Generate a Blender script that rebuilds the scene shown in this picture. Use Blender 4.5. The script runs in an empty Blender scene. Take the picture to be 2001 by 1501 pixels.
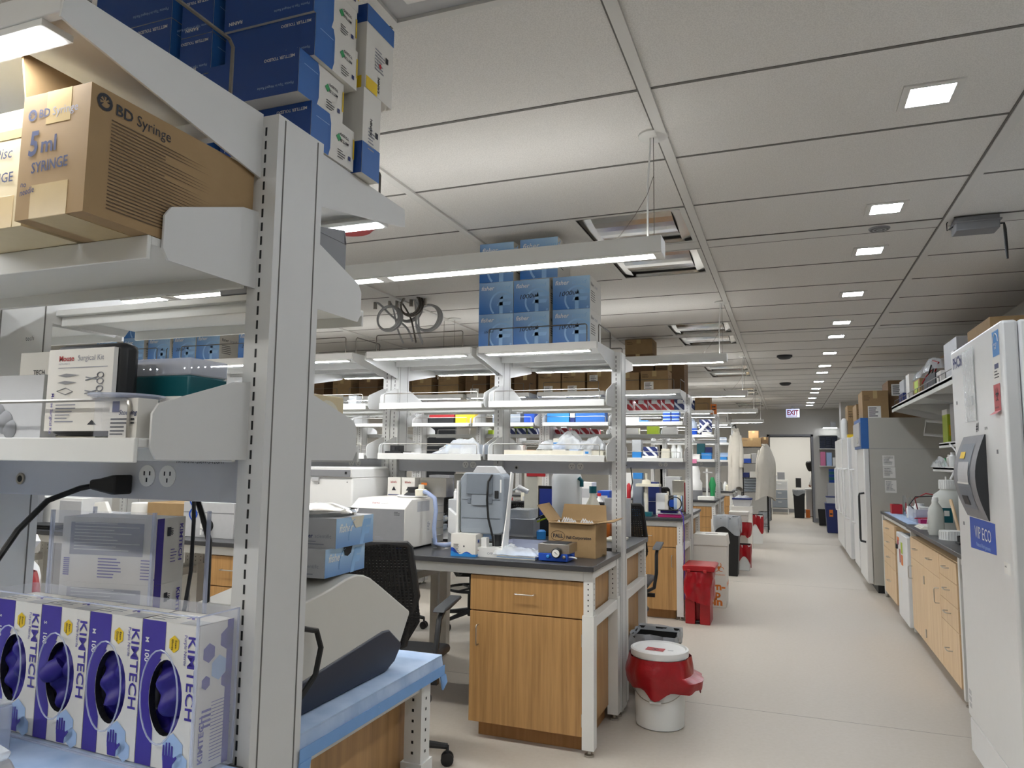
import bpy, math, random
from mathutils import Matrix, Vector
S = bpy.context.scene
COL = S.collection
PI = math.pi
# ---------------------------------------------------------------- camera, world, exposure
F_PX = 1412.9
cd = bpy.data.cameras.new('camera'); cam = bpy.data.objects.new('camera', cd); COL.objects.link(cam)
cd.sensor_fit = 'HORIZONTAL'; cd.sensor_width = 36.0; cd.lens = 36.0 * F_PX / 2001.0
cd.clip_start = 0.02; cd.clip_end = 100
def cam_matrix(yaw, pitch, roll, loc):
    fw = Vector((-math.sin(yaw)*math.cos(pitch), math.cos(yaw)*math.cos(pitch), math.sin(pitch)))
    rt = Vector((math.cos(yaw), math.sin(yaw), 0)); up = rt.cross(fw)
    r2 = math.cos(roll)*rt + math.sin(roll)*up; u2 = -math.sin(roll)*rt + math.cos(roll)*up
    m = Matrix((r2, u2, -fw)).transposed().to_4x4(); m.translation = loc
    return m
cam.matrix_world = cam_matrix(0.363237, 0.1028626, 0.0119416, Vector((0, 0, 1.44)))
S.camera = cam
S.view_settings.view_transform = 'Standard'; S.view_settings.look = 'None'
S.view_settings.gamma = 1.0; S.view_settings.use_curve_mapping = False
S.view_settings.exposure = 1.2
W = bpy.data.worlds.new('world'); S.world = W; W.use_nodes = True
W.node_tree.nodes['Background'].inputs[0].default_value = (0.8, 0.86, 1, 1)
W.node_tree.nodes['Background'].inputs[1].default_value = 0.25
E_PEND, E_UP, E_DOWN, E_LED, E_ROOM = 24.0, 3.0, 38.0, 22.0, 12.0

# ---------------------------------------------------------------- materials
def lin(c): return tuple((v/12.92 if v <= .04045 else ((v+.055)/1.055)**2.4) for v in c)
def rgb(h):
    if isinstance(h, str): h = tuple(int(h[i:i+2], 16)/255 for i in (0, 2, 4))
    return lin(h)
MATS = {}
def mat(name, col='888888', rough=.5, metal=0, emit=None, es=0, noise=.04, nscale=30, bump=0, alpha=1, trans=0, ior=1.45, col2=None, kind=None, coat=0):
    m = bpy.data.materials.new(name); m.use_nodes = True; nt = m.node_tree; b = nt.nodes['Principled BSDF']
    c = rgb(col); L = nt.links
    b.inputs['Roughness'].default_value = rough; b.inputs['Metallic'].default_value = metal
    b.inputs['Coat Weight'].default_value = coat
    tc = nt.nodes.new('ShaderNodeTexCoord')
    nz = nt.nodes.new('ShaderNodeTexNoise'); nz.inputs['Scale'].default_value = nscale; nz.inputs['Detail'].default_value = 3
    L.new(tc.outputs['Object'], nz.inputs['Vector'])
    mx = nt.nodes.new('ShaderNodeMix'); mx.data_type = 'RGBA'
    c2 = rgb(col2) if col2 else tuple(v*(1-noise*3) for v in c)
    mx.inputs[6].default_value = (*c, 1); mx.inputs[7].default_value = (*c2, 1)
    L.new(nz.outputs['Fac'], mx.inputs[0])
    if kind == 'wood':
        mp = nt.nodes.new('ShaderNodeMapping'); mp.inputs['Scale'].default_value = (1, 1, .035)
        L.new(tc.outputs['Object'], mp.inputs[0]); L.new(mp.outputs[0], nz.inputs['Vector'])
        nz.inputs['Scale'].default_value = nscale; nz.inputs['Detail'].default_value = 5; nz.inputs['Roughness'].default_value = .65
        rp = nt.nodes.new('ShaderNodeValToRGB'); rp.color_ramp.elements[0].position = .36; rp.color_ramp.elements[1].position = .66
        L.new(nz.outputs['Fac'], rp.inputs[0]); L.new(rp.outputs[0], mx.inputs[0])
    if kind == 'speckle':
        rp = nt.nodes.new('ShaderNodeValToRGB'); rp.color_ramp.elements[0].position = .42; rp.color_ramp.elements[1].position = .6
        L.new(nz.outputs['Fac'], rp.inputs[0]); L.new(rp.outputs[0], mx.inputs[0])
    if kind == 'stripes':      # diagonal printed dashes
        wv = nt.nodes.new('ShaderNodeTexWave'); wv.wave_type = 'BANDS'; wv.bands_direction = 'DIAGONAL'
        wv.inputs['Scale'].default_value = nscale; wv.inputs['Distortion'].default_value = 0
        L.new(tc.outputs['Object'], wv.inputs['Vector'])
        rp = nt.nodes.new('ShaderNodeValToRGB'); rp.color_ramp.elements[0].position = .72; rp.color_ramp.elements[1].position = .8
        L.new(wv.outputs['Fac'], rp.inputs[0]); L.new(rp.outputs[0], mx.inputs[0])
    if kind == 'print':        # printed gradient of the packaging: from col low-left to col2 high-right
        sp = nt.nodes.new('ShaderNodeSeparateXYZ'); L.new(tc.outputs['Generated'], sp.inputs[0])
        ad = nt.nodes.new('ShaderNodeMath'); ad.operation = 'MULTIPLY_ADD'; ad.inputs[1].default_value = .5
        L.new(sp.outputs[0], ad.inputs[0])
        m2 = nt.nodes.new('ShaderNodeMath'); m2.operation = 'MULTIPLY'; m2.inputs[1].default_value = .6
        L.new(sp.outputs[2], m2.inputs[0]); L.new(m2.outputs[0], ad.inputs[2])
        pw = nt.nodes.new('ShaderNodeMath'); pw.operation = 'POWER'; pw.inputs[1].default_value = 1.5; pw.use_clamp = True
        L.new(ad.outputs[0], pw.inputs[0]); L.new(pw.outputs[0], mx.inputs[0])
    L.new(mx.outputs[2], b.inputs['Base Color'])
    if bump:
        bp = nt.nodes.new('ShaderNodeBump'); bp.inputs['Strength'].default_value = bump; bp.inputs['Distance'].default_value = .004
        L.new(nz.outputs['Fac'], bp.inputs['Height']); L.new(bp.outputs[0], b.inputs['Normal'])
    if emit:
        b.inputs['Emission Color'].default_value = (*rgb(emit), 1); b.inputs['Emission Strength'].default_value = es
    if alpha < 1: b.inputs['Alpha'].default_value = alpha
    if trans: b.inputs['Transmission Weight'].default_value = trans; b.inputs['IOR'].default_value = ior
    MATS[name] = m
    return m
mat('white', 'dcdcd8', .38, noise=.01)
mat('white2', 'e4e4e2', .5, noise=.01)
mat('plate', 'd2d2d0', .42, noise=.01)
mat('beamgrey', 'c2c4ca', .4, noise=.01)
mat('dark', '101010', .6)
mat('black', '17181a', .5)
mat('blackgloss', '0d0d0f', .25)
mat('charcoal', '2b2d30', .55)
mat('mesh_fabric', '141414', .8)
mat('steel', 'b8b5ae', .28, metal=1, noise=.02)
mat('chrome', 'd8d8d8', .12, metal=1, noise=.01)
mat('alu', 'd5d4d0', .2, metal=1, noise=.03, nscale=6)
mat('wire', '77736d', .35, metal=1)
mat('worktop', '3d3e41', .33, noise=.08, nscale=60)
mat('wood', 'b98f5b', .42, col2='9c7546', kind='wood', nscale=42)
mat('woodedge', 'a87a48', .45, col2='96693a', kind='wood', nscale=30)
mat('woodlight', 'e2c69f', .42, col2='d2b288', kind='wood', nscale=42)
mat('card', 'a2865f', .75, col2='957953', nscale=25)
mat('cardlight', 'd8c9a6', .75, col2='cdbb95', nscale=25)
mat('carddark', '7b6044', .8, col2='70573c', nscale=25)
mat('tape', 'c3ab7c', .22)
mat('ink', '1c1e28', .6)
mat('inkblue', '24305c', .6)
mat('inkbrown', '5a4630', .7)
mat('greyprint', '8d8f9a', .6)
mat('paper', 'e9e8e3', .6, noise=.01)
mat('box_white', 'dedbd4', .5, noise=.01)
mat('blue', '1d66b4', .4, col2='a9cbe8', kind='print')
mat('bluef', '8fbbe6', .45)
mat('mtblue', '0d4390', .4, col2='0a3a84', nscale=6)
mat('mtblue2', '2c68b0', .4, col2='265fa6', nscale=6)
mat('yellow', 'e8c423', .5)
mat('orange', 'e07a28', .5)
mat('red', 'b8202a', .4)
mat('redbag', 'a8121f', .28, bump=.8, nscale=22, noise=.12)
mat('redbin', 'a61c22', .4)
mat('redbox', 'b5232c', .45, col2='e9dedd', kind='stripes', nscale=7)
mat('navybox', '1d2c66', .45, col2='e4e6ee', kind='stripes', nscale=7)
mat('navy', '1b2a66', .45)
mat('royal', '1a4fb8', .4)
mat('skyblue', '2f86cf', .4)
mat('teal', '0a5c66', .4)
mat('lime', 'b4cc2e', .45)
mat('green', '20a046', .45)
mat('purple', '43349c', .45, noise=.08)
mat('glove', '2e2190', .5, bump=.9, nscale=16, noise=.15)
mat('magenta', 'b0246c', .4)
mat('pink', 'd77ca2', .5)
mat('lightblue', 'a9c4e8', .6)
mat('pad', 'c3d3e8', .85, bump=.35, nscale=14, noise=.05, col2='86a4cc')
mat('ivory', 'cdcac1', .45, noise=.01)
mat('tubeblue', 'a8b8dc', .12, alpha=.7, noise=.02)
mat('padtape', '79a6dc', .6)
mat('bluegrey', '8b939c', .45)
mat('bluegrey2', '727a84', .45)
mat('midgrey', '85868a', .5)
mat('lightgrey', 'b9babc', .45)
mat('freezer', 'e0e1e0', .35, metal=.15, noise=.01)
mat('freezer_side', 'b6b4ab', .45, noise=.01)
mat('freezer_white', 'e3e4e4', .3, noise=.01)
mat('navyplastic', '1b2338', .4)
mat('cable', '0c0c0d', .45)
mat('cloth', 'cfcabf', .85, bump=.4, nscale=10, noise=.05)
mat('hair', '14100f', .6)
mat('skin', '8a5a44', .6)
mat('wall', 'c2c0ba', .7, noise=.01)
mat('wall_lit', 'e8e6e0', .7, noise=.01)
mat('tile', 'e0deda', .85, col2='d3d1cd', kind='speckle', nscale=220, bump=.15)
mat('tee', 'd6d5d1', .6, noise=.01)
mat('gap', '6f6d69', .8)
mat('floor', 'c1bab0', .5, col2='b6ae a1'.replace(' ', ''), nscale=45, coat=0)
mat('rubber', '2a2a2b', .7)
mat('cream', 'ddd8c6', .6)
mat('bottlewhite', 'e6e8e6', .35, noise=.01)
mat('hdpe', 'd9dcd6', .4, trans=.25, noise=.01)
mat('glass', 'f4fbff', .04, trans=1, ior=1.35, noise=0)
mat('acrylic', 'eef2ff', .03, alpha=.16, noise=0)
mat('acrylic_edge', 'cfd6ea', .1, alpha=.55, noise=0)
mat('bagclear', 'eef2f4', .18, alpha=.42, bump=1, nscale=30, noise=0)
mat('bagwhite', 'd9dde0', .15, alpha=.55, bump=1, nscale=34, noise=.03)
mat('liner', 'c9cfd4', .25, alpha=.62, bump=1, nscale=24, noise=.03)
mat('lamp', 'ffffff', .5, emit='fffdf8', es=E_PEND)
mat('lamp_up', 'ffffff', .5, emit='fffdf8', es=E_UP)
mat('lamp_down', 'ffffff', .5, emit='eef5ff', es=E_DOWN)
mat('led', 'ffffff', .5, emit='f4f8ff', es=E_LED)
mat('lamp_room', 'ffffff', .5, emit='fffdf8', es=E_ROOM)
mat('sign', 'dfe6ff', .4, emit='c8d2ff', es=.28)
mat('signred', '8c1026', .4, emit='8c1026', es=.04)
mat('screen', '1c2a66', .2, emit='2a3f9a', es=.12)
mat('led_green', '30a060', .4)

# ---------------------------------------------------------------- mesh builder
_txt = {}
def text_geo(s, bold=0, shear=0):
    k = (s, bold, shear)
    if k not in _txt:
        c = bpy.data.curves.new('t', 'FONT'); c.body = s; c.size = 1; c.offset = bold; c.shear = shear
        c.resolution_u = 2; c.align_x = 'LEFT'; c.align_y = 'BOTTOM_BASELINE'
        o = bpy.data.objects.new('t', c); me = bpy.data.meshes.new_from_object(o)
        vs = [tuple(v.co) for v in me.vertices]; fs = [tuple(p.vertices) for p in me.polygons]
        bpy.data.objects.remove(o); bpy.data.curves.remove(c); bpy.data.meshes.remove(me)
        _txt[k] = (vs, fs, max([v[0] for v in vs], default=0))
    return _txt[k]
FACE = {  # orientation frames for writing: right, up
    '-y': ((1, 0, 0), (0, 0, 1)), '+y': ((-1, 0, 0), (0, 0, 1)), '+x': ((0, 1, 0), (0, 0, 1)), '-x': ((0, -1, 0), (0, 0, 1)),
    '+z': ((1, 0, 0), (0, 1, 0)), '-z': ((1, 0, 0), (0, -1, 0))}
class MB:
    def __init__(s): s.v = []; s.f = []; s.mi = []; s.m = []; s.M = Matrix()
    def k(s, name):
        if name not in s.m: s.m.append(name)
        return s.m.index(name)
    def add(s, vs, fs, mt):
        o = len(s.v); i = s.k(mt)
        for v in vs: s.v.append(tuple(s.M @ Vector(v)))
        for f in fs: s.f.append(tuple(o+a for a in f)); s.mi.append(i)
    def box(s, x0, x1, y0, y1, z0, z1, mt='white'):
        s.add([(x0,y0,z0),(x1,y0,z0),(x1,y1,z0),(x0,y1,z0),(x0,y0,z1),(x1,y0,z1),(x1,y1,z1),(x0,y1,z1)],
              [(0,3,2,1),(4,5,6,7),(0,1,5,4),(1,2,6,5),(2,3,7,6),(3,0,4,7)], mt); return s
    def quad(s, pts, mt): s.add(pts, [tuple(range(len(pts)))], mt); return s
    def prism(s, pts, ax, a0, a1, mt):   # pts 2D in the other two axes (x: (y,z); y: (x,z); z: (x,y))
        def p(u, w, a): return {'x': (a, u, w), 'y': (u, a, w), 'z': (u, w, a)}[ax]
        n = len(pts); vs = [p(u, w, a0) for u, w in pts] + [p(u, w, a1) for u, w in pts]
        fs = [tuple(range(n))[::-1], tuple(range(n, 2*n))] + [(i, (i+1) % n, n+(i+1) % n, n+i) for i in range(n)]
        if ax == 'y': fs = [f[::-1] for f in fs]
        s.add(vs, fs, mt); return s
    def lathe(s, cx, cy, prof, mt, n=20, cap=True):
        vs = []; fs = []
        for r, z in prof:
            for i in range(n): a = 2*PI*i/n; vs.append((cx+r*math.cos(a), cy+r*math.sin(a), z))
        for j in range(len(prof)-1):
            for i in range(n): fs.append((j*n+i, j*n+(i+1) % n, (j+1)*n+(i+1) % n, (j+1)*n+i))
        if cap: fs.append(tuple(range(n))[::-1]); fs.append(tuple((len(prof)-1)*n+i for i in range(n)))
        s.add(vs, fs, mt); return s
    def tube(s, pts, r, mt, n=8, closed=False):
        P = [Vector(p) for p in pts]; vs = []; fs = []; m = len(P); nrm = None
        for j, p in enumerate(P):
            if closed: t = (P[(j+1) % m]-P[j-1])
            else: t = (P[min(j+1, m-1)]-P[max(j-1, 0)])
            t = t.normalized() if t.length > 1e-9 else Vector((0, 0, 1))
            if nrm is None:
                nrm = t.cross(Vector((0, 0, 1)) if abs(t.z) < .9 else Vector((1, 0, 0))).normalized()
            nrm = (nrm - t*nrm.dot(t)).normalized(); b = t.cross(nrm)
            rr = r[j] if isinstance(r, (list, tuple)) else r
            for i in range(n): a = 2*PI*i/n; vs.append(tuple(p + rr*(math.cos(a)*nrm + math.sin(a)*b)))
        for j in range(m if closed else m-1):
            k = (j+1) % m
            for i in range(n): fs.append((j*n+i, j*n+(i+1) % n, k*n+(i+1) % n, k*n+i))
        if not closed: fs.append(tuple(range(n))[::-1]); fs.append(tuple((m-1)*n+i for i in range(n)))
        s.add(vs, fs, mt); return s
    def text(s, t, size, org, face, mt, bold=0, shear=0, rot=0, sx=1, width=None, flip=False):
        vs, fs, w = text_geo(t, bold, shear)
        if width: sx = width/(w*size)
        R, U = (Vector(a) for a in FACE[face]); O = Vector(org)
        c, sn = math.cos(rot), math.sin(rot); R2 = R*c+U*sn; U2 = -R*sn+U*c
        s.add([tuple(O+R2*(v[0]*size*sx)+U2*(v[1]*size)) for v in vs], fs, mt); return s
    def lines(s, org, face, w, n, pitch, h, mt, seed=1, rot=0):      # rows of tiny illegible print
        R, U = (Vector(a) for a in FACE[face]); O = Vector(org); rn = random.Random(seed)
        c, sn = math.cos(rot), math.sin(rot); R, U = R*c+U*sn, -R*sn+U*c
        for i in range(n):
            ww = w*rn.uniform(.55, 1); o = O-U*(i*pitch)
            s.quad([tuple(o), tuple(o+R*ww), tuple(o+R*ww+U*h), tuple(o+U*h)], mt)
        return s
    def rect(s, org, face, w, h, mt):
        R, U = (Vector(a) for a in FACE[face]); O = Vector(org)
        s.quad([tuple(O), tuple(O+R*w), tuple(O+R*w+U*h), tuple(O+U*h)], mt); return s
    def mesh(s, name, smooth=True):
        me = bpy.data.meshes.new(name); me.from_pydata(s.v, [], s.f)
        for m in s.m: me.materials.append(MATS[m])
        me.polygons.foreach_set('material_index', s.mi)
        if smooth:
            me.polygons.foreach_set('use_smooth', [True]*len(s.f)); me.update(); me.set_sharp_from_angle(angle=.7)
        me.update(); return me
    def build(s, name, parent=None, label=None, bevel=0, cat=None, group=None, kind=None, loc=None, rz=0, seg=2):
        o = bpy.data.objects.new(name, s.mesh(name)); COL.objects.link(o)
        if parent is not None: o.parent = parent
        if loc: o.location = loc
        if rz: o.rotation_euler[2] = rz
        if bevel:
            b = o.modifiers.new('b', 'BEVEL'); b.width = bevel; b.segments = seg; b.limit_method = 'ANGLE'; b.angle_limit = .6
        tag(o, label, cat, group, kind)
        return o
def tag(o, label=None, cat=None, group=None, kind=None):
    if label: o['label'] = label
    if cat: o['category'] = cat
    if group: o['group'] = group
    if kind: o['kind'] = kind
    return o
def thing(name, label, cat, loc=(0, 0, 0), rz=0, group=None):
    o = bpy.data.objects.new(name, None); COL.objects.link(o); o.location = loc; o.rotation_euler[2] = rz
    o.empty_display_size = .05
    return tag(o, label, cat, group)
KIDS = {}
def kids(o):
    return [c for c in bpy.data.objects if c.parent == o]
def dup(root, loc, rz=0, label=None, group=None, scale=None):
    if root.name not in KIDS: KIDS[root.name] = [(c, kids(c)) for c in kids(root)]
    r = root.copy(); COL.objects.link(r); r.location = loc; r.rotation_euler[2] = rz
    if scale: r.scale = scale
    if label: r['label'] = label
    if group: r['group'] = group
    for c, g in KIDS[root.name]:
        d = c.copy(); COL.objects.link(d); d.parent = r
        for e in g: f = e.copy(); COL.objects.link(f); f.parent = d
    return r
def one(mb, name, label, cat, loc=(0, 0, 0), rz=0, group=None, bevel=0, seg=2):
    return mb.build(name, None, label, bevel, cat, group, None, loc, rz, seg)
def arc(cx, cy, r, a0, a1, n): return [(cx+r*math.cos(a0+(a1-a0)*i/n), cy+r*math.sin(a0+(a1-a0)*i/n)) for i in range(n+1)]
ORD = ['nearest', 'second', 'third', 'fourth', 'fifth']

# ---------------------------------------------------------------- the room
ZC = 2.74; PER = 3.26; XL, XR, YB, YE = -7.0, 1.80, -2.2, 19.08
m = MB(); m.box(XL, XR, YB, YE, -.06, 0, 'floor'); m.box(-3, 3, YE, 22.6, -.06, 0, 'floor')
m.build('floor', kind='structure')
m = MB()
for y in (4.6, 9.3, 14.0): m.box(XL, XR, y, y+.0015, .0001, .0006, 'gap')
m.build('trim_1', kind='structure')
xs = [-.435 + 1.265*k for k in range(-6, 3)]; xs = [x for x in xs if XL < x < XR]
ys = []
for k in range(-2, 6):
    b = 4.30 + PER*k
    for j in range(6): ys.append(b+.14+j*.624)
troff = []
for k in range(-2, 5):
    for (a, bb) in ((3.68, 4.30), (4.44, 5.06)):
        troff.append((-1.08, -.46, a+PER*k, bb+PER*k))
troff = [t for t in troff if t[2] > YB+.1 and t[3] < YE-.1]
m = MB(); gx = sorted(set([XL, XR, -1.08, -.46])); gy = sorted(set([YB, YE] + [v for t in troff for v in t[2:]]))
for i in range(len(gx)-1):
    for j in range(len(gy)-1):
        if i == 1 and any(abs(gy[j]-t[2]) < 1e-6 for t in troff): continue
        m.quad([(gx[i], gy[j], ZC), (gx[i], gy[j+1], ZC), (gx[i+1], gy[j+1], ZC), (gx[i+1], gy[j], ZC)], 'tile')
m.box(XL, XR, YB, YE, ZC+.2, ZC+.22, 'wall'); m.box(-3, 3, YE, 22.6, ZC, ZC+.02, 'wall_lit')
m.build('ceiling', kind='structure')
m = MB()
for y in ys:
    if YB < y < YE-.02: m.box(XL, XR, y-.007, y+.007, ZC-.002, ZC-.0004, 'gap')
for k in range(-2, 6):
    y = 4.30+PER*k
    if y+.15 < YE and y > YB:
        m.box(XL, -1.08, y, y+.14, ZC-.004, ZC-.0004, 'tee'); m.box(-.46, XR, y, y+.14, ZC-.004, ZC-.0004, 'tee')
        m.box(-1.08, -.46, y, y+.14, ZC-.004, ZC-.0004, 'tee')
        m.box(XL, XR, y-.006, y, ZC-.005, ZC-.0004, 'gap'); m.box(XL, XR, y+.14, y+.146, ZC-.005, ZC-.0004, 'gap')
for x in xs:
    m.box(x-.02, x+.02, YB, YE, ZC-.012, ZC-.0004, 'tee'); m.box(x-.027, x-.02, YB, YE, ZC-.007, ZC-.0004, 'gap')
m.build('trim_2', kind='structure')
DX0, DX1, DZ = -.41, .55, 2.06
m = MB(); m.box(XL, DX0, YE, YE+.12, 0, ZC, 'wall'); m.box(DX1, XR, YE, YE+.12, 0, ZC, 'wall'); m.box(DX0, DX1, YE, YE+.12, DZ, ZC, 'wall')
m.build('wall_end', kind='structure')
m = MB()
m.box(DX0-.05, DX0, YE-.02, YE+.14, 0, DZ+.05, 'midgrey'); m.box(DX1, DX1+.05, YE-.02, YE+.14, 0, DZ+.05, 'midgrey')
m.box(DX0-.05, DX1+.05, YE-.02, YE+.14, DZ, DZ+.05, 'midgrey')
m.box(DX0, DX0+.012, YE+.14, YE+.16, 0, DZ, 'black'); m.box(DX1-.012, DX1, YE+.14, YE+.16, 0, DZ, 'black'); m.box(DX0, DX1, YE+.14, YE+.16, DZ-.012, DZ, 'black')
m.build('door_1', kind='structure')
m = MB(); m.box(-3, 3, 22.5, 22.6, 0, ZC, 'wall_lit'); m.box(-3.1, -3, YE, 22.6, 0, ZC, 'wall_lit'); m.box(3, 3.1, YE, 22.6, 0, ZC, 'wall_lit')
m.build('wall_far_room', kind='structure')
m = MB(); m.box(XR, XR+.1, YB, YE, 0, ZC, 'wall'); m.box(1.1, XR, 17.0, 17.5, 0, ZC, 'wall')
m.build('wall_right', kind='structure')
m = MB(); m.box(XL-.1, XL, YB, YE, 0, ZC, 'wall'); m.build('wall_left', kind='structure')
m = MB(); m.box(XL, XR, YB-.1, YB, 0, ZC, 'wall'); m.build('wall_rear', kind='structure')
m = MB(); m.box(DX1+.05, XR, YE-.012, YE, 0, .1, 'midgrey'); m.box(XL, DX0-.05, YE-.012, YE, 0, .1, 'midgrey'); m.build('baseboard_end', kind='structure')
m = MB(); m.box(-3, 3, 22.488, 22.5, 0, .1, 'midgrey'); m.build('baseboard_far_room', kind='structure')

# ---------------------------------------------------------------- ceiling fittings
DOWN = [2.80+PER*k for k in range(-1, 5)] + [4.03+PER*k for k in range(-1, 5)] + [4.83+PER*k for k in range(-2, 5)]
DOWN = sorted(y for y in DOWN if -1.5 < y < 18.6)
proto = thing('square_downlight', 'x', 'ceiling light', (.505, DOWN[0], ZC))
MB().box(-.095, .095, -.095, -.07, -.006, 0, 'tee').box(-.095, .095, .07, .095, -.006, 0, 'tee').box(-.095, -.07, -.07, .07, -.006, 0, 'tee').box(.07, .095, -.07, .07, -.006, 0, 'tee').build('frame', proto)
MB().box(-.07, .07, -.07, .07, -.0035, -.001, 'lamp_down').build('diffuser', proto)
DN = ['lit square downlight, %s along the aisle ceiling' % s for s in
      ('behind the viewpoint', 'second behind the viewpoint', 'just beyond the top edge')]
cnt = 0; vis = [y for y in DOWN if y > 2.5]
ORDN = ['nearest', 'second', 'third', 'fourth', 'fifth', 'sixth', 'seventh', 'eighth', 'ninth', 'tenth', 'eleventh', 'twelfth', 'thirteenth', 'fourteenth', 'fifteenth', 'sixteenth']
for i, y in enumerate(DOWN):
    lab = ('lit square ceiling downlight, %s in the row above the aisle' % ORDN[vis.index(y)]) if y in vis else 'lit square ceiling downlight above and behind the camera'
    if i == 0: proto['label'] = lab; proto['group'] = 'square downlights above the aisle'
    else: dup(proto, (.505, y, ZC), 0, lab, 'square downlights above the aisle')
# switched off recessed fittings with polished reflectors
proto = thing('recessed_troffer', 'x', 'ceiling light', (0, 0, ZC), group='unlit troffers above the bench ends')
mm = MB(); w = .31
mm.box(-w, w, -w, -w+.01, 0, .12, 'alu').box(-w, w, w-.01, w, 0, .12, 'alu').box(-w, -w+.01, -w, w, 0, .12, 'alu').box(w-.01, w, -w, w, 0, .12, 'alu').box(-w, w, -w, w, .12, .125, 'dark')
mm.box(-w, w, -w, -w+.02, -.005, 0, 'tee').box(-w, w, w-.02, w, -.005, 0, 'tee').box(-w, -w+.03, -w, w, -.005, 0, 'tee').box(w-.03, w, -w, w, -.005, 0, 'tee')
mm.build('housing', proto)
mm = MB(); n = 8
for i in range(n):
    a0, a1 = i/n, (i+1)/n
    y0, y1 = -w+.12+a0*.46, -w+.12+a1*.46; z0, z1 = .002+.03*(2*a0-1)**2, .002+.03*(2*a1-1)**2
    mm.quad([(-w+.09, y0, z0), (-w+.09, y1, z1), (w-.09, y1, z1), (w-.09, y0, z0)], 'alu')
mm.quad([(-w+.02, -w+.1, .02), (-w+.02, w-.04, .02), (-w+.09, w-.04, .006), (-w+.09, -w+.12, .03)], 'alu')
mm.quad([(w-.09, -w+.12, .03), (w-.09, w-.04, .006), (w-.02, w-.04, .02), (w-.02, -w+.1, .02)], 'alu')
mm.build('reflector', proto)
first = True
tv = [t for t in troff if t[3] > 1.0]
for i, t in enumerate(troff):
    c = ((t[0]+t[1])/2, (t[2]+t[3])/2, ZC)
    lab = ('unlit recessed ceiling fitting with polished reflector, %s from the camera' % ORDN[tv.index(t)]) if t in tv else 'unlit recessed ceiling fitting behind the camera'
    if abs(t[2]-1.18) < .02: continue
    if first: proto.location = c; proto['label'] = lab; first = False
    else: dup(proto, c, 0, lab)
t = thing('ceiling_air_panel', 'pale grey square ceiling panel with a raised inner plate, top edge of the picture', 'ceiling panel', (-.77, 1.49, ZC))
MB().box(-.31, .31, -.31, .31, -.001, .001, 'lightgrey').box(-.31, .31, .285, .31, -.012, -.001, 'tee').box(-.31, -.285, -.31, .285, -.012, -.001, 'tee').box(.285, .31, -.31, .285, -.012, -.001, 'tee').box(-.285, .285, -.31, -.285, -.012, -.001, 'tee').build('frame', t)
MB().box(-.21, .21, -.21, .21, -.02, -.001, 'white2').build('inner_plate', t, bevel=.004)
# pendant bars across the bench aisles
def pendant(x1, ln, right):
    p = thing('pendant_light', 'x', 'pendant light', (x1, 2.8, 2.24), group='pendant light bars over the bench aisles')
    MB().box(-ln, 0, -.05, .05, .004, .07, 'white').box(-ln, 0, -.05, -.032, 0, .004, 'white').box(-ln, 0, .032, .05, 0, .004, 'white').box(-.035, 0, -.032, .032, 0, .004, 'white').box(-ln, -ln+.035, -.032, .032, 0, .004, 'white').box(-ln/2-.03, -ln/2+.03, -.032, .032, 0, .004, 'white').build('housing', p, bevel=.002)
    MB().box(-ln/2+.03, -.035, -.032, .032, .0008, .003, 'lamp').build('diffuser', p); MB().box(-ln+.035, -ln/2-.03, -.032, .032, .0008, .003, 'lamp').build('diffuser', p)
    MB().box(-ln+.05, -.05, -.03, .03, .0702, .0712, 'lamp_up').build('uplight_diffuser', p)
    for q, xx in enumerate((-.035, -ln+.05)):
        MB().tube([(xx, 0, .07), (xx, 0, .495)], .0015, 'wire', 6).build('suspension_cable', p)
        MB().lathe(xx, 0, [(.055, .488), (.06, .492), (.06, .5)], 'white', 24).build('ceiling_rose', p)
    if right:
        MB().tube([(-.047, 0, .488), (-.05, 0, .42), (-.06, 0, .3), (-.06, 0, .07)], .004, 'white2', 6).build('power_cord', p)
        MB().tube([(-.035, 0, .33), (-.06, -.01, .25), (-.11, -.01, .17), (-.17, 0, .1), (-.2, 0, .072)], .0012, 'wire', 5).build('looped_wire', p)
    return p
pr = pendant(-.435, 2.5, True); pl = pendant(-2.96, 2.5, False)
for k in range(-1, 5):
    nm = 'behind the camera' if k < 0 else 'over the %s bench aisle' % ORD[k]
    l1 = 'white suspended light bar %s, end section at the aisle' % nm; l2 = 'white suspended light bar %s, far section away from the main aisle' % nm
    y = 2.8+PER*k
    if k == 0: pr['label'] = l1; pl['label'] = l2
    else: dup(pr, (-.435, y, 2.24), 0, l1); dup(pl, (-2.96, y, 2.24), 0, l2)
# far room lamp
one(MB().box(-.6, .6, -.3, .3, -.06, 0, 'white').box(-.56, .56, -.26, .26, -.064, -.06, 'lamp_room'), 'ceiling_light', 'lit ceiling panel in the room beyond the doorway', 'ceiling light', (.1, 20.8, ZC))
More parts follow.
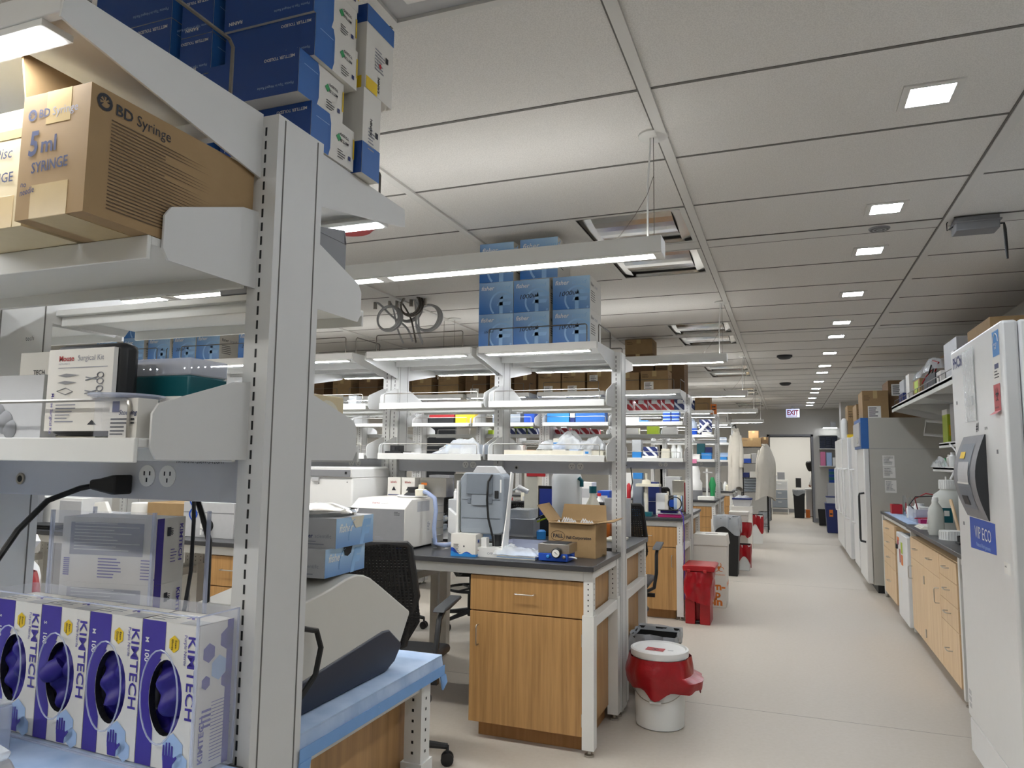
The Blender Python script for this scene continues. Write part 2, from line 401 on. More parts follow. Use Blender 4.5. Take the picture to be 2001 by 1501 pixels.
# ---------------------------------------------------------------- bench rows: frames, shelves, worktops
def post_mb():
    m = MB(); m.box(-.055, 0, -.07, .07, .03, 2.075, 'plate')
    m.box(-.0553, -.0552, -.052, -.048, .05, 2.06, 'gap'); m.box(.0001, .0008, -.052, -.049, .05, 2.07, 'gap'); m.box(.0001, .0008, .049, .052, .05, 2.07, 'gap')
    z = .7
    while z < 2.05:
        for yy in (-.0707, .0701): m.box(-.0295, -.0255, yy, yy+.0006, z, z+.016, 'dark')
        z += .0262
    return m
POST = None
def frame(xe, yc, n, label, wide=None):
    """one shelving frame: three posts, a power beam, feet; x from xe back 1.54 m"""
    global POST
    t = thing('shelving_frame', label, 'shelving frame', (xe, yc, 0), group='white shelving frames on the bench rows')
    if POST is None: POST = post_mb().mesh('post'); FOOT = MB().lathe(-.028, 0, [(.022, 0), (.022, .012), (.008, .014), (.008, .034)], 'steel', 14); frame.foot = FOOT.mesh('foot')
    for dx in (0, -.745, -1.485):
        p = bpy.data.objects.new('post', POST); COL.objects.link(p); p.parent = t; p.location = (dx, 0, 0)
        for yy in (-.045, .045):
            f = bpy.data.objects.new('levelling_foot', frame.foot); COL.objects.link(f); f.parent = p; f.location = (0, yy, 0)
    b = MB().box(-1.485, -.055, -.035, .035, 1.352, 1.44, 'beamgrey').box(-1.485, -.055, -.045, .045, 1.44, 1.446, 'midgrey').build('power_beam', t, bevel=.002)
    for sy, fc in ((-1, '-y'), (1, '+y')):
        for ox in (-.28, -.98):
            o = MB()
            for q in (-.026, .026):
                o.M = Matrix.Translation((ox+q, sy*.0355, 1.398)) @ Matrix.Rotation(PI/2, 4, 'X')
                o.lathe(0, 0, [(.021, -.001), (.021, .001)], 'white2', 20)
                o.M = Matrix()
                for dx, dz in ((-.007, .005), (.007, .005), (0, -.008)): o.box(ox+q+dx-.0015, ox+q+dx+.0015, sy*.0362-.0008, sy*.0362+.0008, 1.398+dz-.004, 1.398+dz+.004, 'ink')
            o.text('TR-10-2-RP-208W-3-12GHT', .010, (ox-(.045*-sy*-1 if sy < 0 else -.045), sy*.0362, 1.424), fc, 'ink')
            o.build('outlet', b)
        o = MB(); o.M = Matrix.Translation((-.66, sy*.036, 1.385)) @ Matrix.Rotation(PI/2, 4, 'X'); o.lathe(0, 0, [(.012, -.003), (.012, .003)], 'steel', 16).lathe(0, 0, [(.007, -.0035), (.007, .0035)], 'dark', 16)
        o.build('key_switch', b)
    return t
def rail(m, x0, x1, y, z, h, r=.003, mt='steel'):
    m.tube([(x0, y, z), (x0, y, z+h-.01), (x0+.003, y, z+h-.003), (x0+.01, y, z+h), (x1-.01, y, z+h), (x1-.003, y, z+h-.003), (x1, y, z+h-.01), (x1, y, z)], r, mt, 6)
def shelf_proto(kind):
    """built for the front (-y) side, origin at the post face, x from 0 (right post inner line) to -.69"""
    t = thing('metal_shelf', 'x', 'shelf', (0, 0, 0), group='white metal shelves on the bench racks')
    L = .700
    if kind == 'top':
        MB().box(-L, 0, -.40, -.004, .035, .05, 'plate').box(-L+.0005, -.0005, -.401, -.385, .012, .0505, 'plate').box(-L, 0, -.04, -.02, .0, .036, 'plate').build('shelf_board', t, bevel=.0015)
        for x in (.003, -L-.007):
            MB().prism([(0, -.075), (0, .0495), (-.40, .045), (-.405, .0), (-.385, -.005)], 'x', x, x+.004, 'plate').build('bracket', t)
        MB().box(-L+.04, -.04, -.398, -.35, .002, .0118, 'white').box(-L+.05, -.05, -.392, -.356, .0002, .002, 'led').build('light_strip', t)
        m = MB(); rail(m, -L+.06, -.06, -.385, .05, .10, .003, 'wire'); m.build('guard_rail', t)
        m = MB()
        m.tube([(.0, -.36, .05), (.0, -.36, .14), (.0, -.35, .15), (.0, -.09, .15), (.0, -.08, .14), (.0, -.08, .05)], .0035, 'wire', 6); m.build('side_rail', t)
    else:
        z1 = .145 if kind == 'mid' else .10 if kind == 'flat' else .14
        MB().box(-L, 0, -.228, -.004, .018, .032, 'white').box(-L, 0, -.235, -.228, -.005, .0325, 'white').box(-L, 0, -.03, -.02, -.004, .02, 'white').build('shelf_board', t, bevel=.0015)
        for x in (.003, -L-.007):
            MB().prism([(0, .0), (0, z1), (-.04, z1-.004), (-.2, min(.087, z1-.02)), (-.212, min(.07, z1-.03)), (-.212, .018), (-.2, .0)], 'x', x, x+.004, 'plate').build('bracket', t)
        m = MB(); rail(m, -L+.03, -.03, -.222, .032, .06, .003); m.build('guard_rail', t)
    return t
Z_TOP, Z_MID, Z_LOW = 2.03, 1.745, 1.432
SP = {k: shelf_proto(k) for k in ('top', 'mid', 'low', 'flat')}
SPU = {k: False for k in SP}
BAYN = ['bay at the aisle', 'second bay from aisle', 'third bay from aisle', 'fourth bay from aisle', 'fifth bay from aisle', 'sixth bay from aisle']
HN = {'flat': 'white upper', 'top': 'lit white top', 'mid': 'white middle', 'low': 'white bottom'}
def shelf(kind, x, yc, side, z, label, end=True):
    # side -1 faces the camera, +1 faces away
    loc = (x, yc+side*.07, z) if side < 0 else (x-.700, yc+.07, z)
    rz = 0 if side < 0 else PI
    if not SPU[kind]:
        SPU[kind] = True; SP[kind].location = loc; SP[kind].rotation_euler[2] = rz; SP[kind]['label'] = label; return SP[kind]
    r = dup(SP[kind], loc, rz, label)
    if kind == 'top' and not end:
        for c in kids(r):
            if c.name.startswith('side_rail'): bpy.data.objects.remove(c)
    return r
YC = [1.12, 4.25, 7.51, 10.77, 14.03]
XE = [-.87, -.905, -.905, -.905, -.905]
XS = [[XE[k]-.0275-j*.745-(j//2)*.055 - .018 for j in range(6)] for k in range(5)]
NR = [2, 3, 3, 2, 1]
OV = {}   # shelf height overrides (row, bay, side, kind)
for j in range(6):
    OV[(2, j, 1, 'mid')] = 1.93; OV[(2, j, 1, 'low')] = 1.68; OV[(2, j, -1, 'mid')] = 1.79
    OV[(3, j, -1, 'mid')] = 1.775; OV[(3, j, 1, 'mid')] = 1.70
    for sd_ in (-1, 1): OV[(2, j, sd_, 'top')] = 2.075; OV[(3, j, sd_, 'top')] = 2.09; OV[(4, j, sd_, 'top')] = 2.09
for k in range(5):
    for r in range(NR[k]):
        frame(XE[k]-r*1.545, YC[k], k, 'white slotted shelving frame with power beam on the %s bench row, %s' % (ORD[k], ('at the aisle', 'in the middle', 'farthest section')[r]))
    for j in range(NR[k]*2):
        x = XE[k]-.033-.0+(-(j//2)*1.545-(j % 2)*.745) - .01
        for side in (-1, 1):
            for kd, z in (('top', Z_TOP), ('mid', Z_MID), ('low', Z_LOW)):
                z = OV.get((k, j, side, kd), z)
                if k == 2 and side > 0 and kd == 'mid': kd = 'flat'; z = 1.93
                sd = 'camera side' if side < 0 else 'far side'
                shelf(kd, x, YC[k], side, z, '%s metal shelf, %s bench row, %s, %s' % (HN[kd], ORD[k], sd, BAYN[j]), j % 2 == 0 and side < 0 or (j == 0))
# worktops with steel table frames
def bench(x1, yf, yb, ln, label, front, top='worktop'):
    """x1 aisle end, yf/yb lower/upper y; front=-1: open side faces camera"""
    t = thing('lab_bench', label, 'lab bench', (x1, yf if front < 0 else yb, 0), group='lab benches along the bench rows')
    D = yb-yf; s = 1 if front < 0 else -1       # local y grows from the open edge toward the rack
    def B(m, x0, xx, a, b, z0, z1, mt='white'):
        y0, y1 = sorted((s*a, s*b)); m.box(x0, xx, y0, y1, z0, z1, mt); return m
    B(MB(), -ln, 0, 0, D, .887, .915, top).build('worktop', t, bevel=.003)
    m = MB(); B(m, -ln+.06, -.06, .03, .055, .835, .886); B(m, -ln+.06, -.06, D-.06, D-.03, .835, .886)
    B(m, -.055, -.015, .08, D-.06, .845, .886); B(m, -ln+.015, -ln+.055, .08, D-.06, .845, .886)
    B(m, -.052, -.008, .085, D-.065, .61, .66); B(m, -ln+.008, -ln+.052, .085, D-.065, .61, .66)
    m.build('frame_rails', t, bevel=.002)
    for lx in (-.035, -ln+.035):
        for ly in (.055, D-.035):
            m = MB(); B(m, lx-.024, lx+.024, ly-.024, ly+.024, .6, .886); B(m, lx-.03, lx+.03, ly-.03, ly+.03, .035, .67)
            yy = s*ly
            for i in range(6):
                for fy in (yy-.0305, yy+.0305): pass
                m.box(lx-.003, lx+.003, yy-.0246, yy-.0242, .69+i*.026, .697+i*.026, 'dark'); m.box(lx+.0242, lx+.0246, yy-.003, yy+.003, .69+i*.026, .697+i*.026, 'dark')
            lg = m.build('leg', t, bevel=.002)
            MB().lathe(lx, yy, [(.024, 0), (.024, .01), (.009, .013), (.009, .036)], 'steel', 14).build('levelling_foot', lg)
    return t
for k in range(5):
    for r in range(NR[k]):
        x1 = -.905 - r*1.545 if k else -.875-r*1.545
        ln = 1.54
        yf, yb = (YC[k]-.71, YC[k]-.08) if k else (.33, 1.045)
        bench(x1, yf, yb, ln, 'dark topped lab bench, %s row, camera side, %s' % (ORD[k], ('aisle end', 'middle section', 'farthest section')[r]), -1)
        yf, yb = (YC[k]+.08, YC[k]+.79) if k else (1.19, 1.79)
        bench(x1, yf, yb, ln, 'dark topped lab bench, %s row, far side, %s' % (ORD[k], ('aisle end', 'middle section', 'farthest section')[r]), 1)
# base cabinets
def handle(m, cx, y, cz, w, vert, s, out=.03, mt='steel'):
    a = w/2
    if vert: m.tube([(cx, y, cz-a), (cx, y+s*out*.8, cz-a), (cx, y+s*out, cz-a+.008), (cx, y+s*out, cz+a-.008), (cx, y+s*out*.8, cz+a), (cx, y, cz+a)], .0035, mt, 6)
    else: m.tube([(cx-a, y, cz), (cx-a, y+s*out*.8, cz), (cx-a+.008, y+s*out, cz), (cx+a-.008, y+s*out, cz), (cx+a, y+s*out*.8, cz), (cx+a, y, cz)], .0035, mt, 6)
def cabinet(loc, rz, w, d, layout, label, wd='wood'):
    """origin bottom centre of front face; front faces local -y. layout: columns of (width, [(kind, z0, z1)...])"""
    t = thing('base_cabinet', label, 'cabinet', loc, rz, group='wooden base cabinets')
    MB().box(-w/2, w/2, .02, d, .085, .83, wd).box(-w/2+.03, w/2-.03, .07, d, .0, .085, 'woodedge' if wd == 'wood' else 'carddark').build('body', t, bevel=.001)
    x = -w/2
    for cw, rows in layout:
        for kd, z0, z1 in rows:
            g = .0018; nm = 'drawer' if kd == 'd' else 'door'
            p = MB().box(x+g, x+cw-g, 0, .019, z0+g, z1-g, wd).build(nm, t, bevel=.001)
            m = MB()
            if kd == 'd': handle(m, x+cw/2, 0, (z0+z1)/2+.01, .1, False, -1)
            else: handle(m, x+(.05 if kd == 'l' else cw-.05), 0, z1-.12, .1, True, -1)
            m.build('handle', p)
            if kd in 'lr':
                hx = x+cw-.006 if kd == 'l' else x+.006
                for hz in (z0+.08, z1-.1): MB().box(hx-.006, hx+.006, -.006, .004, hz-.03, hz+.03, 'steel').build('hinge', p)
        x += cw
    return t
DD = [('d', .648, .83), ('l', .085, .645)]
cabinet((-1.275, 3.585, 0), 0, .62, .56, [(.62, DD)], 'wooden base cabinet with one drawer over one door, end of second bench row')
D4 = [('d', .70, .83), ('d', .56, .70), ('d', .42, .56), ('d', .085, .42)]
cabinet((-1.24, 6.83, 0), 0, .56, .58, [(.56, [('d', .648, .83), ('r', .085, .645)])], 'wooden base cabinet behind the red pedal bin, third bench row')
cabinet((-1.24, 10.09, 0), 0, .56, .58, [(.56, D4)], 'wooden drawer cabinet at the end of the fourth bench row')
cabinet((-1.24, 13.35, 0), 0, .56, .58, [(.56, DD)], 'wooden base cabinet at the end of the fifth bench row')
for k, (yy, nmn) in enumerate(((5.01, 'second'), (8.27, 'third'), (11.53, 'fourth'))):
    cabinet((-1.24, yy, 0), PI, .56, .56, [(.56, DD)], 'wooden base cabinet on the far side of the %s bench row' % nmn)
cabinet((-1.24, 1.76, 0), PI, .58, .50, [(.58, DD)], 'wooden base cabinet under the blue padded bench of the nearest row')
cabinet((-3.0, 3.585, 0), 0, .75, .56, [(.375, [('d', .648, .83), ('l', .085, .645)]), (.375, [('d', .648, .83), ('r', .085, .645)])], 'wide wooden base cabinet under the second bench row, left of the chair')
# ---------------------------------------------------------------- object helpers (world coordinates)
def at(m, loc):
    m.M = Matrix(); m.v = [(a-loc[0], b-loc[1], c-loc[2]) for a, b, c in m.v]; return m
def wthing(m, name, label, cat, group=None, bevel=0, seg=2):
    xs_ = [v[0] for v in m.v]; ys_ = [v[1] for v in m.v]; zs_ = [v[2] for v in m.v]
    loc = ((min(xs_)+max(xs_))/2, (min(ys_)+max(ys_))/2, min(zs_))
    return at(m, loc).build(name, None, label, bevel, cat, group, None, loc, 0, seg)
class TH:
    def __init__(s, name, label, cat, loc, group=None): s.loc = loc; s.o = thing(name, label, cat, loc, 0, group)
    def p(s, m, name, bevel=0, label=None, parent=None): return at(m, s.loc).build(name, parent or s.o, label, bevel)
def rot(m, c, a):   # rotate everything built so far about vertical axis at c
    R = Matrix.Translation((c[0], c[1], 0)) @ Matrix.Rotation(a, 4, 'Z') @ Matrix.Translation((-c[0], -c[1], 0))
    m.v = [tuple(R @ Vector(v)) for v in m.v]; return m
def carton(x0, x1, y0, y1, z0, z1, label, cat='box', mt='card', sticker=None, group=None, name='cardboard_box', text=None, rz=0, mtink='inkbrown'):
    m = MB().box(x0, x1, y0, y1, z0, z1, mt)
    w, h = x1-x0, z1-z0; xm = (x0+x1)/2
    m.box(xm-.022, xm+.022, y0-.0006, y0, z1-h*.28, z1, 'tape').box(xm-.022, xm+.022, y0, y1, z1, z1+.0006, 'tape').box(xm-.001, xm+.001, y0, y1, z1+.0007, z1+.0009, 'inkbrown')
    m.lines((x0+.06*w, y0-.001, z1-.2*h), '-y', w*.3, 3, .07*h, .02*h, mtink, 3)
    m.lines((x1+.001, y0+.1*(y1-y0), z1-.25*h), '+x', (y1-y0)*.5, 3, .08*h, .02*h, mtink, 5)
    if text: m.text(text, .11*h, (x0+.1*w, y0-.0012, z1-.38*h), '-y', mtink)
    if sticker:
        sx, sz, sw, sh = sticker
        m.rect((x0+sx*w, y0-.0015, z0+sz*h), '-y', sw*w, sh*h, 'paper')
        m.lines((x0+(sx+.04)*w, y0-.002, z0+(sz+sh*.8)*h), '-y', sw*w*.85, 5, sh*h*.17, sh*h*.07, 'ink', 7)
    if rz: rot(m, (xm, (y0+y1)/2), rz)
    return wthing(m, name, label, cat, group, bevel=.003)
def flogo(m, cx, cz, r, y, mt='bluef', clip=None):
    """ring with a capital F, as printed on the blue boxes"""
    x0, x1, z0, z1 = clip
    n = 40
    for i in range(n):
        a0, a1 = 2*PI*i/n, 2*PI*(i+1)/n
        ps = [(cx+rr*math.cos(a), cz+rr*math.sin(a)) for rr, a in ((r, a0), (r, a1), (r*.87, a1), (r*.87, a0))]
        if all(x0 < p[0] < x1 and z0 < p[1] < z1 for p in ps): m.quad([(p[0], y, p[1]) for p in ps], mt)
    def q(pts):
        m.quad([(min(max(cx+u*r, x0), x1), y-.0002, min(max(cz+v*r, z0), z1)) for u, v in pts], mt)
    q([(-.22, -1.0), (.06, -1.0), (.06, .62), (-.22, .45)]); q([(-.22, .45), (.02, .68), (1.0, .68), (.88, .38), (-.1, .38)]); q([(-.42, -.1), (.62, -.1), (.75, .16), (-.3, .16)])
def fisher(x, y, z, w, h, d, label, hand=None, group='blue fronted pipette tip boxes', hs=.034, side=True):
    """white carton with blue printed front; x,y,z = lower left front corner"""
    m = MB().box(x, x+w, y, y+d, z, z+h, 'box_white')
    m.text('fisher', h*.15, (x+w+.0006, y+.02, z+h*.72), '+x', 'ink', .01); m.text('brand', h*.15, (x+w+.0006, y+.02+h*.42, z+h*.72), '+x', 'greyprint')
    m.lines((x+w+.0006, y+.02, z+h*.55), '+x', d*.4, 5, h*.07, h*.02, 'ink', 5)
    t = TH('tip_box', label, 'box', (x+w/2, y+d/2, z), group)
    t.p(m, 'carton', .001)
    m = MB(); m.rect((x, y-.0008, z), '-y', w, h, 'blue')
    flogo(m, x+w*.68, z+h*.3, h*.42, y-.0014, clip=(x, x+w, z, z+h))
    m.text('fisher', h*.19, (x+w*.06, y-.0018, z+h*.76), '-y', 'white2', .012, .25); m.text('brand', h*.19, (x+w*.06+h*.52, y-.0018, z+h*.76), '-y', 'bluef', 0, .25)
    if hand: m.text(hand, hs, (x+w*.14, y-.002, z+h*.4), '-y', 'ink', 0, .3, rot=.08, sx=1.15)
    t.p(m, 'printed_front')
    return t.o
# ================================================================ nearest bench row, camera side
# 5 ml syringe carton on the middle shelf
bx0, bx1, by0, by1, bz0, bz1 = -1.052, -.914, .704, 1.042, 1.778, 1.968
t = TH('cardboard_box', 'open brown syringe carton on the shelf, marked 5ml SYRINGE in marker', 'box', ((bx0+bx1)/2, (by0+by1)/2, bz0), 'syringe cartons on the nearest shelf')
m = MB().box(bx0, bx1, by0, by0+.004, bz0, bz1, 'card').box(bx0, bx0+.004, by0+.004, by1-.004, bz0, bz1, 'card').box(bx1-.004, bx1, by0+.004, by1-.004, bz0, bz1, 'card').box(bx0, bx1, by1-.004, by1, bz0, bz1, 'card').box(bx0+.004, bx1-.004, by0+.004, by1-.004, bz0, bz0+.004, 'card').box(bx0+.01, bx1-.01, by0+.01, by1-.01, bz1-.02, bz1-.015, 'carddark')
m.box(bx0+.03, bx0+.105, by0-.0005, by0, bz0, bz0+.05, 'tape').box(bx0+.05, bx0+.1, by0-.0005, by0, bz1-.05, bz1, 'tape').box(bx0+.03, bx0+.105, by0, by1, bz0-.0006, bz0, 'tape')
def bdlogo(m, o, face, s, mt):
    R, U = (Vector(a) for a in FACE[face]); O = Vector(o)
    for i in range(14):
        a = 2*PI*i/14; a2 = a+2*PI/14
        m.quad([tuple(O+(R*math.cos(q)+U*math.sin(q))*rr*s) for rr, q in ((.5, a), (.5, a2), (.32, a2), (.32, a))], mt)
        if i % 2 == 0 and i not in (10, 12): m.quad([tuple(O+(R*math.cos(q)+U*math.sin(q))*rr*s) for rr, q in ((.34, a), (.34, a2-.1), (.12, a2-.1), (.12, a))], mt)
bdlogo(m, (bx0+.022, by0-.001, bz0+.158), '-y', .018, 'inkblue'); m.text('BD', .018, (bx0+.035, by0-.001, bz0+.152), '-y', 'inkblue', .01); m.text('Syringe', .018, (bx0+.063, by0-.001, bz0+.152), '-y', 'greyprint')
m.text('5', .052, (bx0+.018, by0-.0012, bz0+.096), '-y', 'inkblue', .025, .1, sx=.8); m.text('ml', .034, (bx0+.044, by0-.0012, bz0+.098), '-y', 'inkblue', .02)
m.text('SYRINGE', .023, (bx0+.028, by0-.0012, bz0+.068), '-y', 'inkblue', .014, .05, rot=.04, sx=.82); m.text('no', .012, (bx0+.008, by0-.0012, bz0+.05), '-y', 'inkblue', .005, rot=-.1); m.text('needle', .014, (bx0+.008, by0-.0012, bz0+.036), '-y', 'inkblue', .008, .2, rot=.12, sx=.8)
bdlogo(m, (bx1+.001, by0+.022, bz1-.02), '+x', .026, 'ink'); m.text('BD', .024, (bx1+.001, by0+.04, bz1-.03), '+x', 'ink', .015); m.text('Syringe', .024, (bx1+.001, by0+.077, bz1-.03), '+x', 'ink', 0, sx=.95)
rn = random.Random(4)
for i in range(26):
    z = bz1-.042-i*.0053; m.quad([(bx1+.0008, by0+.035, z), (bx1+.0008, by0+.035+.2*rn.choice([1, .97, .9, .5]), z), (bx1+.0008, by0+.035+.2*.5, z+.0018), (bx1+.0008, by0+.035, z+.0018)][:3]+[(bx1+.0008, by0+.035, z+.0018)], 'inkbrown')
m.rect((bx1+.001, by0+.225, bz0+.015), '+x', .09, .055, 'paper'); m.text('BD 5ml Syringe', .011, (bx1+.0014, by0+.23, bz0+.055), '+x', 'ink')
t.p(m, 'carton')
t.p(MB().prism([(bx0, bz1), (bx0+.003, bz1), (bx0-.012, bz1+.075), (bx0-.016, bz1+.075)], 'y', by0, by1, 'card'), 'flap'); t.p(MB().prism([(bx1-.003, bz1), (bx1, bz1), (bx0+.035, bz1+.004), (bx0+.035, bz1+.001)], 'y', by0+.05, by1, 'card'), 'flap')
# its neighbour
x0 = bx0-.205; x1 = bx0-.012
t = TH('cardboard_box', 'brown syringe carton at the left frame edge, beside the 5ml syringe carton', 'box', ((x0+x1)/2, .88, bz0), 'syringe cartons on the nearest shelf')
m = MB().box(x0, x1, .722, 1.04, bz0, bz0+.186, 'cardlight'); m.box(x1-.09, x1-.02, .7212, .722, bz0, bz0+.05, 'tape').box(x1-.11, x1, .7212, .722, bz0+.14, bz0+.155, 'tape')
m.text('BD Syringe', .018, (x1-.1, .7205, bz0+.158), '-y', 'greyprint'); m.text('Disc', .025, (x1-.075, .7203, bz0+.11), '-y', 'inkblue', 0, .2); m.text('SYRINGE', .022, (x1-.11, .7203, bz0+.072), '-y', 'inkblue', .006)
t.p(m, 'carton', .002)
# low shelf, left to right
ZL = Z_LOW+.0325
t = TH('instrument_box', 'white box printed with rounded grey figures, low shelf at the left frame edge', 'box', (-1.36, .95, ZL))
m = MB().box(-1.47, -1.232, .9, 1.0, ZL, ZL+.115, 'lightgrey')
for cx, cz, r in ((-1.325, .03, .022), (-1.31, .018, .018), (-1.345, .045, .02), (-1.355, .02, .024)): m.M = Matrix.Translation((cx, .8995, ZL+cz)) @ Matrix.Rotation(PI/2, 4, 'X'); m.lathe(0, 0, [(r, 0), (r*.7, .004), (.002, .006)], 'midgrey', 14); m.M = Matrix()
m.box(-1.36, -1.345, .8985, .9, ZL+.03, ZL+.037, 'orange'); t.p(m, 'carton', .003)
t = TH('supply_box', 'white box with a small blue square, under the left panel on the low shelf', 'box', (-1.34, 1.025, ZL+.1))
m = MB().box(-1.44, -1.268, 1.0, 1.045, ZL, ZL+.175, 'box_white').rect((-1.31, .999, ZL+.125), '-y', .02, .035, 'skyblue'); m.text('TECH', .013, (-1.4, .999, ZL+.13), '-y', 'ink', .01); m.lines((-1.4, .999, ZL+.122), '-y', .07, 2, .006, .0015, 'greyprint'); m.text('tech', .014, (-1.43, .999, ZL+.2), '-y', 'ink'); t.loc = (-1.34, 1.025, ZL); t.o.location = t.loc; t.p(m, 'carton', .002)
t = TH('swab_box', 'white povidone iodine swabstick box with green lettering beside the surgical kit', 'box', (-1.2, .97, ZL))
m = MB().box(-1.262, -1.135, .93, 1.03, ZL, ZL+.135, 'cream').prism([(-1.262, ZL+.135), (-1.258, ZL+.135), (-1.2, ZL+.155), (-1.2, ZL+.158)], 'y', .93, .98, 'cream')
y = .9292
m.text('PDI', .016, (-1.252, y, ZL+.112), '-y', 'teal', .02); m.text('Povidone-Iodine', .0125, (-1.255, y, ZL+.097), '-y', 'teal', .02, sx=.9); m.text('Cleansing Scrub', .0125, (-1.255, y, ZL+.082), '-y', 'teal', .02, sx=.9); m.text('Swabstick (1\'s)', .0125, (-1.255, y, ZL+.067), '-y', 'teal', .02, sx=.9); m.lines((-1.255, y, ZL+.05), '-y', .06, 3, .004, .0015, 'ink'); m.text('For Professional and Hospital', .005, (-1.256, y, ZL+.032), '-y', 'teal', .01); m.lines((-1.256, y, ZL+.02), '-y', .07, 4, .0045, .0015, 'ink', 3)
m.lines((-1.134, .95, ZL+.11), '+x', .03, 2, .008, .004, 'ink', 3); t.p(m, 'carton', .001)
# surgical kit wallet leaning
t = TH('surgical_kit', 'Mouse Surgical Kit in a black zip case with white printed sleeve', 'instrument case', (-1.08, .9, ZL))
m = MB(); a = .13
m.box(-1.16, -1.005, .862, .90, ZL+.004, ZL+.158, 'black'); m2 = MB()
t.p(m, 'case', .012)
m2.box(-1.158, -1.012, .853, .861, ZL+.012, ZL+.148, 'box_white'); m2.box(-1.162, -1.157, .855, .895, ZL+.012, ZL+.148, 'box_white')
y = .8522
m2.text('Mouse', .013, (-1.135, y, ZL+.128), '-y', 'redbin', .02); m2.text('Surgical Kit', .013, (-1.092, y, ZL+.128), '-y', 'greyprint', 0); m2.text('INSTRUMENTS', .004, (-1.135, y, ZL+.122), '-y', 'greyprint')
m2.text('Mouse Surgical Kit', .009, (-1.1465, y, ZL+.075), '-y', 'purple', .005, rot=-PI/2)
for zz in (.116, .062): m2.rect((-1.135, y, ZL+zz), '-y', .112, .0012, 'greyprint')
for zz, ln in ((.104, .05), (.092, .045)): m2.prism([(-1.135, ZL+zz), (-1.135+ln*.4, ZL+zz+.003), (-1.135+ln, ZL+zz), (-1.135+ln*.4, ZL+zz-.003)], 'y', y-.0004, y, 'midgrey')
m2.tube([(-1.135, y, ZL+.078), (-1.115, y, ZL+.083), (-1.098, y, ZL+.077), (-1.115, y, ZL+.072)], .0009, 'midgrey', 5, True)
for zz in (.098, .076): m2.tube([(-1.07, y, ZL+zz+.002), (-1.045, y, ZL+zz-.002)], .0011, 'midgrey', 5); m2.tube([(-1.07, y, ZL+zz-.003), (-1.045, y, ZL+zz+.002)], .0011, 'midgrey', 5); [m2.tube([(-1.038+.007*math.cos(q), y, ZL+zz+dz+.0045*math.sin(q)) for q in [2*PI*i/10 for i in range(10)]], .0009, 'midgrey', 5, True) for dz in (-.005, .005)]
m2.lines((-1.135, y, ZL+.054), '-y', .05, 6, .0055, .0018, 'greyprint', 6); m2.prism([(-1.06, ZL+.022), (-1.05, ZL+.03), (-1.04, ZL+.022)], 'y', y-.0004, y, 'ink')
t.p(m2, 'printed_sleeve', .001)
wthing(MB().lathe(-.985, .86, [(.0, ZL+.063), (.05, ZL+.063), (.056, ZL+.066), (.056, ZL+.069), (.05, ZL+.067), (0, ZL+.066)], 'acrylic_edge', 28, False).lathe(-.985, .86, [(.044, ZL+.002), (.045, ZL+.063)], 'acrylic', 28, False), 'petri_dish_stack', 'clear round plastic dishes behind the small white labelled box', 'dish')
t = TH('labelled_box', 'small white box with blue square logo at the shelf end, in front of the kit', 'box', (-.952, .85, ZL))
m = MB().box(-.988, -.93, .832, .87, ZL, ZL+.062, 'box_white').rect((-.982, .8312, ZL+.04), '-y', .015, .018, 'navy'); m.text('Stoelting', .0105, (-.968, .831, ZL+.036), '-y', 'inkblue', .015, .3); m.lines((-.984, .831, ZL+.028), '-y', .05, 3, .006, .0025, 'ink', 2); m.lines((-.984, .831, ZL+.010), '-y', .045, 2, .005, .002, 'ink', 4); t.p(m, 'carton', .001)
# tip racks
for i, (z0, x0, x1, lab) in enumerate(((ZL, -1.1, -.985, 'pale green tip rack under the dark teal tip rack'), (ZL+.066, -1.108, -.945, 'dark teal pipette tip rack with clear hinged lid, topmost of two'))):
    t = TH('pipette_tip_rack', lab, 'tip rack', ((x0+x1)/2, .985, z0), 'pipette tip racks on the nearest low shelf')
    t.p(MB().box(x0, x1, .945, 1.035, z0, z0+(.045 if i else .03), 'teal' if i else 'led_green'), 'base', .003)
    t.p(MB().box(x0, x1, .945, 1.035, z0+(.045 if i else .03), z0+(.075 if i else .062), 'acrylic_edge'), 'lid', .003, 'clear hinged lid')
    m = MB()
    for a in range(10):
        for b in range(6): m.lathe(x0+.01+a*(x1-x0-.02)/9, .953+b*.015, [(.003, z0+.03), (.0042, z0+(.066 if i else .056))], 'cream', 6)
    t.p(m, 'tips')
wthing(MB().box(-.96, -.915, .9, .96, ZL, ZL+.07, 'paper'), 'paper_packet', 'white paper packet tucked behind the bottom shelf end plate', 'packet')
# power plug and cord on the beam
t = TH('cord', 'black plug and cord hanging from the nearest power beam in front of the gloves', 'cord', (-1.22, 1.07, .93))
t.p(MB().prism([(-1.275, 1.371), (-1.275, 1.389), (-1.25, 1.392), (-1.218, 1.399), (-1.206, 1.4), (-1.206, 1.362), (-1.218, 1.362), (-1.25, 1.367)], 'y', 1.038, 1.079, 'cable'), 'plug', .004)
t.p(MB().tube([(-1.27, 1.06, 1.38), (-1.3, 1.04, 1.372), (-1.32, .99, 1.35), (-1.31, .93, 1.3), (-1.315, .9, 1.25), (-1.325, .89, 1.2), (-1.3, .88, 1.15), (-1.28, .86, 1.09), (-1.25, .82, 1.04), (-1.235, .8, 1.0), (-1.23, .79, .95), (-1.2, .8, .935), (-1.12, .86, .934)], .0055, 'cable', 8), 'cord')
wthing(MB().tube([(-1.19, 1.215, 1.38), (-1.16, 1.215, 1.32), (-1.14, 1.22, 1.26), (-1.138, 1.22, 1.15), (-1.14, 1.22, 1.0), (-1.13, 1.24, .937)], .006, 'cable', 8), 'cord', 'thick black cord hanging behind the glove boxes, right of the stacked purple boxes', 'cord')
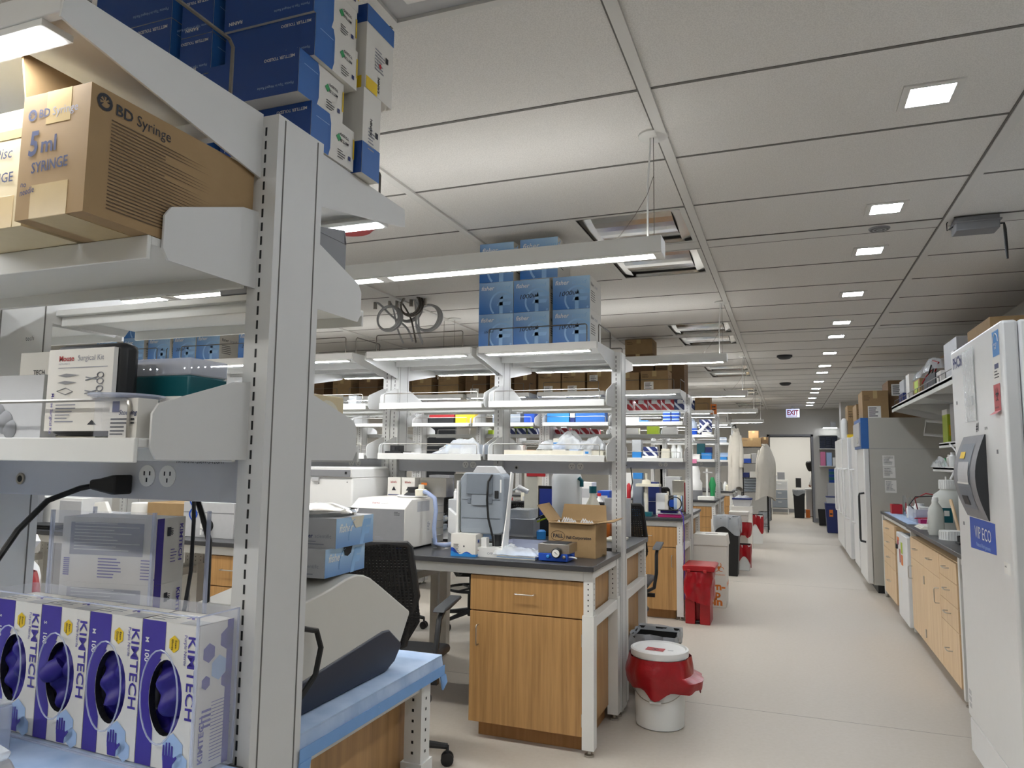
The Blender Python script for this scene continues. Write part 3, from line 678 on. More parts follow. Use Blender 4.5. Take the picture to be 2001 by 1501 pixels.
wthing(MB().tube([(-1.17, 1.2, 1.38), (-1.165, 1.2, 1.3), (-1.165, 1.2, 1.2), (-1.18, 1.2, 1.1), (-1.18, 1.22, .937)], .004, 'charcoal', 8), 'cord', 'thin grey cord hanging beside the thick black cord behind the glove boxes', 'cord')
# worktop pads
one(MB().box(-1.03, .0, 0, .70, 0, .003, 'pad').box(-.0, .004, 0, .7, -.06, .003, 'pad').box(-1.03, 0, -.004, 0, -.05, .003, 'pad'), 'bench_pad', 'pale blue absorbent pad under the purple glove boxes', 'bench pad', (-.871, .3295, .9155))
t = TH('bench_pad', 'pale blue absorbent pad taped over the worktop end under the grey instrument', 'bench pad', (-1.2, 1.19, .9155))
m = MB(); n = 24
m.box(-1.9, -.872, 1.188, 1.795, .9155, .919, 'pad')
rn = random.Random(3); pr_ = None
for i in range(n):
    y0, y1 = 1.188+i*.607/n, 1.188+(i+1)*.607/n
    c = [(-.872+.003*rn.uniform(-1, 1), y1)]
    a0 = pr_ or (-.870, y0); a1 = (c[0][0]+.004, y1)
    m.quad([(-.874, y0, .919), (-.874, y1, .919), (a1[0], y1, .885), (a0[0], y0, .885)][::-1], 'pad'); pr_ = a1
m.quad([(-1.9, 1.795, .919), (-1.9, 1.80, .87), (-.868, 1.80, .87), (-.872, 1.795, .919)], 'pad')
t.p(m, 'sheet')
m = MB().box(-.8665, -.8655, 1.185, 1.80, .868, .893, 'padtape').prism([(1.775, .868), (1.805, .868), (1.815, .845), (1.79, .83)], 'x', -.868, -.864, 'padtape').prism([(1.185, .868), (1.22, .868), (1.2, .80), (1.18, .78)], 'x', -.868, -.864, 'padtape')
t.p(m, 'tape', label='bright blue tape along the pad edge')
# glove boxes
GX, GY, GR = -.912, .966, -.055
def hexa(m, cx, cz, s, y, mt): m.quad([(cx+s*math.sin(a), y, cz+s*1.15*math.cos(a)) for a in [PI/3*i for i in range(6)]], mt)
def hand(m, cx, cz, s, y, mt):
    m.prism([(cx-.4*s, cz-.9*s), (cx+.4*s, cz-.9*s), (cx+.5*s, cz), (cx-.5*s, cz)], 'y', y-.0003, y, mt)
    for i, (dx, h) in enumerate(((-.42, .65), (-.16, .85), (.1, .88), (.36, .7))): m.prism([(cx+dx*s-.1*s, cz-.05*s), (cx+dx*s+.1*s, cz-.05*s), (cx+dx*s+.07*s, cz+h*s), (cx+dx*s-.07*s, cz+h*s)], 'y', y-.0003, y, mt)
    m.prism([(cx+.45*s, cz-.5*s), (cx+.85*s, cz-.05*s), (cx+.75*s, cz+.08*s), (cx+.4*s, cz-.15*s)], 'y', y-.0003, y, mt)
def glovebox(i, size, label, side):
    w, h, d = .131, .236, .074
    t = thing('glove_box', label, 'glove box', (GX-math.cos(GR)*.1332*i, GY-math.sin(GR)*.1332*i, .9225), GR, 'purple and white glove boxes standing in the clear holder')
    m = MB(); cx, cz, rx, rz = -w*.53, h*.48, w*.29, h*.26; n = 28
    # front face with oval cut
    def edge(a):
        c, s_ = math.cos(a), math.sin(a); k = min((w/2)/abs(c) if abs(c) > 1e-6 else 9, (h/2)/abs(s_) if abs(s_) > 1e-6 else 9); return (-w/2+c*k, 0, h/2+s_*k)
    ang = sorted([2*PI*j/n for j in range(n)]+[math.atan2(h/2*b, w/2*a) % (2*PI) for a, b in ((1, 1), (-1, 1), (-1, -1), (1, -1))]); N = len(ang)
    outer = [edge(a) for a in ang]; inner = [(cx+rx*math.cos(a), 0, cz+rz*math.sin(a)) for a in ang]
    for j in range(N):
        k = (j+1) % N; m.quad([inner[j], outer[j], outer[k], inner[k]][::1], 'box_white'); m.quad([inner[j], inner[k], (inner[k][0], .012, inner[k][2]), (inner[j][0], .012, inner[j][2])], 'dark')
    m.box(-w, 0, .001, d, 0, .001, 'box_white').box(-w, 0, .001, d, h-.001, h, 'box_white').box(-w, -w+.001, .001, d, 0, h, 'box_white').box(-.001, 0, .001, d, 0, h, 'box_white').box(-w, 0, d-.001, d, 0, h, 'box_white'); m.box(-w+.01, -.01, .05, .052, .01, h-.01, 'dark')
    t.rotation_euler[2] = GR
    m.build('carton', t)
    m = MB(); y = -.0006
    # purple left band, kept clear of the oval
    zz = [0, .04, .06, .08, .1, .12, .14, .16, h*.74, h*.78, h*.82, h]
    def ov(z): u = (z-cz)/rz; return cx-rx*math.sqrt(1-u*u) if abs(u) < 1 else 1
    for a, b in zip(zz[:-1], zz[1:]):
        xa = min(-w*.63 if a > h*.4 else -w*.72, ov(a)-.0005); xb = min(-w*.63 if b > h*.4 else -w*.72, ov(b)-.0005)
        if a >= h*.78: xa = xb = -w*.58
        if a == zz[8]: xa = -w*.66
        m.quad([(-w, y, a), (xa, y, a), (xb, y, b), (-w, y, b)], 'purple')
    m.text('KIMTECH', .026, (-.0225, y-.0006, h*.93), '-y', 'purple', .012, rot=-PI/2, width=.135); m.text('Purple Nitrile', .009, (-.0315, y-.0006, h*.93), '-y', 'purple', 0, rot=-PI/2)
    m.text('100', .015, (-w*.93, y-.0006, h*.80), '-y', 'white2', .02, rot=-PI/2); m.text(size, .012, (-w*.93, y-.0006, h*.88), '-y', 'white2', .02, rot=-PI/2)
    hexa(m, -w*.42, h*.855, .0125, y-.0004, 'yellow'); m.text('Exam', .0065, (-w*.40, y-.0008, h*.885), '-y', 'ink', .01, rot=-PI/2); m.text('Gloves', .0065, (-w*.46, y-.0008, h*.89), '-y', 'ink', .01, rot=-PI/2)
    hexa(m, -w*.35, h*.13, .026, y-.0002, 'lightblue'); hand(m, -w*.42, h*.1, .024, y-.0006, 'purple'); hexa(m, -w*.2, h*.06, .016, y-.0002, 'lightblue')
    m.lines((-w+.008, .01, h+.0006), '+z', .05, 3, -.01, .002, 'inkblue'); m.rect((-.001, .0, h+.0004), '+z', -w*.35, .03, 'lightgrey'); m.text('K', .03, (-w*.5, .03, h+.0008), '+z', 'purple', .03)
    if side:
        x = .0006
        m.quad([(x, d-.014, 0), (x, d, 0), (x, d, h), (x, d-.014, h)], 'purple')
        for cy, cz2, s in ((.06, h*.87, .016), (.022, h*.8, .014), (.045, h*.68, .018), (.018, h*.6, .01), (.062, h*.58, .012)):
            m.quad([(x, cy+s*math.sin(a), cz2+s*1.15*math.cos(a)) for a in [PI/3*q for q in range(6)]], 'lightblue' if s > .015 and cz2 < h*.8 else 'purple')
        m.text('KIMTECH', .014, (x+.0004, .018, h*.06), '+x', 'purple', .03, rot=PI/2, width=.075); m.lines((x+.0003, .032, h*.45), '+x', .045, 18, .0055, .0012, 'purple', 5)
        for q in range(4): m.rect((x+.0003, .012, h*(.4-.035*q)), '+x', .02, .004, 'purple')
    m.build('printed_panels', t)
    m = MB(); rn = random.Random(i+2); n1, n2 = 16, 22
    vs = []; fs = []
    for a in range(n1+1):
        for b in range(n2+1):
            u = -1+2*a/n1; v = -1+2*b/n2
            x = cx+u*rx*1.12; z = cz+v*rz*1.12; r = u*u+v*v
            y = .022-.018*max(0, 1-r)*(1 if v > -.5 or i > 1 else .2)+.007*math.sin(5*u+3*v+i)+.005*math.sin(9*v-4*u+i*2)
            vs.append((x, y, z))
    for a in range(n1):
        for b in range(n2): p_ = a*(n2+1)+b; fs.append((p_, p_+n2+1, p_+n2+2, p_+1))
    m.add(vs, fs, 'glove'); gv = m.build('gloves', t)
    if i == 2:
        m = MB(); m.tube([(cx-.005, .006, cz+.02), (cx-.012, -.002, cz+.012), (cx-.024, -.006, cz+.002), (cx-.030, -.004, cz-.006)], [.016, .019, .017, .009], 'glove', 12); m.build('glove_cuff', gv)
    return t
glovebox(0, 'M', 'purple and white glove box marked M, rightmost in the clear holder', True)
glovebox(1, 'M', 'purple and white glove box marked M, second from right in the holder', False)
glovebox(2, 'S', 'purple and white glove box marked S with a glove cuff hanging out', False)
glovebox(3, 'S', 'purple and white glove box half hidden behind the hanging black cord', False)
# clear holder
W_, H_, D_ = 4*.1332+.010, .258, .082
t = thing('glove_holder', 'clear acrylic holder around the four upright purple glove boxes', 'box holder', (GX+.006*math.cos(GR)+.0, GY-.008, .919), GR)
m = MB(); m.box(.001, .004, -.002, D_, 0, H_, 'acrylic').box(-W_-.003, -W_, -.002, D_, 0, H_, 'acrylic').box(-W_, 0, -.005, D_, 0, .003, 'acrylic').box(-W_, 0, D_, D_+.003, 0, H_, 'acrylic')
m.build('shell', t)
m = MB()
for q in range(4):
    cx = -.076-.1332*q; m.tube([(cx+.043*math.cos(a), -.006, .122+.075*math.sin(a)) for a in [2*PI*i/24 for i in range(24)]], .0015, 'acrylic_edge', 6, True)
m.box(.0, .004, -.006, -.003, 0, H_, 'acrylic_edge').box(-W_, .004, -.006, -.003, H_-.002, H_, 'acrylic_edge').box(.001, .004, D_, D_+.003, 0, H_, 'acrylic_edge').box(.001, .004, -.004, D_, H_-.002, H_, 'acrylic_edge').box(-W_, .004, -.006, -.003, 0, .003, 'acrylic_edge')
m.build('edges', t)
# boxes lying behind
def flatbox(x, y, z, label, rz=.14):
    w, h, d = .222, .1295, .085
    t = thing('glove_box', label, 'glove box', (x, y, z), rz, 'purple glove boxes lying stacked behind the upright ones')
    m = MB().box(0, w, 0, d, 0, h, 'box_white'); y = -.0008
    m.box(w+.0002, w+.0008, 0, .02, 0, h, 'purple').rect((.02, y, h*.42), '-y', w*.78, h*.5, 'greyprint')
    m.lines((.03, y-.0005, h*.9), '-y', w*.7, 9, .0065, .0015, 'white2', 8); m.lines((.09, y-.0005, h*.36), '-y', w*.3, 7, .006, .0025, 'purple', 3); m.lines((.19, y-.0005, h*.36), '-y', w*.16, 7, .006, .002, 'purple', 4)
    for q in range(9): m.rect((.008, y-.0005, h*.1+q*.004), '-y', .014, .0024, 'purple')
    m.text('KIMTECH', .014, (w+.0014, d-.018, h*.9), '+x', 'purple', .03, rot=-PI/2, width=.075); m.text('100', .01, (w+.0014, .04, h*.85), '+x', 'ink', .02, rot=-PI/2); m.rect((w+.0012, .03, h*.72), '+x', .01, .018, 'ink'); m.lines((w+.0012, .042, h*.5), '+x', .02, 5, .006, .0015, 'purple')
    m.build('carton', t, bevel=.001); return t
for i in range(3): flatbox(-1.393, 1.083, .9225+.1298*i, 'purple printed glove box lying flat behind the holder, %s of the three' % ('lowest', 'middle', 'topmost')[i])
t = TH('glove_holder', 'tall clear acrylic rack around the stacked glove boxes', 'box holder', (-1.25, 1.15, .919))
m = MB()
for (x, y) in ((-1.41, 1.072), (-1.172, 1.105), (-1.418, 1.175), (-1.115, 1.19)): t.p(MB().box(x-.003, x+.003, y-.003, y+.003, .919, 1.325, 'acrylic_edge'), 'corner_post')
pass; t.p(rot(MB().box(-1.41, -1.17, 1.086, 1.088, .9195, 1.325, 'acrylic'), (-1.29, 1.087), .14), 'front_panel')
# items at the lower left
t = TH('tube_rack', 'clear plastic box holding a green clip, left of the glove boxes', 'rack', (-1.33, .9, .919))
t.p(MB().box(-1.40, -1.285, .80, .93, .919, 1.0, 'acrylic_edge').box(-1.40, -1.285, .80, .93, 1.0, 1.006, 'bagclear'), 'box', .003); t.p(MB().prism([(-1.37, .955), (-1.3, .965), (-1.292, .94), (-1.3, .93), (-1.37, .93)], 'y', .82, .90, 'green'), 'clip', .003)
t = TH('bench_instrument', 'pale grey bench instrument corner with clear hinged lid at lower left', 'instrument', (-1.16, .70, .919))
t.p(MB().prism([(-1.4, .919), (-1.085, .919), (-1.08, .965), (-1.1, .985), (-1.4, .985)], 'y', .66, .80, 'lightgrey'), 'housing', .006); t.p(MB().prism([(-1.4, .988), (-1.09, .988), (-1.085, 1.0), (-1.13, 1.012), (-1.4, 1.03)], 'y', .665, .79, 'bagclear'), 'lid', .004)
# ---------------- far side of nearest row
def spray(x, y, z, label, h=.28, body='bottlewhite', head='white2', s=1.0):
    t = TH('spray_bottle', label, 'spray bottle', (x, y, z)); r = .04*s
    t.p(MB().lathe(x, y, [(r*.9, z), (r, z+.01), (r, z+h*.55), (r*.85, z+h*.65), (r*.35, z+h*.74), (r*.33, z+h*.8)], body, 22), 'bottle')
    hd = MB().lathe(x, y, [(r*.42, z+h*.74), (r*.42, z+h*.84)], head, 16).prism([(x-r*.9, z+h*.95), (x-r*.85, z+h), (x+r*.6, z+h), (x+r*1.0, z+h*.93), (x+r*.4, z+h*.84), (x-r*.3, z+h*.84)], 'y', y-r*.3, y+r*.3, head)
    hh = t.p(hd, 'spray_head', .002); t.p(MB().tube([(x-r*.5, y, z+h*.92), (x-r*.65, y, z+h*.84), (x-r*1.0, y, z+h*.76)], r*.1, head, 6), 'trigger', parent=hh)
    return t
spray(-2.15, 1.56, .9155, 'white trigger spray bottle behind the red bag, left edge of the picture')
def bagmesh(x, y, z0, z1, rx, ry, mt, seed=1, flare=.1, n=36, amp=.06, rag=.05):
    m = MB(); rn = random.Random(seed); ph = [rn.uniform(0, 6.28) for _ in range(6)]; rows = 9; vs = []; fs = []
    for j in range(rows):
        f = j/(rows-1)
        for i in range(n):
            a = 2*PI*i/n
            w = 1+flare*(1-abs(2*f-1.1))+amp*(math.sin(5*a+ph[0]+3*f)*.5+math.sin(9*a+ph[1]-4*f)*.35+math.sin(14*a+ph[2])*.25)
            zz = z0+(z1-z0)*f+(rag*(math.sin(3*a+ph[3])+.6*math.sin(7*a+ph[4])) if j == 0 else 0)
            ca, sa = math.cos(a), math.sin(a); q = 1
            vs.append((x+rx*w*ca, y+ry*w*sa, zz))
    for j in range(rows-1):
        for i in range(n): fs.append((j*n+i, j*n+(i+1) % n, (j+1)*n+(i+1) % n, (j+1)*n+i))
    m.add(vs, fs, mt); return m
t = TH('waste_bin', 'benchtop waste bin lined with a red biohazard bag, left edge behind the cord', 'waste bin', (-2.08, 1.36, .919))
t.p(MB().lathe(-2.08, 1.36, [(.10, .919), (.12, 1.08), (.125, 1.085)], 'white2', 24), 'bin'); t.p(bagmesh(-2.08, 1.36, .96, 1.11, .14, .14, 'redbag', 3, .1), 'bin_liner', label='red bag folded over the rim')
# grey instrument on the pad
def tri(cx): pass
ix0, ix1 = -1.16, -.93
prof = [(1.205, .921), (1.205, 1.14), (1.30, 1.185), (1.40, 1.215), (1.46, 1.205), (1.52, 1.17), (1.72, 1.045), (1.71, 1.03), (1.655, .965), (1.655, .96)]
prof = [(1.215, .93), (1.215, 1.135), (1.36, 1.155), (1.42, 1.168), (1.46, 1.171), (1.49, 1.166), (1.52, 1.155), (1.56, 1.133), (1.715, 1.043), (1.717, 1.036), (1.672, .972), (1.64, .935)]
t = TH('thermal_cycler', 'light grey bench instrument with navy base on the blue padded worktop', 'instrument', (-1.05, 1.45, .919))
t.p(MB().prism(prof, 'x', ix0, ix1, 'ivory'), 'housing', .008)
t.p(MB().prism([(1.205, .921), (1.205, .985), (1.26, .985), (1.58, 1.02), (1.61, 1.017), (1.668, .975), (1.67, .965), (1.64, .935), (1.60, .921)], 'x', ix0+.0-.003, ix1+.004, 'navyplastic'), 'base', .004, 'navy blue rounded base')
t.p(MB().box(ix1+.0002, ix1+.0012, 1.218, 1.26, 1.05, 1.16, 'paper').box(ix1+.001, ix1+.0016, 1.22, 1.256, 1.085, 1.10, 'navy'), 'sticker')
t.p(MB().box(ix1-.03, ix1+.003, 1.206, 1.23, .94, 1.04, 'steel').box(ix1+.003, ix1+.0036, 1.207, 1.228, .95, .97, 'ink'), 'rear_plate')
wthing(MB().tube([(-.93, 1.225, .95), (-.915, 1.245, .962), (-.905, 1.28, 1.0), (-.905, 1.295, 1.05), (-.91, 1.285, 1.085), (-.92, 1.25, 1.095), (-.93, 1.21, 1.09)], .006, 'cable', 8), 'cord', 'short black looped power cord at the back of the grey instrument', 'cord')
def fsbox(x1, y0, y1, z0, z1, w, label, rz, slot=None):
    """blue+white box seen from its corner: blue print on +x long face, white end facing -y"""
    t = thing('tip_box', label, 'box', (x1, y0, z0), rz, 'blue and white boxes stacked on the grey instrument'); L = y1-y0; h = z1-z0
    m = MB().box(-w, 0, 0, L, 0, h, 'lightgrey'); m.rect((.0007, .0, 0), '+x', L, h, 'blue')
    m.text('fisher', h*.40, (.0012, .012, h*.52), '+x', 'white2', .02, .25); m.text('F', h*1.1, (.0012, L*.62, h*.05), '+x', 'bluef', .06, .3)
    m.tube([(.0012, L*.5+h*.45*math.cos(a), h*.3+h*.62*math.sin(a)) for a in [PI*.55+PI*.5*i/8 for i in range(9)]], .0014, 'bluef', 4)
    m.text('fisher', h*.2, (-.088, -.0006, h*.34), '-y', 'navy', .02); m.text('scientific', h*.19, (-.088+h*.52, -.0006, h*.34), '-y', 'greyprint'); m.tube([(-.096+.006*math.cos(q), -.0008, h*.40+.006*math.sin(q)) for q in [2*PI*i/12 for i in range(12)]], .0008, 'navy', 4, True)
    m.lines((-.09, -.0006, h*.2), '-y', .065, 2, h*.09, h*.035, 'greyprint')
    if slot == 'hole':
        m.quad([(.0018, L*.42, h), (.0018, L*.66, h), (.0018, L*.62, h*.72), (.0018, L*.54, h*.62), (.0018, L*.47, h*.66)][::-1], 'dark')
    if slot == 'torn': m.quad([(.0018, L*.36, h), (.0018, L*.72, h), (.0018, L*.66, h*.62), (.0018, L*.5, h*.6)][::-1], 'cream')
    m.build('carton', t, bevel=.001)
fsbox(-.952, 1.365, 1.535, 1.174, 1.236, .19, 'blue and white tip box with a torn hand hole, lower of two on the instrument', .04, 'hole')
fsbox(-.940, 1.385, 1.55, 1.2365, 1.302, .19, 'blue and white tip box, upper of two on the grey instrument', .04, 'torn')
wthing(bagmesh(-1.035, 1.46, 1.303, 1.318, .085, .07, 'alu', 4, .1, 24, .1, .002).lathe(-1.035, 1.46, [(.07, 1.317), (.03, 1.33)], 'alu', 20), 'foil_pouch', 'silver foil pouch lying on the upper blue and white box', 'pouch')
# cartons on the far-side shelves beside the post
t = TH('cardboard_box', 'tan carton with a pale round print and blue marks, low far shelf by the post', 'box', (-1.0, 1.285, ZL))
m = MB().box(-1.13, -.915, 1.215, 1.36, ZL, ZL+.105, 'cardlight'); m.prism([(1.215, ZL+.105), (1.36, ZL+.105), (1.36, ZL+.108), (1.215, ZL+.135)], 'x', -1.13, -1.127, 'cardlight').quad([(-.914, 1.36, ZL+.105), (-.914, 1.215, ZL+.105), (-.914, 1.215, ZL+.135)], 'cardlight').quad([(-.9138, 1.30+.045*math.cos(a), ZL+.05+.045*math.sin(a)) for a in [2*PI*i/20 for i in range(20)]], 'cream') if False else None
m.quad([(-.9145, 1.30+.05*math.cos(2*PI*i/22), ZL+.045+.05*math.sin(2*PI*i/22)) for i in range(22)], 'cream')
for yy in (1.285, 1.315): m.quad([(-.9135, yy+.009*math.cos(2*PI*i/14), ZL+.06+.022*math.sin(2*PI*i/14)) for i in range(14)], 'skyblue')
m.box(-1.13, -.915, 1.356, 1.36, ZL+.1, ZL+.112, 'paper'); t.p(m, 'carton', .002)
t = TH('cardboard_box', 'grey brown carton with open flap on the middle far shelf behind the post', 'box', (-.98, 1.27, 1.7775))
t.p(MB().box(-1.12, -.917, 1.19, 1.352, 1.7775, 1.915, 'midgrey'), 'carton', .002); t.p(MB().prism([(1.345, 1.915), (1.352, 1.915), (1.345, 1.945), (1.34, 1.945)], 'x', -1.12, -.917, 'midgrey').prism([(1.20, 1.915), (1.35, 1.915), (1.34, 1.945)], 'x', -.920, -.917, 'midgrey'), 'flap')
wthing(bagmesh(-1.2, 1.9, 1.58, 1.64, .05, .04, 'bagwhite', 8), 'x', 'x', 'x') if False else None
# blue and white tip cartons on top of the nearest row
ZT = 2.0812
def mtbox(xr, y, z, w, d, h, label, upright=False):
    t = thing('tip_carton', label, 'box', (xr, y, z), 0, 'blue and white tip cartons on the nearest top shelf')
    m = MB().box(-w, 0, 0, d, 0, h, 'box_white')
    m.rect((-w, -.0005, 0), '-y', w, h, 'mtblue'); f = .4
    m.rect((.0005, 0, 0), '+x', d*f, h, 'mtblue2'); m.quad([(.001, d*f*.98, 0), (.001, d*f*1.08, h*.2), (.001, d*f*1.08, h*.8), (.001, d*f*.98, h)], 'mtblue2')
    m.text('METTLER TOLEDO', h*.10, (-.01, -.0012, h*.88), '-y', 'white2', .015, rot=PI); m.text('Pipette Tips in Hinged Racks', h*.085, (-.01, -.0012, h*.24), '-y', 'lightblue', 0, rot=PI)
    m.text('RAININ', h*.12, (-w+.05, -.0012, h*.2), '-y', 'white2', .02, rot=PI)
    m.rect((.0012, d*.1, h*.72), '+x', d*.3, .0012, 'lightblue')
    m.text('METTLER', h*.09, (.0012, d*.86, h*.6), '+x', 'ink', .02, rot=PI); m.text('TOLEDO', h*.09, (.0012, d*.86-.0, h*.74), '+x', 'ink', .02, rot=PI); m.prism([(d*.62, h*.5), (d*.68, h*.6), (d*.62, h*.7), (d*.56, h*.6)], 'x', .0008, .0012, 'led_green')
    m.rect((.0012, d*.86, h*.2), '+x', d*.06, d*.06, 'navy'); m.lines((.0012, d*.6, h*.3), '+x', d*.2, 4, h*.06, h*.02, 'ink'); m.rect((.0012, d*.97, h*.3), '+x', d*.03, h*.5, 'yellow')
    m.build('carton', t, bevel=.001); return t
offs = [(.0, .01), (-.005, -.03), (.005, .005), (.003, .0), (.002, .005), (0, 0)]
nth = ['lowest', 'second from bottom', 'third from bottom', 'fourth from bottom', 'fifth from bottom', 'topmost']
for i, (dx, dy) in enumerate(offs): mtbox(-.903+dx, 1.178+dy, ZT+.0945*i, .235, .158, .093, 'dark blue tip carton, %s in the stack above the nearest post' % nth[i])
for i in range(6): mtbox(-1.155, 1.165, ZT+.0945*i, .09, .158, .093, 'dark blue tip carton, %s in the narrow second stack on the top shelf' % nth[i])
for i in range(5): mtbox(-1.26, 1.15, ZT+.11*i, .235, .158, .108, 'dark blue tip carton, %s in the left stack on the nearest top shelf' % nth[i])
for i in range(2): 
    t = thing('tip_carton', 'white and blue tip carton standing upright, %s at the shelf corner' % ('lower one' if i == 0 else 'upper one with yellow tab'), 'box', (-.885+.02*i*0, 1.352+.004*i, ZT+.2045*i), 0, 'blue and white tip cartons on the nearest top shelf')
    w, d, h = .20, .075 if i == 0 else .12, .204; m = MB().box(-w, 0, 0, d, 0, h, 'box_white')
    zb = (0, .075) if i == 0 else (.16, h)
    m.rect((.0006, 0, zb[0]), '+x', d, zb[1]-zb[0], 'mtblue2'); m.rect((-w, -.0006, zb[0]), '-y', w, zb[1]-zb[0], 'mtblue')
    m.text('RAININ', .012, (.001, d*.5, .01+.09*(1-i)), '+x', 'ink', .02, rot=PI/2); m.lines((.001, d*.3, h*.55), '+x', d*.4, 7, .008, .003, 'greyprint'); m.rect((.001, d*.7, h*.5), '+x', .012, .014, 'ink')
    if i: m.rect((.001, .002, .0), '+x', d*.4, .03, 'yellow'); m.rect((-w*.4, -.001, .0), '-y', w*.35, .03, 'yellow'); m.lathe(0, 0, [(0, 0)], 'red', 3, False)
    if i: m.quad([(.0012, d*.5+.006*math.cos(a), .08+.006*math.sin(a)) for a in [2*PI*q/12 for q in range(12)]], 'red')
    m.build('carton', t, bevel=.001)
for i in range(2): 
    t = thing('tip_carton', 'white tip carton, %s behind the blue stack at the shelf edge' % ('lower one' if i == 0 else 'upper one'), 'box', (-.95, 1.432, ZT+.2045*i), 0, 'blue and white tip cartons on the nearest top shelf')
    MB().box(-.2, 0, 0, .055, 0, .2, 'box_white').rect((.0006, 0, 0), '+x', .055, .07, 'mtblue2').build('carton', t, bevel=.001)
# ================================================================ second bench row: top shelf boxes
fx = [(-1.655, .212), (-1.44, .214), (-1.206, .214)]
hn = {(0, 0): '1000ul', (1, 0): '1000ul', (1, 1): '1000ul', (2, 0): '1000ul', (2, 1): '1000ul'}
cn = ('left', 'middle', 'right')
for i, (x, w) in enumerate(fx):
    for r in range(2):
        fisher(x, 3.80, Z_TOP+.0505+.187*r, w, .186, .25, 'blue fronted tip box, %s column, %s row, on the second row top shelf' % (cn[i], ('bottom', 'upper')[r]), hn.get((i, r)), hs=(.02 if i == 0 else .036))
fisher(-1.655, 3.80, Z_TOP+.0505+.374, .212, .232, .25, 'blue fronted tip box, left one of the two highest, above the light bar')
fisher(-1.40, 3.79, Z_TOP+.0505+.374, .225, .232, .25, 'blue fronted tip box, right one of the two highest, above the light bar')
# row of the same boxes seen through the gap of the nearest rack
xx = -3.0
t0 = fisher(-3.42, 3.83, Z_TOP+.0505, .20, .186, .24, 'single blue fronted tip box with long white side, left part of the second row', '200ul', hs=.03)
for i, x in enumerate((-3.66-.12, -3.99, -4.22, -4.46, -4.72)):
    for r in range(2):
        fisher(x, 3.83, Z_TOP+.0505+.187*r, .20, .186, .24, 'blue fronted tip box, %s from the single box, %s row, seen through the nearest rack' % (ORD[i].replace('nearest', 'first'), ('lower', 'upper')[r]), '200ul' if (i+r) % 2 else None, hs=.03)
# hoses coming down from the ceiling
def hose(pts, r, mt, label, coil=None):
    t = TH('service_hose', label, 'hose', (pts[0][0], pts[0][1], ZC-.001), 'hoses looped from the ceiling above the second row')
    P = []
    for a in range(len(pts)-1):
        for q in range(5):
            f = q/5; p0, p1, p2, p3 = (Vector(pts[max(a-1, 0)]), Vector(pts[a]), Vector(pts[a+1]), Vector(pts[min(a+2, len(pts)-1)]))
            P.append(tuple(.5*((2*p1)+(-p0+p2)*f+(2*p0-5*p1+4*p2-p3)*f*f+(-p0+3*p1-3*p2+p3)*f**3)))
    P.append(pts[-1]); t.p(MB().tube(P, r, mt, 8), 'hose')
    if coil:
        cx, cy, cz, R = coil; m = MB()
        for q in range(4):
            m.tube([(cx+(R+.006*q)*math.cos(a), cy+.012*(q-1.5)+.01*math.sin(a), cz+(R+.008*(q % 2))*math.sin(a)) for a in [2*PI*i/28 for i in range(28)]], r*.9, mt, 7, True)
        t.p(m, 'coil')
    t.p(MB().lathe(pts[0][0], pts[0][1], [(r*1.7, ZC-.06), (r*1.7, ZC-.001)], 'steel' if mt != 'red' else mt, 12), 'fitting')
    return t
hy = 5.2; hx = lambda px: -3.04+(px-770)*.00545; hz = lambda py: 1.44+(905-py)*.00412-.02
def HP(l): return [(hx(a), hy+.01*i, min(hz(b), 2.739)) for i, (a, b) in enumerate(l)]
hose(HP([(737, 558), (745, 590), (765, 615), (790, 640), (800, 668)]), .009, 'lightgrey', 'pale grey ceiling hose with coil, leftmost of the hoses', (hx(762), hy, hz(620), .10))
hose(HP([(762, 558), (768, 600), (775, 640), (785, 672)]), .0075, 'lightgrey', 'pale grey ceiling hose with coil, second from left', (hx(788), hy+.08, hz(600), .10))
hose(HP([(775, 558), (783, 590), (797, 620), (803, 650), (806, 672)]), .0075, 'wire', 'dark steel braided ceiling hose with small coil', (hx(806), hy-.06, hz(599), .085))
hose(HP([(800, 555), (806, 590), (808, 640), (818, 672)]), .009, 'lightgrey', 'pale grey ceiling hose with coil, second from right')
hose(HP([(824, 555), (812, 590), (812, 640), (818, 676)]), .0075, 'lightgrey', 'pale grey ceiling hose with coil, rightmost of the hoses', (hx(825), hy+.04, hz(622), .105))
wthing(MB().lathe(-2.17, 3.2, [(.0, ZC-.09), (.13, ZC-.09), (.16, ZC-.06), (.16, ZC-.03), (.1, ZC-.001)], 'redbin', 26, False).box(-2.25, -2.09, 3.06, 3.09, ZC-.12, ZC-.06, 'paper').text('FIRE', .04, (-2.22, 3.059, ZC-.105), '-y', 'redbin', .02), 'fire_alarm', 'red ceiling fire alarm with white front reading FIRE', 'alarm')
wthing(MB().lathe(-2.4, 5.2, [(.05, 2.50), (.09, 2.53), (.09, 2.6), (.0, 2.6)], 'redbin', 20, False) if False else MB().lathe(-2.07, 6.3, [(.04, ZC-.03), (.05, ZC-.001)], 'redbin', 18), 'sprinkler', 'small red ceiling fitting beyond the nearest shelf bracket', 'ceiling fitting')
wthing(MB().lathe(-2.05, 7.0, [(.0, ZC-.09), (.08, ZC-.08), (.11, ZC-.02), (.11, ZC-.001)], 'lightgrey', 24, False), 'smoke_detector', 'x', 'x')['label'] = 'round grey smoke detector beside an unlit ceiling fitting'
bpy.data.objects['smoke_detector']['category'] = 'smoke detector'
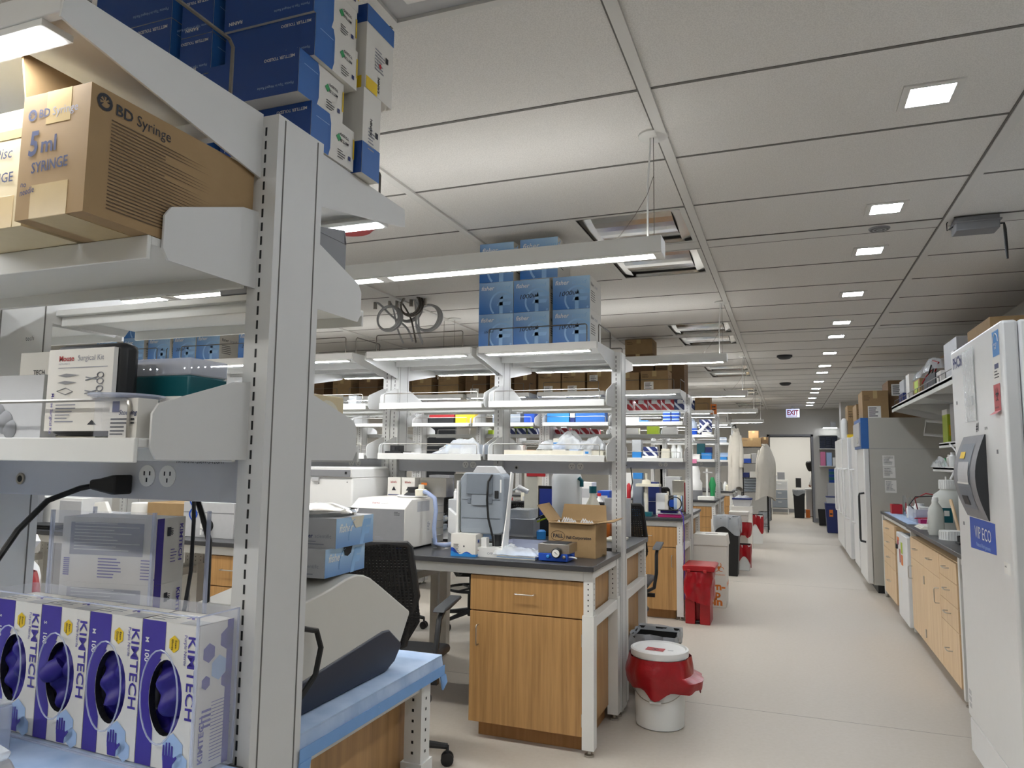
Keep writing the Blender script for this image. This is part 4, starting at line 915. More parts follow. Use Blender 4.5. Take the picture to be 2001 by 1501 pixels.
# things on the bottom shelves of the second row
z = Z_LOW+.0325
wthing(MB().box(-2.36, -2.25, 3.98, 4.12, z, z+.012, 'black').box(-2.335, -2.27, 4.0, 4.06, z+.012, z+.05, 'black').box(-2.32, -2.3, 3.996, 4.0, z+.02, z+.04, 'charcoal'), 'power_adapter', 'small black device on a black plate on the second row bottom shelf', 'adapter')
wthing(MB().box(-2.23, -2.15, 3.98, 4.05, z, z+.006, 'paper'), 'paper_note', 'folded white paper beside the small black device on the shelf', 'paper')
def heap(x0, x1, y0, y1, z0, h, mt, seed, name, label, cat='bag', extra=None, group=None):
    rn = random.Random(seed); ph = [rn.uniform(0, 6.3) for _ in range(8)]; n, k = 26, 14; vs = []; fs = []; m = MB()
    for i in range(n+1):
        for j in range(k+1):
            u, v = i/n, j/k; e = min(1, 4*min(u, 1-u))*min(1, 4*min(v, 1-v))
            zz = h*(.62+.16*math.sin(6*u+ph[0])+.1*math.sin(5*v+4*u+ph[1])+.07*math.sin(15*u-9*v+ph[2])+.04*math.sin(31*u+17*v+ph[3]))*(e**.45)
            vs.append((x0+(x1-x0)*u+.01*math.sin(12*v+ph[4]), y0+(y1-y0)*v+.01*math.sin(14*u+ph[5]), z0+.002+max(0, zz)))
    for i in range(n):
        for j in range(k): p = i*(k+1)+j; fs.append((p, p+k+1, p+k+2, p+1))
    m.add(vs, fs, mt); 
    if extra: extra(m)
    return wthing(m, name, label, cat, group)
def inner(cols, x0, x1, y0, y1, z0, h, s=4):
    def f(m):
        rn = random.Random(s)
        for c in cols:
            a = rn.uniform(x0+.03, x1-.1); b = rn.uniform(y0+.02, y1-.06); m.box(a, a+rn.uniform(.05, .1), b, b+.04, z0+.003, z0+h*rn.uniform(.3, .6), c)
    return f
heap(-2.02, -1.70, 3.98, 4.13, z, .11, 'bagwhite', 5, 'plastic_bag', 'crumpled clear bag of pale supplies on the second row bottom shelf, second bay', extra=inner(['cream', 'lightblue', 'paper'], -2.0, -1.72, 3.98, 4.12, z, .1))
heap(-1.36, -1.10, 3.99, 4.12, z+.03, .12, 'bagwhite', 9, 'plastic_bag', 'clear bag holding a blue package on the shelf tray nearest the aisle', extra=inner(['skyblue', 'cream'], -1.3, -1.15, 3.99, 4.1, z+.03, .12))
heap(-1.12, -.97, 3.99, 4.12, z+.03, .09, 'bagwhite', 12, 'plastic_bag', 'crumpled white bag at the aisle end of the shelf tray')
wthing(MB().box(-1.56, -.965, 3.985, 4.14, z, z+.026, 'cream'), 'shelf_tray', 'long low cream tray along the bottom shelf beside the aisle', 'tray')
wthing(MB().lathe(-1.045, 3.96, [(.022, z+.027), (.026, z+.05), (.02, z+.055)], 'glass', 14) if False else MB().box(-1.07, -1.03, 3.955, 3.983, z, z+.032, 'bagclear').box(-1.06, -1.04, 3.954, 3.955, z+.008, z+.02, 'skyblue'), 'plastic_packet', 'small clear packet with blue print in front of the cream tray', 'packet')
wthing(MB().box(-1.72, -1.66, 3.99, 4.12, z, z+.055, 'bluegrey'), 'small_box', 'small blue grey box at the right end of the second bay bottom shelf', 'box')
spray(-2.93, 4.05, z, 'clear spray bottle with yellow trigger head on the shelf behind the post', .20, 'glass', 'yellow', .8)
wthing(MB().box(-2.72, -2.66, 4.1, 4.16, Z_MID+.033, Z_MID+.1, 'bagwhite'), 'paper_packet', 'crumpled white paper packet on the middle shelf left of the double post', 'packet')
# ---------------- worktop of the second row, camera side
ZW = .9155
# grey electroporator like device on a white stand
t = TH('bench_instrument', 'tall blue grey lab instrument seen from behind with a black cable down its back', 'instrument', (-1.585, 3.76, ZW))
t.p(MB().box(-1.71, -1.43, 3.63, 3.84, ZW+.0, ZW+.05, 'white2').box(-1.71, -1.70, 3.66, 3.80, ZW+.05, ZW+.40, 'white2').prism([(3.63, ZW+.04), (3.72, ZW+.04), (3.75, ZW+.25), (3.80, ZW+.44), (3.76, ZW+.45), (3.69, ZW+.20)], 'x', -1.432, -1.425, 'white2').box(-1.695, -1.66, 3.64, 3.7, ZW+.05, ZW+.09, 'white2').box(-1.55, -1.52, 3.64, 3.68, ZW+.05, ZW+.10, 'white2').text('thermo', .014, (-1.6, 3.629, ZW+.03), '-y', 'redbin').text('OFP400', .018, (-1.51, 3.629, ZW+.014), '-y', 'greyprint'), 'stand', .004, 'white stand with side plates')
body = t.p(MB().prism([(-1.69, ZW+.13), (-1.68, ZW+.115), (-1.46, ZW+.115), (-1.435, ZW+.13), (-1.435, ZW+.42), (-1.46, ZW+.445), (-1.67, ZW+.445), (-1.695, ZW+.41)], 'y', 3.67, 3.79, 'bluegrey'), 'housing', .008)
t.p(MB().prism([(-1.63, ZW+.44), (-1.60, ZW+.482), (-1.49, ZW+.482), (-1.455, ZW+.44)], 'y', 3.68, 3.78, 'lightgrey').box(-1.59, -1.50, 3.695, 3.72, ZW+.462, ZW+.472, 'black'), 'top_cover', .004)
t.p(MB().box(-1.65, -1.50, 3.655, 3.67, ZW+.33, ZW+.44, 'bluegrey2').box(-1.62, -1.53, 3.66, 3.672, ZW+.27, ZW+.33, 'bluegrey').box(-1.68, -1.455, 3.666, 3.67, ZW+.30, ZW+.304, 'bluegrey2').box(-1.68, -1.455, 3.666, 3.67, ZW+.20, ZW+.203, 'bluegrey2').box(-1.645, -1.63, 3.664, 3.67, ZW+.28, ZW+.31, 'bluegrey2').box(-1.52, -1.50, 3.664, 3.67, ZW+.28, ZW+.31, 'bluegrey2').box(-1.485, -1.465, 3.660, 3.67, ZW+.31, ZW+.35, 'black').rect((-1.457, 3.669, ZW+.34), '-y', .008, .07, 'white2'), 'rear_panel', .004, parent=body)
t.p(MB().tube([(-1.50, 3.66, ZW+.435), (-1.515, 3.64, ZW+.40), (-1.52, 3.64, ZW+.30), (-1.51, 3.64, ZW+.20), (-1.48, 3.63, ZW+.11), (-1.475, 3.63, ZW+.06)], .006, 'cable', 8), 'cable')
for x in (-1.66, -1.485): t.p(MB().lathe(x, 3.72, [(.018, ZW+.05), (.02, ZW+.115)], 'charcoal', 14), 'foot')
# centrifuge: grey front, cream sides
t = TH('benchtop_centrifuge', 'wide grey and white centrifuge with chamfered front on the second row worktop', 'centrifuge', (-2.2, 3.85, ZW))
t.p(MB().prism([(3.63, ZW+.01), (4.13, ZW+.01), (4.13, ZW+.285), (3.71, ZW+.285), (3.63, ZW+.235)], 'x', -2.37, -2.015, 'box_white'), 'housing', .004)
t.p(MB().box(-2.368, -2.017, 3.625, 3.632, ZW+.01, ZW+.232, 'midgrey').box(-2.07, -2.03, 3.618, 3.626, ZW+.018, ZW+.045, 'royal').lines((-2.08, 3.6245, ZW+.215), '-y', .04, 3, .008, .0025, 'ink').lines((-2.2, 3.6245, ZW+.075), '-y', .06, 4, .008, .0025, 'greyprint').prism([(-2.23, ZW+.045), (-2.205, ZW+.045), (-2.2175, ZW+.07)], 'y', 3.624, 3.625, 'ink'), 'front_panel', 0, 'mid grey front panel')
t.p(MB().text('thermo', .016, (-2.24, 3.655, ZW+.258), '-y', 'redbin', .01).text('scientific', .014, (-2.18, 3.655, ZW+.258), '-y', 'greyprint'), 'lettering')
m = MB().box(-2.0148, -2.014, 3.78, 3.93, ZW+.21, ZW+.27, 'lightgrey').rect((-2.0138, 3.9, ZW+.09), '+x', .05, .06, 'paper').lines((-2.0134, 3.905, ZW+.14), '+x', .04, 6, .009, .004, 'greyprint')
for q in range(5): m.box(-2.0148, -2.012, 4.0, 4.12, ZW+.05+q*.045, ZW+.054+q*.045, 'lightgrey')
t.p(m, 'side_details')
t2 = TH('lid_disc', 'white ring with a black knob lying on top of the wide centrifuge', 'lid', (-2.13, 3.95, ZW+.2855), None)
t2.p(MB().lathe(-2.13, 3.95, [(0, ZW+.286), (.10, ZW+.286), (.105, ZW+.292), (.1, ZW+.296), (0, ZW+.294)], 'white2', 28, False), 'disc'); t2.p(MB().lathe(-2.13, 3.95, [(.065, ZW+.295), (.05, ZW+.31), (.04, ZW+.315), (.042, ZW+.345), (0, ZW+.347)], 'black', 20, False), 'knob')
t = TH('tubing', 'clear bluish hose looped over the wide centrifuge and down its side', 'tubing', (-1.97, 3.9, ZW))
t.p(MB().tube([(-2.08, 3.9, ZW+.315), (-2.03, 3.84, ZW+.33), (-1.98, 3.83, ZW+.32), (-1.93, 3.83, ZW+.29), (-1.92, 3.83, ZW+.22), (-1.93, 3.83, ZW+.12), (-1.92, 3.83, ZW+.03), (-1.87, 3.85, ZW+.02), (-1.80, 3.9, ZW+.035)], .013, 'tubeblue', 10), 'hose'); t.p(MB().lathe(-2.03, 3.85, [(.035, ZW+.30), (.037, ZW+.335), (.018, ZW+.34), (.016, ZW+.365)], 'cream', 18), 'cap'); t.p(MB().lathe(-1.925, 3.83, [(.016, ZW+.005), (.016, ZW+.06)], 'glass', 12), 'connector')
# large white instrument at left
t = TH('bench_incubator', 'large white instrument with grey lid edge, just right of the nearest post', 'instrument', (-2.75, 3.9, ZW))
t.p(MB().box(-3.25, -2.42, 3.72, 4.14, ZW+.01, ZW+.40, 'white2'), 'housing', .01)
t.p(MB().prism([(-3.25, ZW+.40), (-3.25, ZW+.455), (-2.44, ZW+.462), (-2.42, ZW+.45), (-2.42, ZW+.40)], 'y', 3.71, 4.14, 'white2').box(-2.72, -2.43, 3.702, 3.71, ZW+.405, ZW+.445, 'midgrey').box(-2.70, -2.65, 3.700, 3.71, ZW+.375, ZW+.40, 'lightgrey').box(-2.465, -2.45, 3.700, 3.703, ZW+.42, ZW+.435, 'dark'), 'lid', .004, 'white lid with grey handle edge')
t.p(MB().rect((-2.56, 3.7192, ZW+.12), '-y', .06, .05, 'paper').lines((-2.555, 3.7187, ZW+.16), '-y', .05, 5, .009, .004, 'greyprint').box(-2.66, -2.655, 3.718, 3.72, ZW+.36, ZW+.366, 'dark').box(-2.46, -2.455, 3.718, 3.72, ZW+.37, ZW+.376, 'dark').box(-2.74, -2.735, 3.718, 3.72, ZW+.16, ZW+.166, 'dark'), 'details')
for q in range(2):
    x = -2.30+q*.10
    wthing(MB().box(x-.045, x+.045, 4.0, 4.08, ZW+.2855, ZW+.40, 'box_white').box(x-.04, x+.04, 3.999, 4.0, ZW+.29, ZW+.295, 'navy').text('labels', .02, (x-.025, 3.9985, ZW+.365), '-y', 'redbin', .01).prism([(x-.015, ZW+.32), (x+.015, ZW+.32), (x, ZW+.345)], 'y', 3.998, 3.9985, 'ink'), 'reagent_box', 'small white reagent box with red print, %s of the two behind the centrifuge knob' % ('left', 'right')[q], 'box')
# white kit carton
t = TH('kit_box', 'white carton with blue wave print on the worktop beside the tall instrument', 'box', (-1.63, 3.66, ZW))
m = MB().box(-1.71, -1.565, 3.60, 3.70, ZW, ZW+.118, 'box_white')
def wave(face, o, L, seed):
    rn = random.Random(seed); R, U = (Vector(a) for a in FACE[face]); O = Vector(o); n = 22
    for mt, amp, off in (('royal', .035, 0), ('skyblue', .016, .3)):
        pts = [(i/n, .012+amp*(.5+.5*math.sin(9*i/n+seed+off))*(abs(math.sin(2.2*i/n+seed)))) for i in range(n+1)]
        for i in range(n): m.quad([tuple(O+R*(pts[i][0]*L)), tuple(O+R*(pts[i+1][0]*L)), tuple(O+R*(pts[i+1][0]*L)+U*pts[i+1][1]), tuple(O+R*(pts[i][0]*L)+U*pts[i][1])], mt)
        O = O+R.cross(U)*.0003
wave('-y', (-1.71, 3.5995, ZW), .145, 1.2); wave('+x', (-1.5645, 3.60, ZW), .1, 3)
m.lines((-1.695, 3.5992, ZW+.062), '-y', .045, 7, .007, .0025, 'ink', 4); m.box(-1.637, -1.629, 3.599, 3.5995, ZW+.05, ZW+.058, 'ink'); m.text('M', .03, (-1.564, 3.625, ZW+.07), '+x', 'royal', .02)
rot(m, (-1.63, 3.65), .0); t.p(m, 'carton', .003)
heap(-1.47, -1.22, 3.60, 3.78, ZW+.02, .055, 'bagclear', 21, 'document_bag', 'clear bag of pale blue papers lying on the worktop edge', 'bag', lambda m: [m.box(-1.45, -1.235, 3.615, 3.76, ZW+.001+.006*q, ZW+.005+.006*q, 'lightblue' if q % 2 else 'paper') for q in range(4)] and None)
# blue pump with gauge
t = TH('bench_controller', 'small steel box on a blue base with round pressure gauge, worktop front edge', 'instrument', (-1.14, 3.66, ZW))
t.p(MB().box(-1.215, -1.06, 3.61, 3.75, ZW+.004, ZW+.042, 'royal').box(-1.20, -1.07, 3.62, 3.74, ZW, ZW+.004, 'dark'), 'base', .003, 'bright blue base'); t.p(MB().box(-1.218, -1.05, 3.612, 3.76, ZW+.043, ZW+.09, 'steel').box(-1.20, -1.07, 3.63, 3.74, ZW+.09, ZW+.093, 'charcoal'), 'housing', .003)
g = MB(); g.M = Matrix.Translation((-1.115, 3.606, ZW+.047)) @ Matrix.Rotation(PI/2, 4, 'X'); g.lathe(0, 0, [(.024, -.002), (.025, .014), (.022, .018)], 'black', 24).lathe(0, 0, [(.0195, .0181), (0, .0183)], 'paper', 24, False); g.M = Matrix(); g.quad([(-1.122, 3.5868, ZW+.052), (-1.120, 3.5868, ZW+.055), (-1.104, 3.5868, ZW+.041), (-1.105, 3.5868, ZW+.040)], 'ink')
gg = t.p(g, 'gauge')
g = MB(); 
for x, mt in ((-1.16, 'skyblue'), (-1.075, 'steel')): g.M = Matrix.Translation((x, 3.608, ZW+.028)) @ Matrix.Rotation(PI/2, 4, 'X'); g.lathe(0, 0, [(.009, 0), (.009, .012), (.005, .016)], mt, 12)
g.M = Matrix(); g.tube([(-1.06, 3.64, ZW+.025), (-1.035, 3.635, ZW+.025), (-1.015, 3.63, ZW+.022)], .004, 'white2', 8).tube([(-1.06, 3.66, ZW+.035), (-1.04, 3.655, ZW+.035)], .006, 'royal', 8); t.p(g, 'knobs')
# open brown carton
cx0, cx1, cy0, cy1, ch = -1.235, -.965, 3.83, 4.02, .185
t = TH('cardboard_box', 'open brown carton printed PALL with an oval, right end of the worktop', 'box', ((cx0+cx1)/2, (cy0+cy1)/2, ZW))
m = MB().box(cx0, cx1, cy0, cy0+.004, ZW, ZW+ch, 'card').box(cx0, cx1, cy1-.004, cy1, ZW, ZW+ch, 'card').box(cx0, cx0+.004, cy0+.004, cy1-.004, ZW, ZW+ch, 'card').box(cx1-.004, cx1, cy0+.004, cy1-.004, ZW, ZW+ch, 'card').box(cx0+.004, cx1-.004, cy0+.004, cy1-.004, ZW, ZW+.004, 'card')
m.tube([(cx0+.055+.040*math.cos(a), cy0-.001, ZW+.11+.026*math.sin(a)) for a in [2*PI*i/26 for i in range(26)]], .0014, 'inkbrown', 4, True); m.text('PALL', .027, (cx0+.026, cy0-.0012, ZW+.101), '-y', 'ink', .03); m.text('Pall Corporation', .021, (cx0+.104, cy0-.0012, ZW+.097), '-y', 'ink', .025)
cr = rot(m, ((cx0+cx1)/2, cy0), -.08); t.p(cr, 'carton', .001)
def fl(ps): t.p(rot(MB().quad(ps, 'card').quad([(a, b+.003, c-.003) for a, b, c in ps][::-1], 'card'), ((cx0+cx1)/2, cy0), -.08), 'flap')
zt = ZW+ch
fl([(cx0, cy1, zt), (cx1, cy1, zt), (cx1-.01, cy1+.02, zt+.085), (cx0+.01, cy1+.02, zt+.085)]); fl([(cx0, cy0, zt), (cx0, cy1, zt), (cx0-.075, cy1, zt+.09), (cx0-.075, cy0+.01, zt+.085)]); fl([(cx1, cy0, zt), (cx1, cy1, zt), (cx1+.10, cy1-.005, zt+.025), (cx1+.10, cy0+.005, zt+.012)]); fl([(cx0, cy0, zt), (cx1, cy0, zt), (cx1-.01, cy0-.03, zt-.003), (cx0+.01, cy0-.03, zt-.003)])
m = MB(); heapm = [(cx0+.03+.2*((i*7) % 11)/11, cy0+.03+.12*((i*5) % 7)/7) for i in range(12)]
for i, (a, b) in enumerate(heapm): m.tube([(a, b, zt-.03), (a+.02, b+.01, zt+.004+.004*(i % 3)), (a+.04, b, zt-.03)], .006, 'bagclear', 6)
t.p(m, 'plastic_wrap')['kind'] = 'stuff'
wthing(MB().box(-1.53, -1.25, 3.88, 4.06, ZW, ZW+.006, 'acrylic_edge').box(-1.53, -1.25, 3.88, 3.885, ZW, ZW+.055, 'acrylic_edge').box(-1.53, -1.25, 4.055, 4.06, ZW, ZW+.055, 'acrylic_edge').box(-1.255, -1.25, 3.88, 4.06, ZW, ZW+.055, 'acrylic_edge').box(-1.53, -1.525, 3.88, 4.06, ZW, ZW+.055, 'acrylic_edge'), 'clear_tray', 'clear plastic tray behind the bag of papers on the worktop', 'tray')
wthing(MB().lathe(-.955, 3.95, [(.01, ZW), (.012, ZW+.01), (.006, ZW+.014)], 'glass', 12), 'glass_stopper', 'small glass stopper at the worktop corner beside the PALL carton', 'stopper')
t = TH('filter_unit', 'grey cabinet with white curved cover between centrifuge and tall instrument', 'instrument', (-1.83, 4.03, ZW))
t.p(MB().box(-1.90, -1.77, 3.95, 4.13, ZW, ZW+.28, 'lightgrey'), 'housing', .004); t.p(MB().prism([(-1.885, ZW+.09), (-1.85, ZW+.07), (-1.78, ZW+.07), (-1.78, ZW+.15), (-1.885, ZW+.23)], 'y', 3.92, 3.95, 'white2'), 'cover', .003); t.p(MB().box(-1.91, -1.89, 3.93, 3.95, ZW+.16, ZW+.175, 'chrome'), 'knob')
for i, (x, c, h) in enumerate(((-1.875, 'white2', .06), (-1.85, 'lightblue', .055), (-1.825, 'white2', .045), (-1.80, 'orange', .04))):
    wthing(MB().lathe(x, 4.0, [(.012, ZW+.2805), (.012, ZW+.28+h*.7), (.006, ZW+.28+h*.8), (.006, ZW+.28+h)], c, 12), 'reagent_bottle', 'small %s bottle on the grey cabinet, %s of the four' % (('white', 'pale blue', 'short white', 'orange')[i], ('leftmost', 'second', 'third', 'rightmost')[i]), 'bottle', 'small bottles on the grey cabinet')
wthing(MB().box(-2.13, -1.95, 4.02, 4.12, ZW+.286, ZW+.40, 'steel').rect((-2.12, 4.019, ZW+.355), '-y', .04, .015, 'orange'), 'metal_box', 'grey metal case with small orange label behind the centrifuge', 'box')
t = TH('hose_clamp_valve', 'brass and black valve fitting behind the centrifuge', 'valve', (-2.24, 4.1, ZW+.286)); t.p(MB().lathe(-2.24, 4.1, [(.02, ZW+.286), (.02, ZW+.35)], 'wire', 12).tube([(-2.27, 4.1, ZW+.33), (-2.18, 4.1, ZW+.325)], .012, 'wire', 8), 'body')
# ---------------- seen at left through the nearest rack
t = TH('bench_instrument', 'cream instrument with blue spiral emblem and a white tap, left of nearest post', 'instrument', (-3.45, 3.85, ZW))
m = MB().box(-3.68, -3.27, 3.70, 4.08, ZW, ZW+.22, 'lightgrey').box(-3.68, -3.27, 3.698, 3.70, ZW+.155, ZW+.16, 'midgrey')
for q in range(10):
    a0, a1 = q*.5, q*.5+.5; zz = ZW+.10+q*.014
    for s_ in (1, -1): m.quad([(-3.60+.03*s_*math.sin(a0)-.004, 3.6975, zz), (-3.60+.03*s_*math.sin(a0)+.008, 3.6975, zz), (-3.60+.03*s_*math.sin(a1)+.008, 3.6975, zz+.014), (-3.60+.03*s_*math.sin(a1)-.004, 3.6975, zz+.014)], 'royal')
t.p(m, 'housing', .004); g = MB(); g.M = Matrix.Translation((-3.47, 3.70, ZW+.075)) @ Matrix.Rotation(PI/2, 4, 'X'); g.lathe(0, 0, [(.04, 0), (.036, .02)], 'black', 22); g.M = Matrix(); g.box(-3.50, -3.465, 3.66, 3.68, ZW+.055, ZW+.09, 'white2').box(-3.50, -3.485, 3.66, 3.675, ZW+.02, ZW+.06, 'white2'); t.p(g, 'tap')
for nm, lab, cat, m in (
    ('cardboard_box', 'plain brown carton on the second row worktop, left of the cream instrument', 'box', MB().box(-4.08, -3.74, 3.78, 4.05, ZW, ZW+.2, 'card')),
    ('paper_roll', 'white roll of paper beside the brown carton, seen below the nearest beam', 'roll', MB().lathe(-4.2, 3.85, [(.07, ZW), (.07, ZW+.19), (.02, ZW+.19)], 'paper', 22)),
    ('wipe_box', 'white wipe box with a raised tissue, seen below the nearest beam', 'box', MB().box(-4.62, -4.35, 3.78, 3.95, ZW, ZW+.11, 'lightgrey').prism([(-4.6, ZW+.11), (-4.45, ZW+.11), (-4.5, ZW+.19), (-4.6, ZW+.18)], 'y', 3.8, 3.83, 'paper')),
    ('bench_instrument', 'plain white lab instrument at left, seen below the nearest beam', 'instrument', MB().box(-5.35, -4.78, 3.85, 4.1, ZW, ZW+.2, 'white2').box(-5.0, -4.78, 3.845, 3.85, ZW, ZW+.18, 'lightgrey')),
    ('laptop_computer', 'closed black laptop lying flat on the second row worktop at left', 'laptop', MB().box(-5.03, -4.72, 3.60, 3.76, ZW, ZW+.018, 'blackgloss').box(-5.03, -4.72, 3.60, 3.76, ZW+.02, ZW+.03, 'charcoal')),
    ('metal_cabinet', 'dark grey instrument side at the left frame edge under the nearest beam', 'instrument', MB().box(-5.5, -5.10, 3.62, 3.80, ZW, ZW+.25, 'midgrey')),
    ('tip_box', 'navy tip carton with diagonal white dashes on the second row shelf', 'box', MB().box(-3.24, -3.0, 4.0, 4.14, Z_MID+.033, Z_MID+.12, 'navybox').rect((-3.2, 3.999, Z_MID+.035), '-y', .09, .075, 'paper'))):
    wthing(m, nm, lab, cat, bevel=.003)
# white blinds-like dark panel: monitors seen through second row
# ---------------- chairs
def chair(x, y, rz, label, h=1.06, ring=False):
    t = thing('lab_chair', label, 'chair', (x, y, 0), rz, 'black mesh lab chairs')
    sh = .50
    m = MB(); m.M = Matrix.Translation((0, -.0, 0))
    MB().box(-.23, .23, -.18, .26, sh-.03, sh+.015, 'black').build('seat', t, bevel=.025, seg=3)
    # backrest: perforated panel with frame; back at -y
    zb, n = sh+.10, 10
    m = MB(); hw0, hw1 = .20, .225
    cols, rows = 26, 34
    def P(u, v): # u -1..1
        w = .15+.085*min(1, v/.28)-.035*max(0, (v-.28)/.72); z = zb+(h-zb)*v; return (u*w, -.22-.09*v+.045*u*u, z)
    for i in range(rows):
        v0 = i/rows; v1 = (i+.45)/rows
        for j in range(cols):
            pass
    for j in range(cols+1):
        u = -1+2*j/cols; m.tube([P(u, v) for v in (0, .25, .5, .75, 1)], .0062, 'mesh_fabric', 4)
    for i in range(rows+1):
        v = i/rows; m.tube([P(u, v) for u in (-1, -.5, 0, .5, 1)], .0062, 'mesh_fabric', 4)
    bk = m.build('backrest', t)
    m = MB()
    for i in range(6):
        for j in range(8): m.quad([P(-1+j*.25, i*.045), P(-.75+j*.25, i*.045), P(-.75+j*.25, i*.045+.045), P(-1+j*.25, i*.045+.045)], 'charcoal')
    m.build('lower_panel', bk)
    m = MB(); m.tube([P(-1, 0), P(-1, .5), P(-1, .97), P(-.95, 1), P(0, 1), P(.95, 1), P(1, .97), P(1, .5), P(1, 0), P(.9, -.02), P(0, -.03), P(-.9, -.02)], .014, 'black', 8, True); m.build('back_frame', bk)
    m = MB()
    for s in (-1, 1): m.tube([(s*.13, -.23, zb), (s*.12, -.25, sh), (s*.10, -.18, sh-.06), (s*.05, 0, sh-.07)], [.022, .024, .022, .02], 'charcoal', 8)
    m.build('back_support', t)
    for s in (-1, 1):
        m = MB().tube([(s*.21, -.16, sh-.05), (s*.27, -.15, sh-.02), (s*.285, -.13, sh+.08), (s*.28, -.08, sh+.20), (s*.28, -.02, sh+.235), (s*.28, .03, sh+.24)], .013, 'black', 8); a = m.build('armrest_arm', t)
        MB().prism([(-.10, sh+.235), (-.07, sh+.25), (.16, sh+.27), (.17, sh+.255), (.0, sh+.235)], 'x', s*.28-.03, s*.28+.03, 'charcoal').build('armrest_pad', a, bevel=.006)
    MB().box(-.12, .12, -.12, .12, sh-.09, sh-.03, 'black').lathe(0, 0, [(.018, .25), (.018, sh-.09)], 'charcoal', 14).lathe(0, 0, [(.03, .08), (.03, .26)], 'black', 16).build('gas_column', t)
    MB().tube([(.1, .0, sh-.06), (.2, -.02, sh-.09)], .006, 'black', 6).box(.19, .26, -.035, -.005, sh-.105, sh-.08, 'black').build('lever', t)
    if ring: 
        m = MB(); m.tube([(.2*math.cos(2*PI*i/28), .2*math.sin(2*PI*i/28), .30) for i in range(28)], .012, 'black', 8, True)
        for i in range(3): m.tube([(0, 0, .30), (.2*math.cos(2*PI*i/3), .2*math.sin(2*PI*i/3), .30)], .008, 'black', 6)
        m.build('foot_ring', t)
    m = MB()
    for i in range(5):
        a = 2*PI*i/5+.3; m.tube([(.02*math.cos(a), .02*math.sin(a), .12), (.29*math.cos(a), .29*math.sin(a), .085)], [.024, .014], 'black', 8)
    m.build('base_star', t)
    for i in range(5):
        a = 2*PI*i/5+.3; cx, cy = .29*math.cos(a), .29*math.sin(a)
        m = MB(); m.lathe(cx, cy, [(.008, .05), (.008, .09)], 'charcoal', 8)
        for s in (-1, 1): m.M = Matrix.Translation((cx, cy, .03)) @ Matrix.Rotation(a+PI/2, 4, 'Z') @ Matrix.Translation((s*.016, 0, 0)) @ Matrix.Rotation(PI/2, 4, 'Y'); m.lathe(0, 0, [(.02, -.009), (.03, -.006), (.03, .006), (.02, .009)], 'black', 16)
        m.build('castor', t)
    return t
c1 = chair(-1.80, 3.12, .12, 'black mesh lab chair with armrests facing the second row worktop', ring=True)
for i, (x, y, rz, lab) in enumerate((
    (-1.22, 5.62, .05, 'black mesh chair behind the second row end post, nearest the aisle'),
    (-1.95, 5.45, -.1, 'black mesh chair beyond the PALL carton, second from the aisle'),
    (-2.6, 5.9, .3, 'black mesh chair far behind the tall grey instrument'),
    (-3.2, 5.6, -.2, 'black mesh chair between second and third rows, farthest from the aisle'),
    (-1.55, 9.0, .1, 'black mesh chair between the third and fourth bench rows'))):
    dup(c1, (x, y, 0), rz, lab, scale=(1, 1, 1.05))
# things on the floor under the second row
wthing(MB().box(-1.92, -1.66, 4.5, 4.8, .62, .64, 'woodlight').box(-1.90, -1.68, 4.52, 4.8, .52, .62, 'woodlight'), 'pull_out_tray', 'x', 'x')
bpy.data.objects['pull_out_tray']['label'] = 'small wooden drawer box under the far side of the second row'; bpy.data.objects['pull_out_tray']['category'] = 'drawer'
bpy.data.objects['pull_out_tray'].location.z = .70
# ================================================================ right hand side of the aisle
def label_rect(m, face, o, w, h, mt='paper', lines=5, ink='ink', seed=2, off=.0006):
    R, U = (Vector(a) for a in FACE[face]); N = R.cross(U); m.rect(tuple(Vector(o)+N*off), face, w, h, mt)
    if lines: m.lines(tuple(Vector(o)+N*off*2+R*w*.1+U*h*.85), face, w*.8, lines, h*.75/lines, h*.3/lines, ink, seed)
# upright freezer in front
t = TH('upright_freezer', 'tall white upright freezer with grey curved handle panel and blue VIP ECO label', 'freezer', (1.2, 3.69, 0))
t.p(MB().box(.84, 1.62, 3.235, 4.145, .09, 1.995, 'freezer_white').box(.86, 1.6, 3.26, 4.12, .0, .09, 'charcoal'), 'cabinet', .01)
dr = t.p(MB().box(.78, .838, 3.235, 4.145, .25, 1.995, 'freezer'), 'door', .012)
t.p(MB().box(.785, .84, 3.24, 4.14, .09, .244, 'freezer_white'), 'lower_panel', .006)
m = MB(); x = .7795
def fr(y0, z0, w, h, mt, off=0): m.rect((x-off, y0, z0), '-x', w, h, mt)     # y0 = far edge, runs toward the camera
m.text('PHCbi', .072, (x, 4.10, 1.905), '-x', 'navy', .04, width=.19)
t.p(m, 'logo', parent=dr); m = MB()
fr(3.36, 1.865, .095, .10, 'skyblue'); m.tube([(x-.001, 3.3125+.034*math.cos(a), 1.92+.034*math.sin(a)) for a in [PI*i/10 for i in range(11)]], .0014, 'white2', 4); m.text('energy', .02, (x-.001, 3.35, 1.908), '-x', 'white2', 0, .2); m.text('STAR', .013, (x-.001, 3.335, 1.893), '-x', 'white2', .01)
t.p(m, 'sticker', parent=dr, label='blue energy sticker'); m = MB()
fr(3.37, 1.765, .11, .095, 'paper'); fr(3.345, 1.815, .06, .02, 'navy', .0004); m.lines((x-.0008, 3.35, 1.803), '-x', .07, 3, .012, .004, 'ink')
t.p(m, 'sticker', parent=dr, label='white certificate sticker'); m = MB()
fr(3.375, 1.65, .095, .105, 'red', .0005)
m.quad([(x-.001, 3.375, 1.65), (x-.001, 3.28, 1.65), (x-.02, 3.28, 1.635), (x-.02, 3.375, 1.635)], 'red')
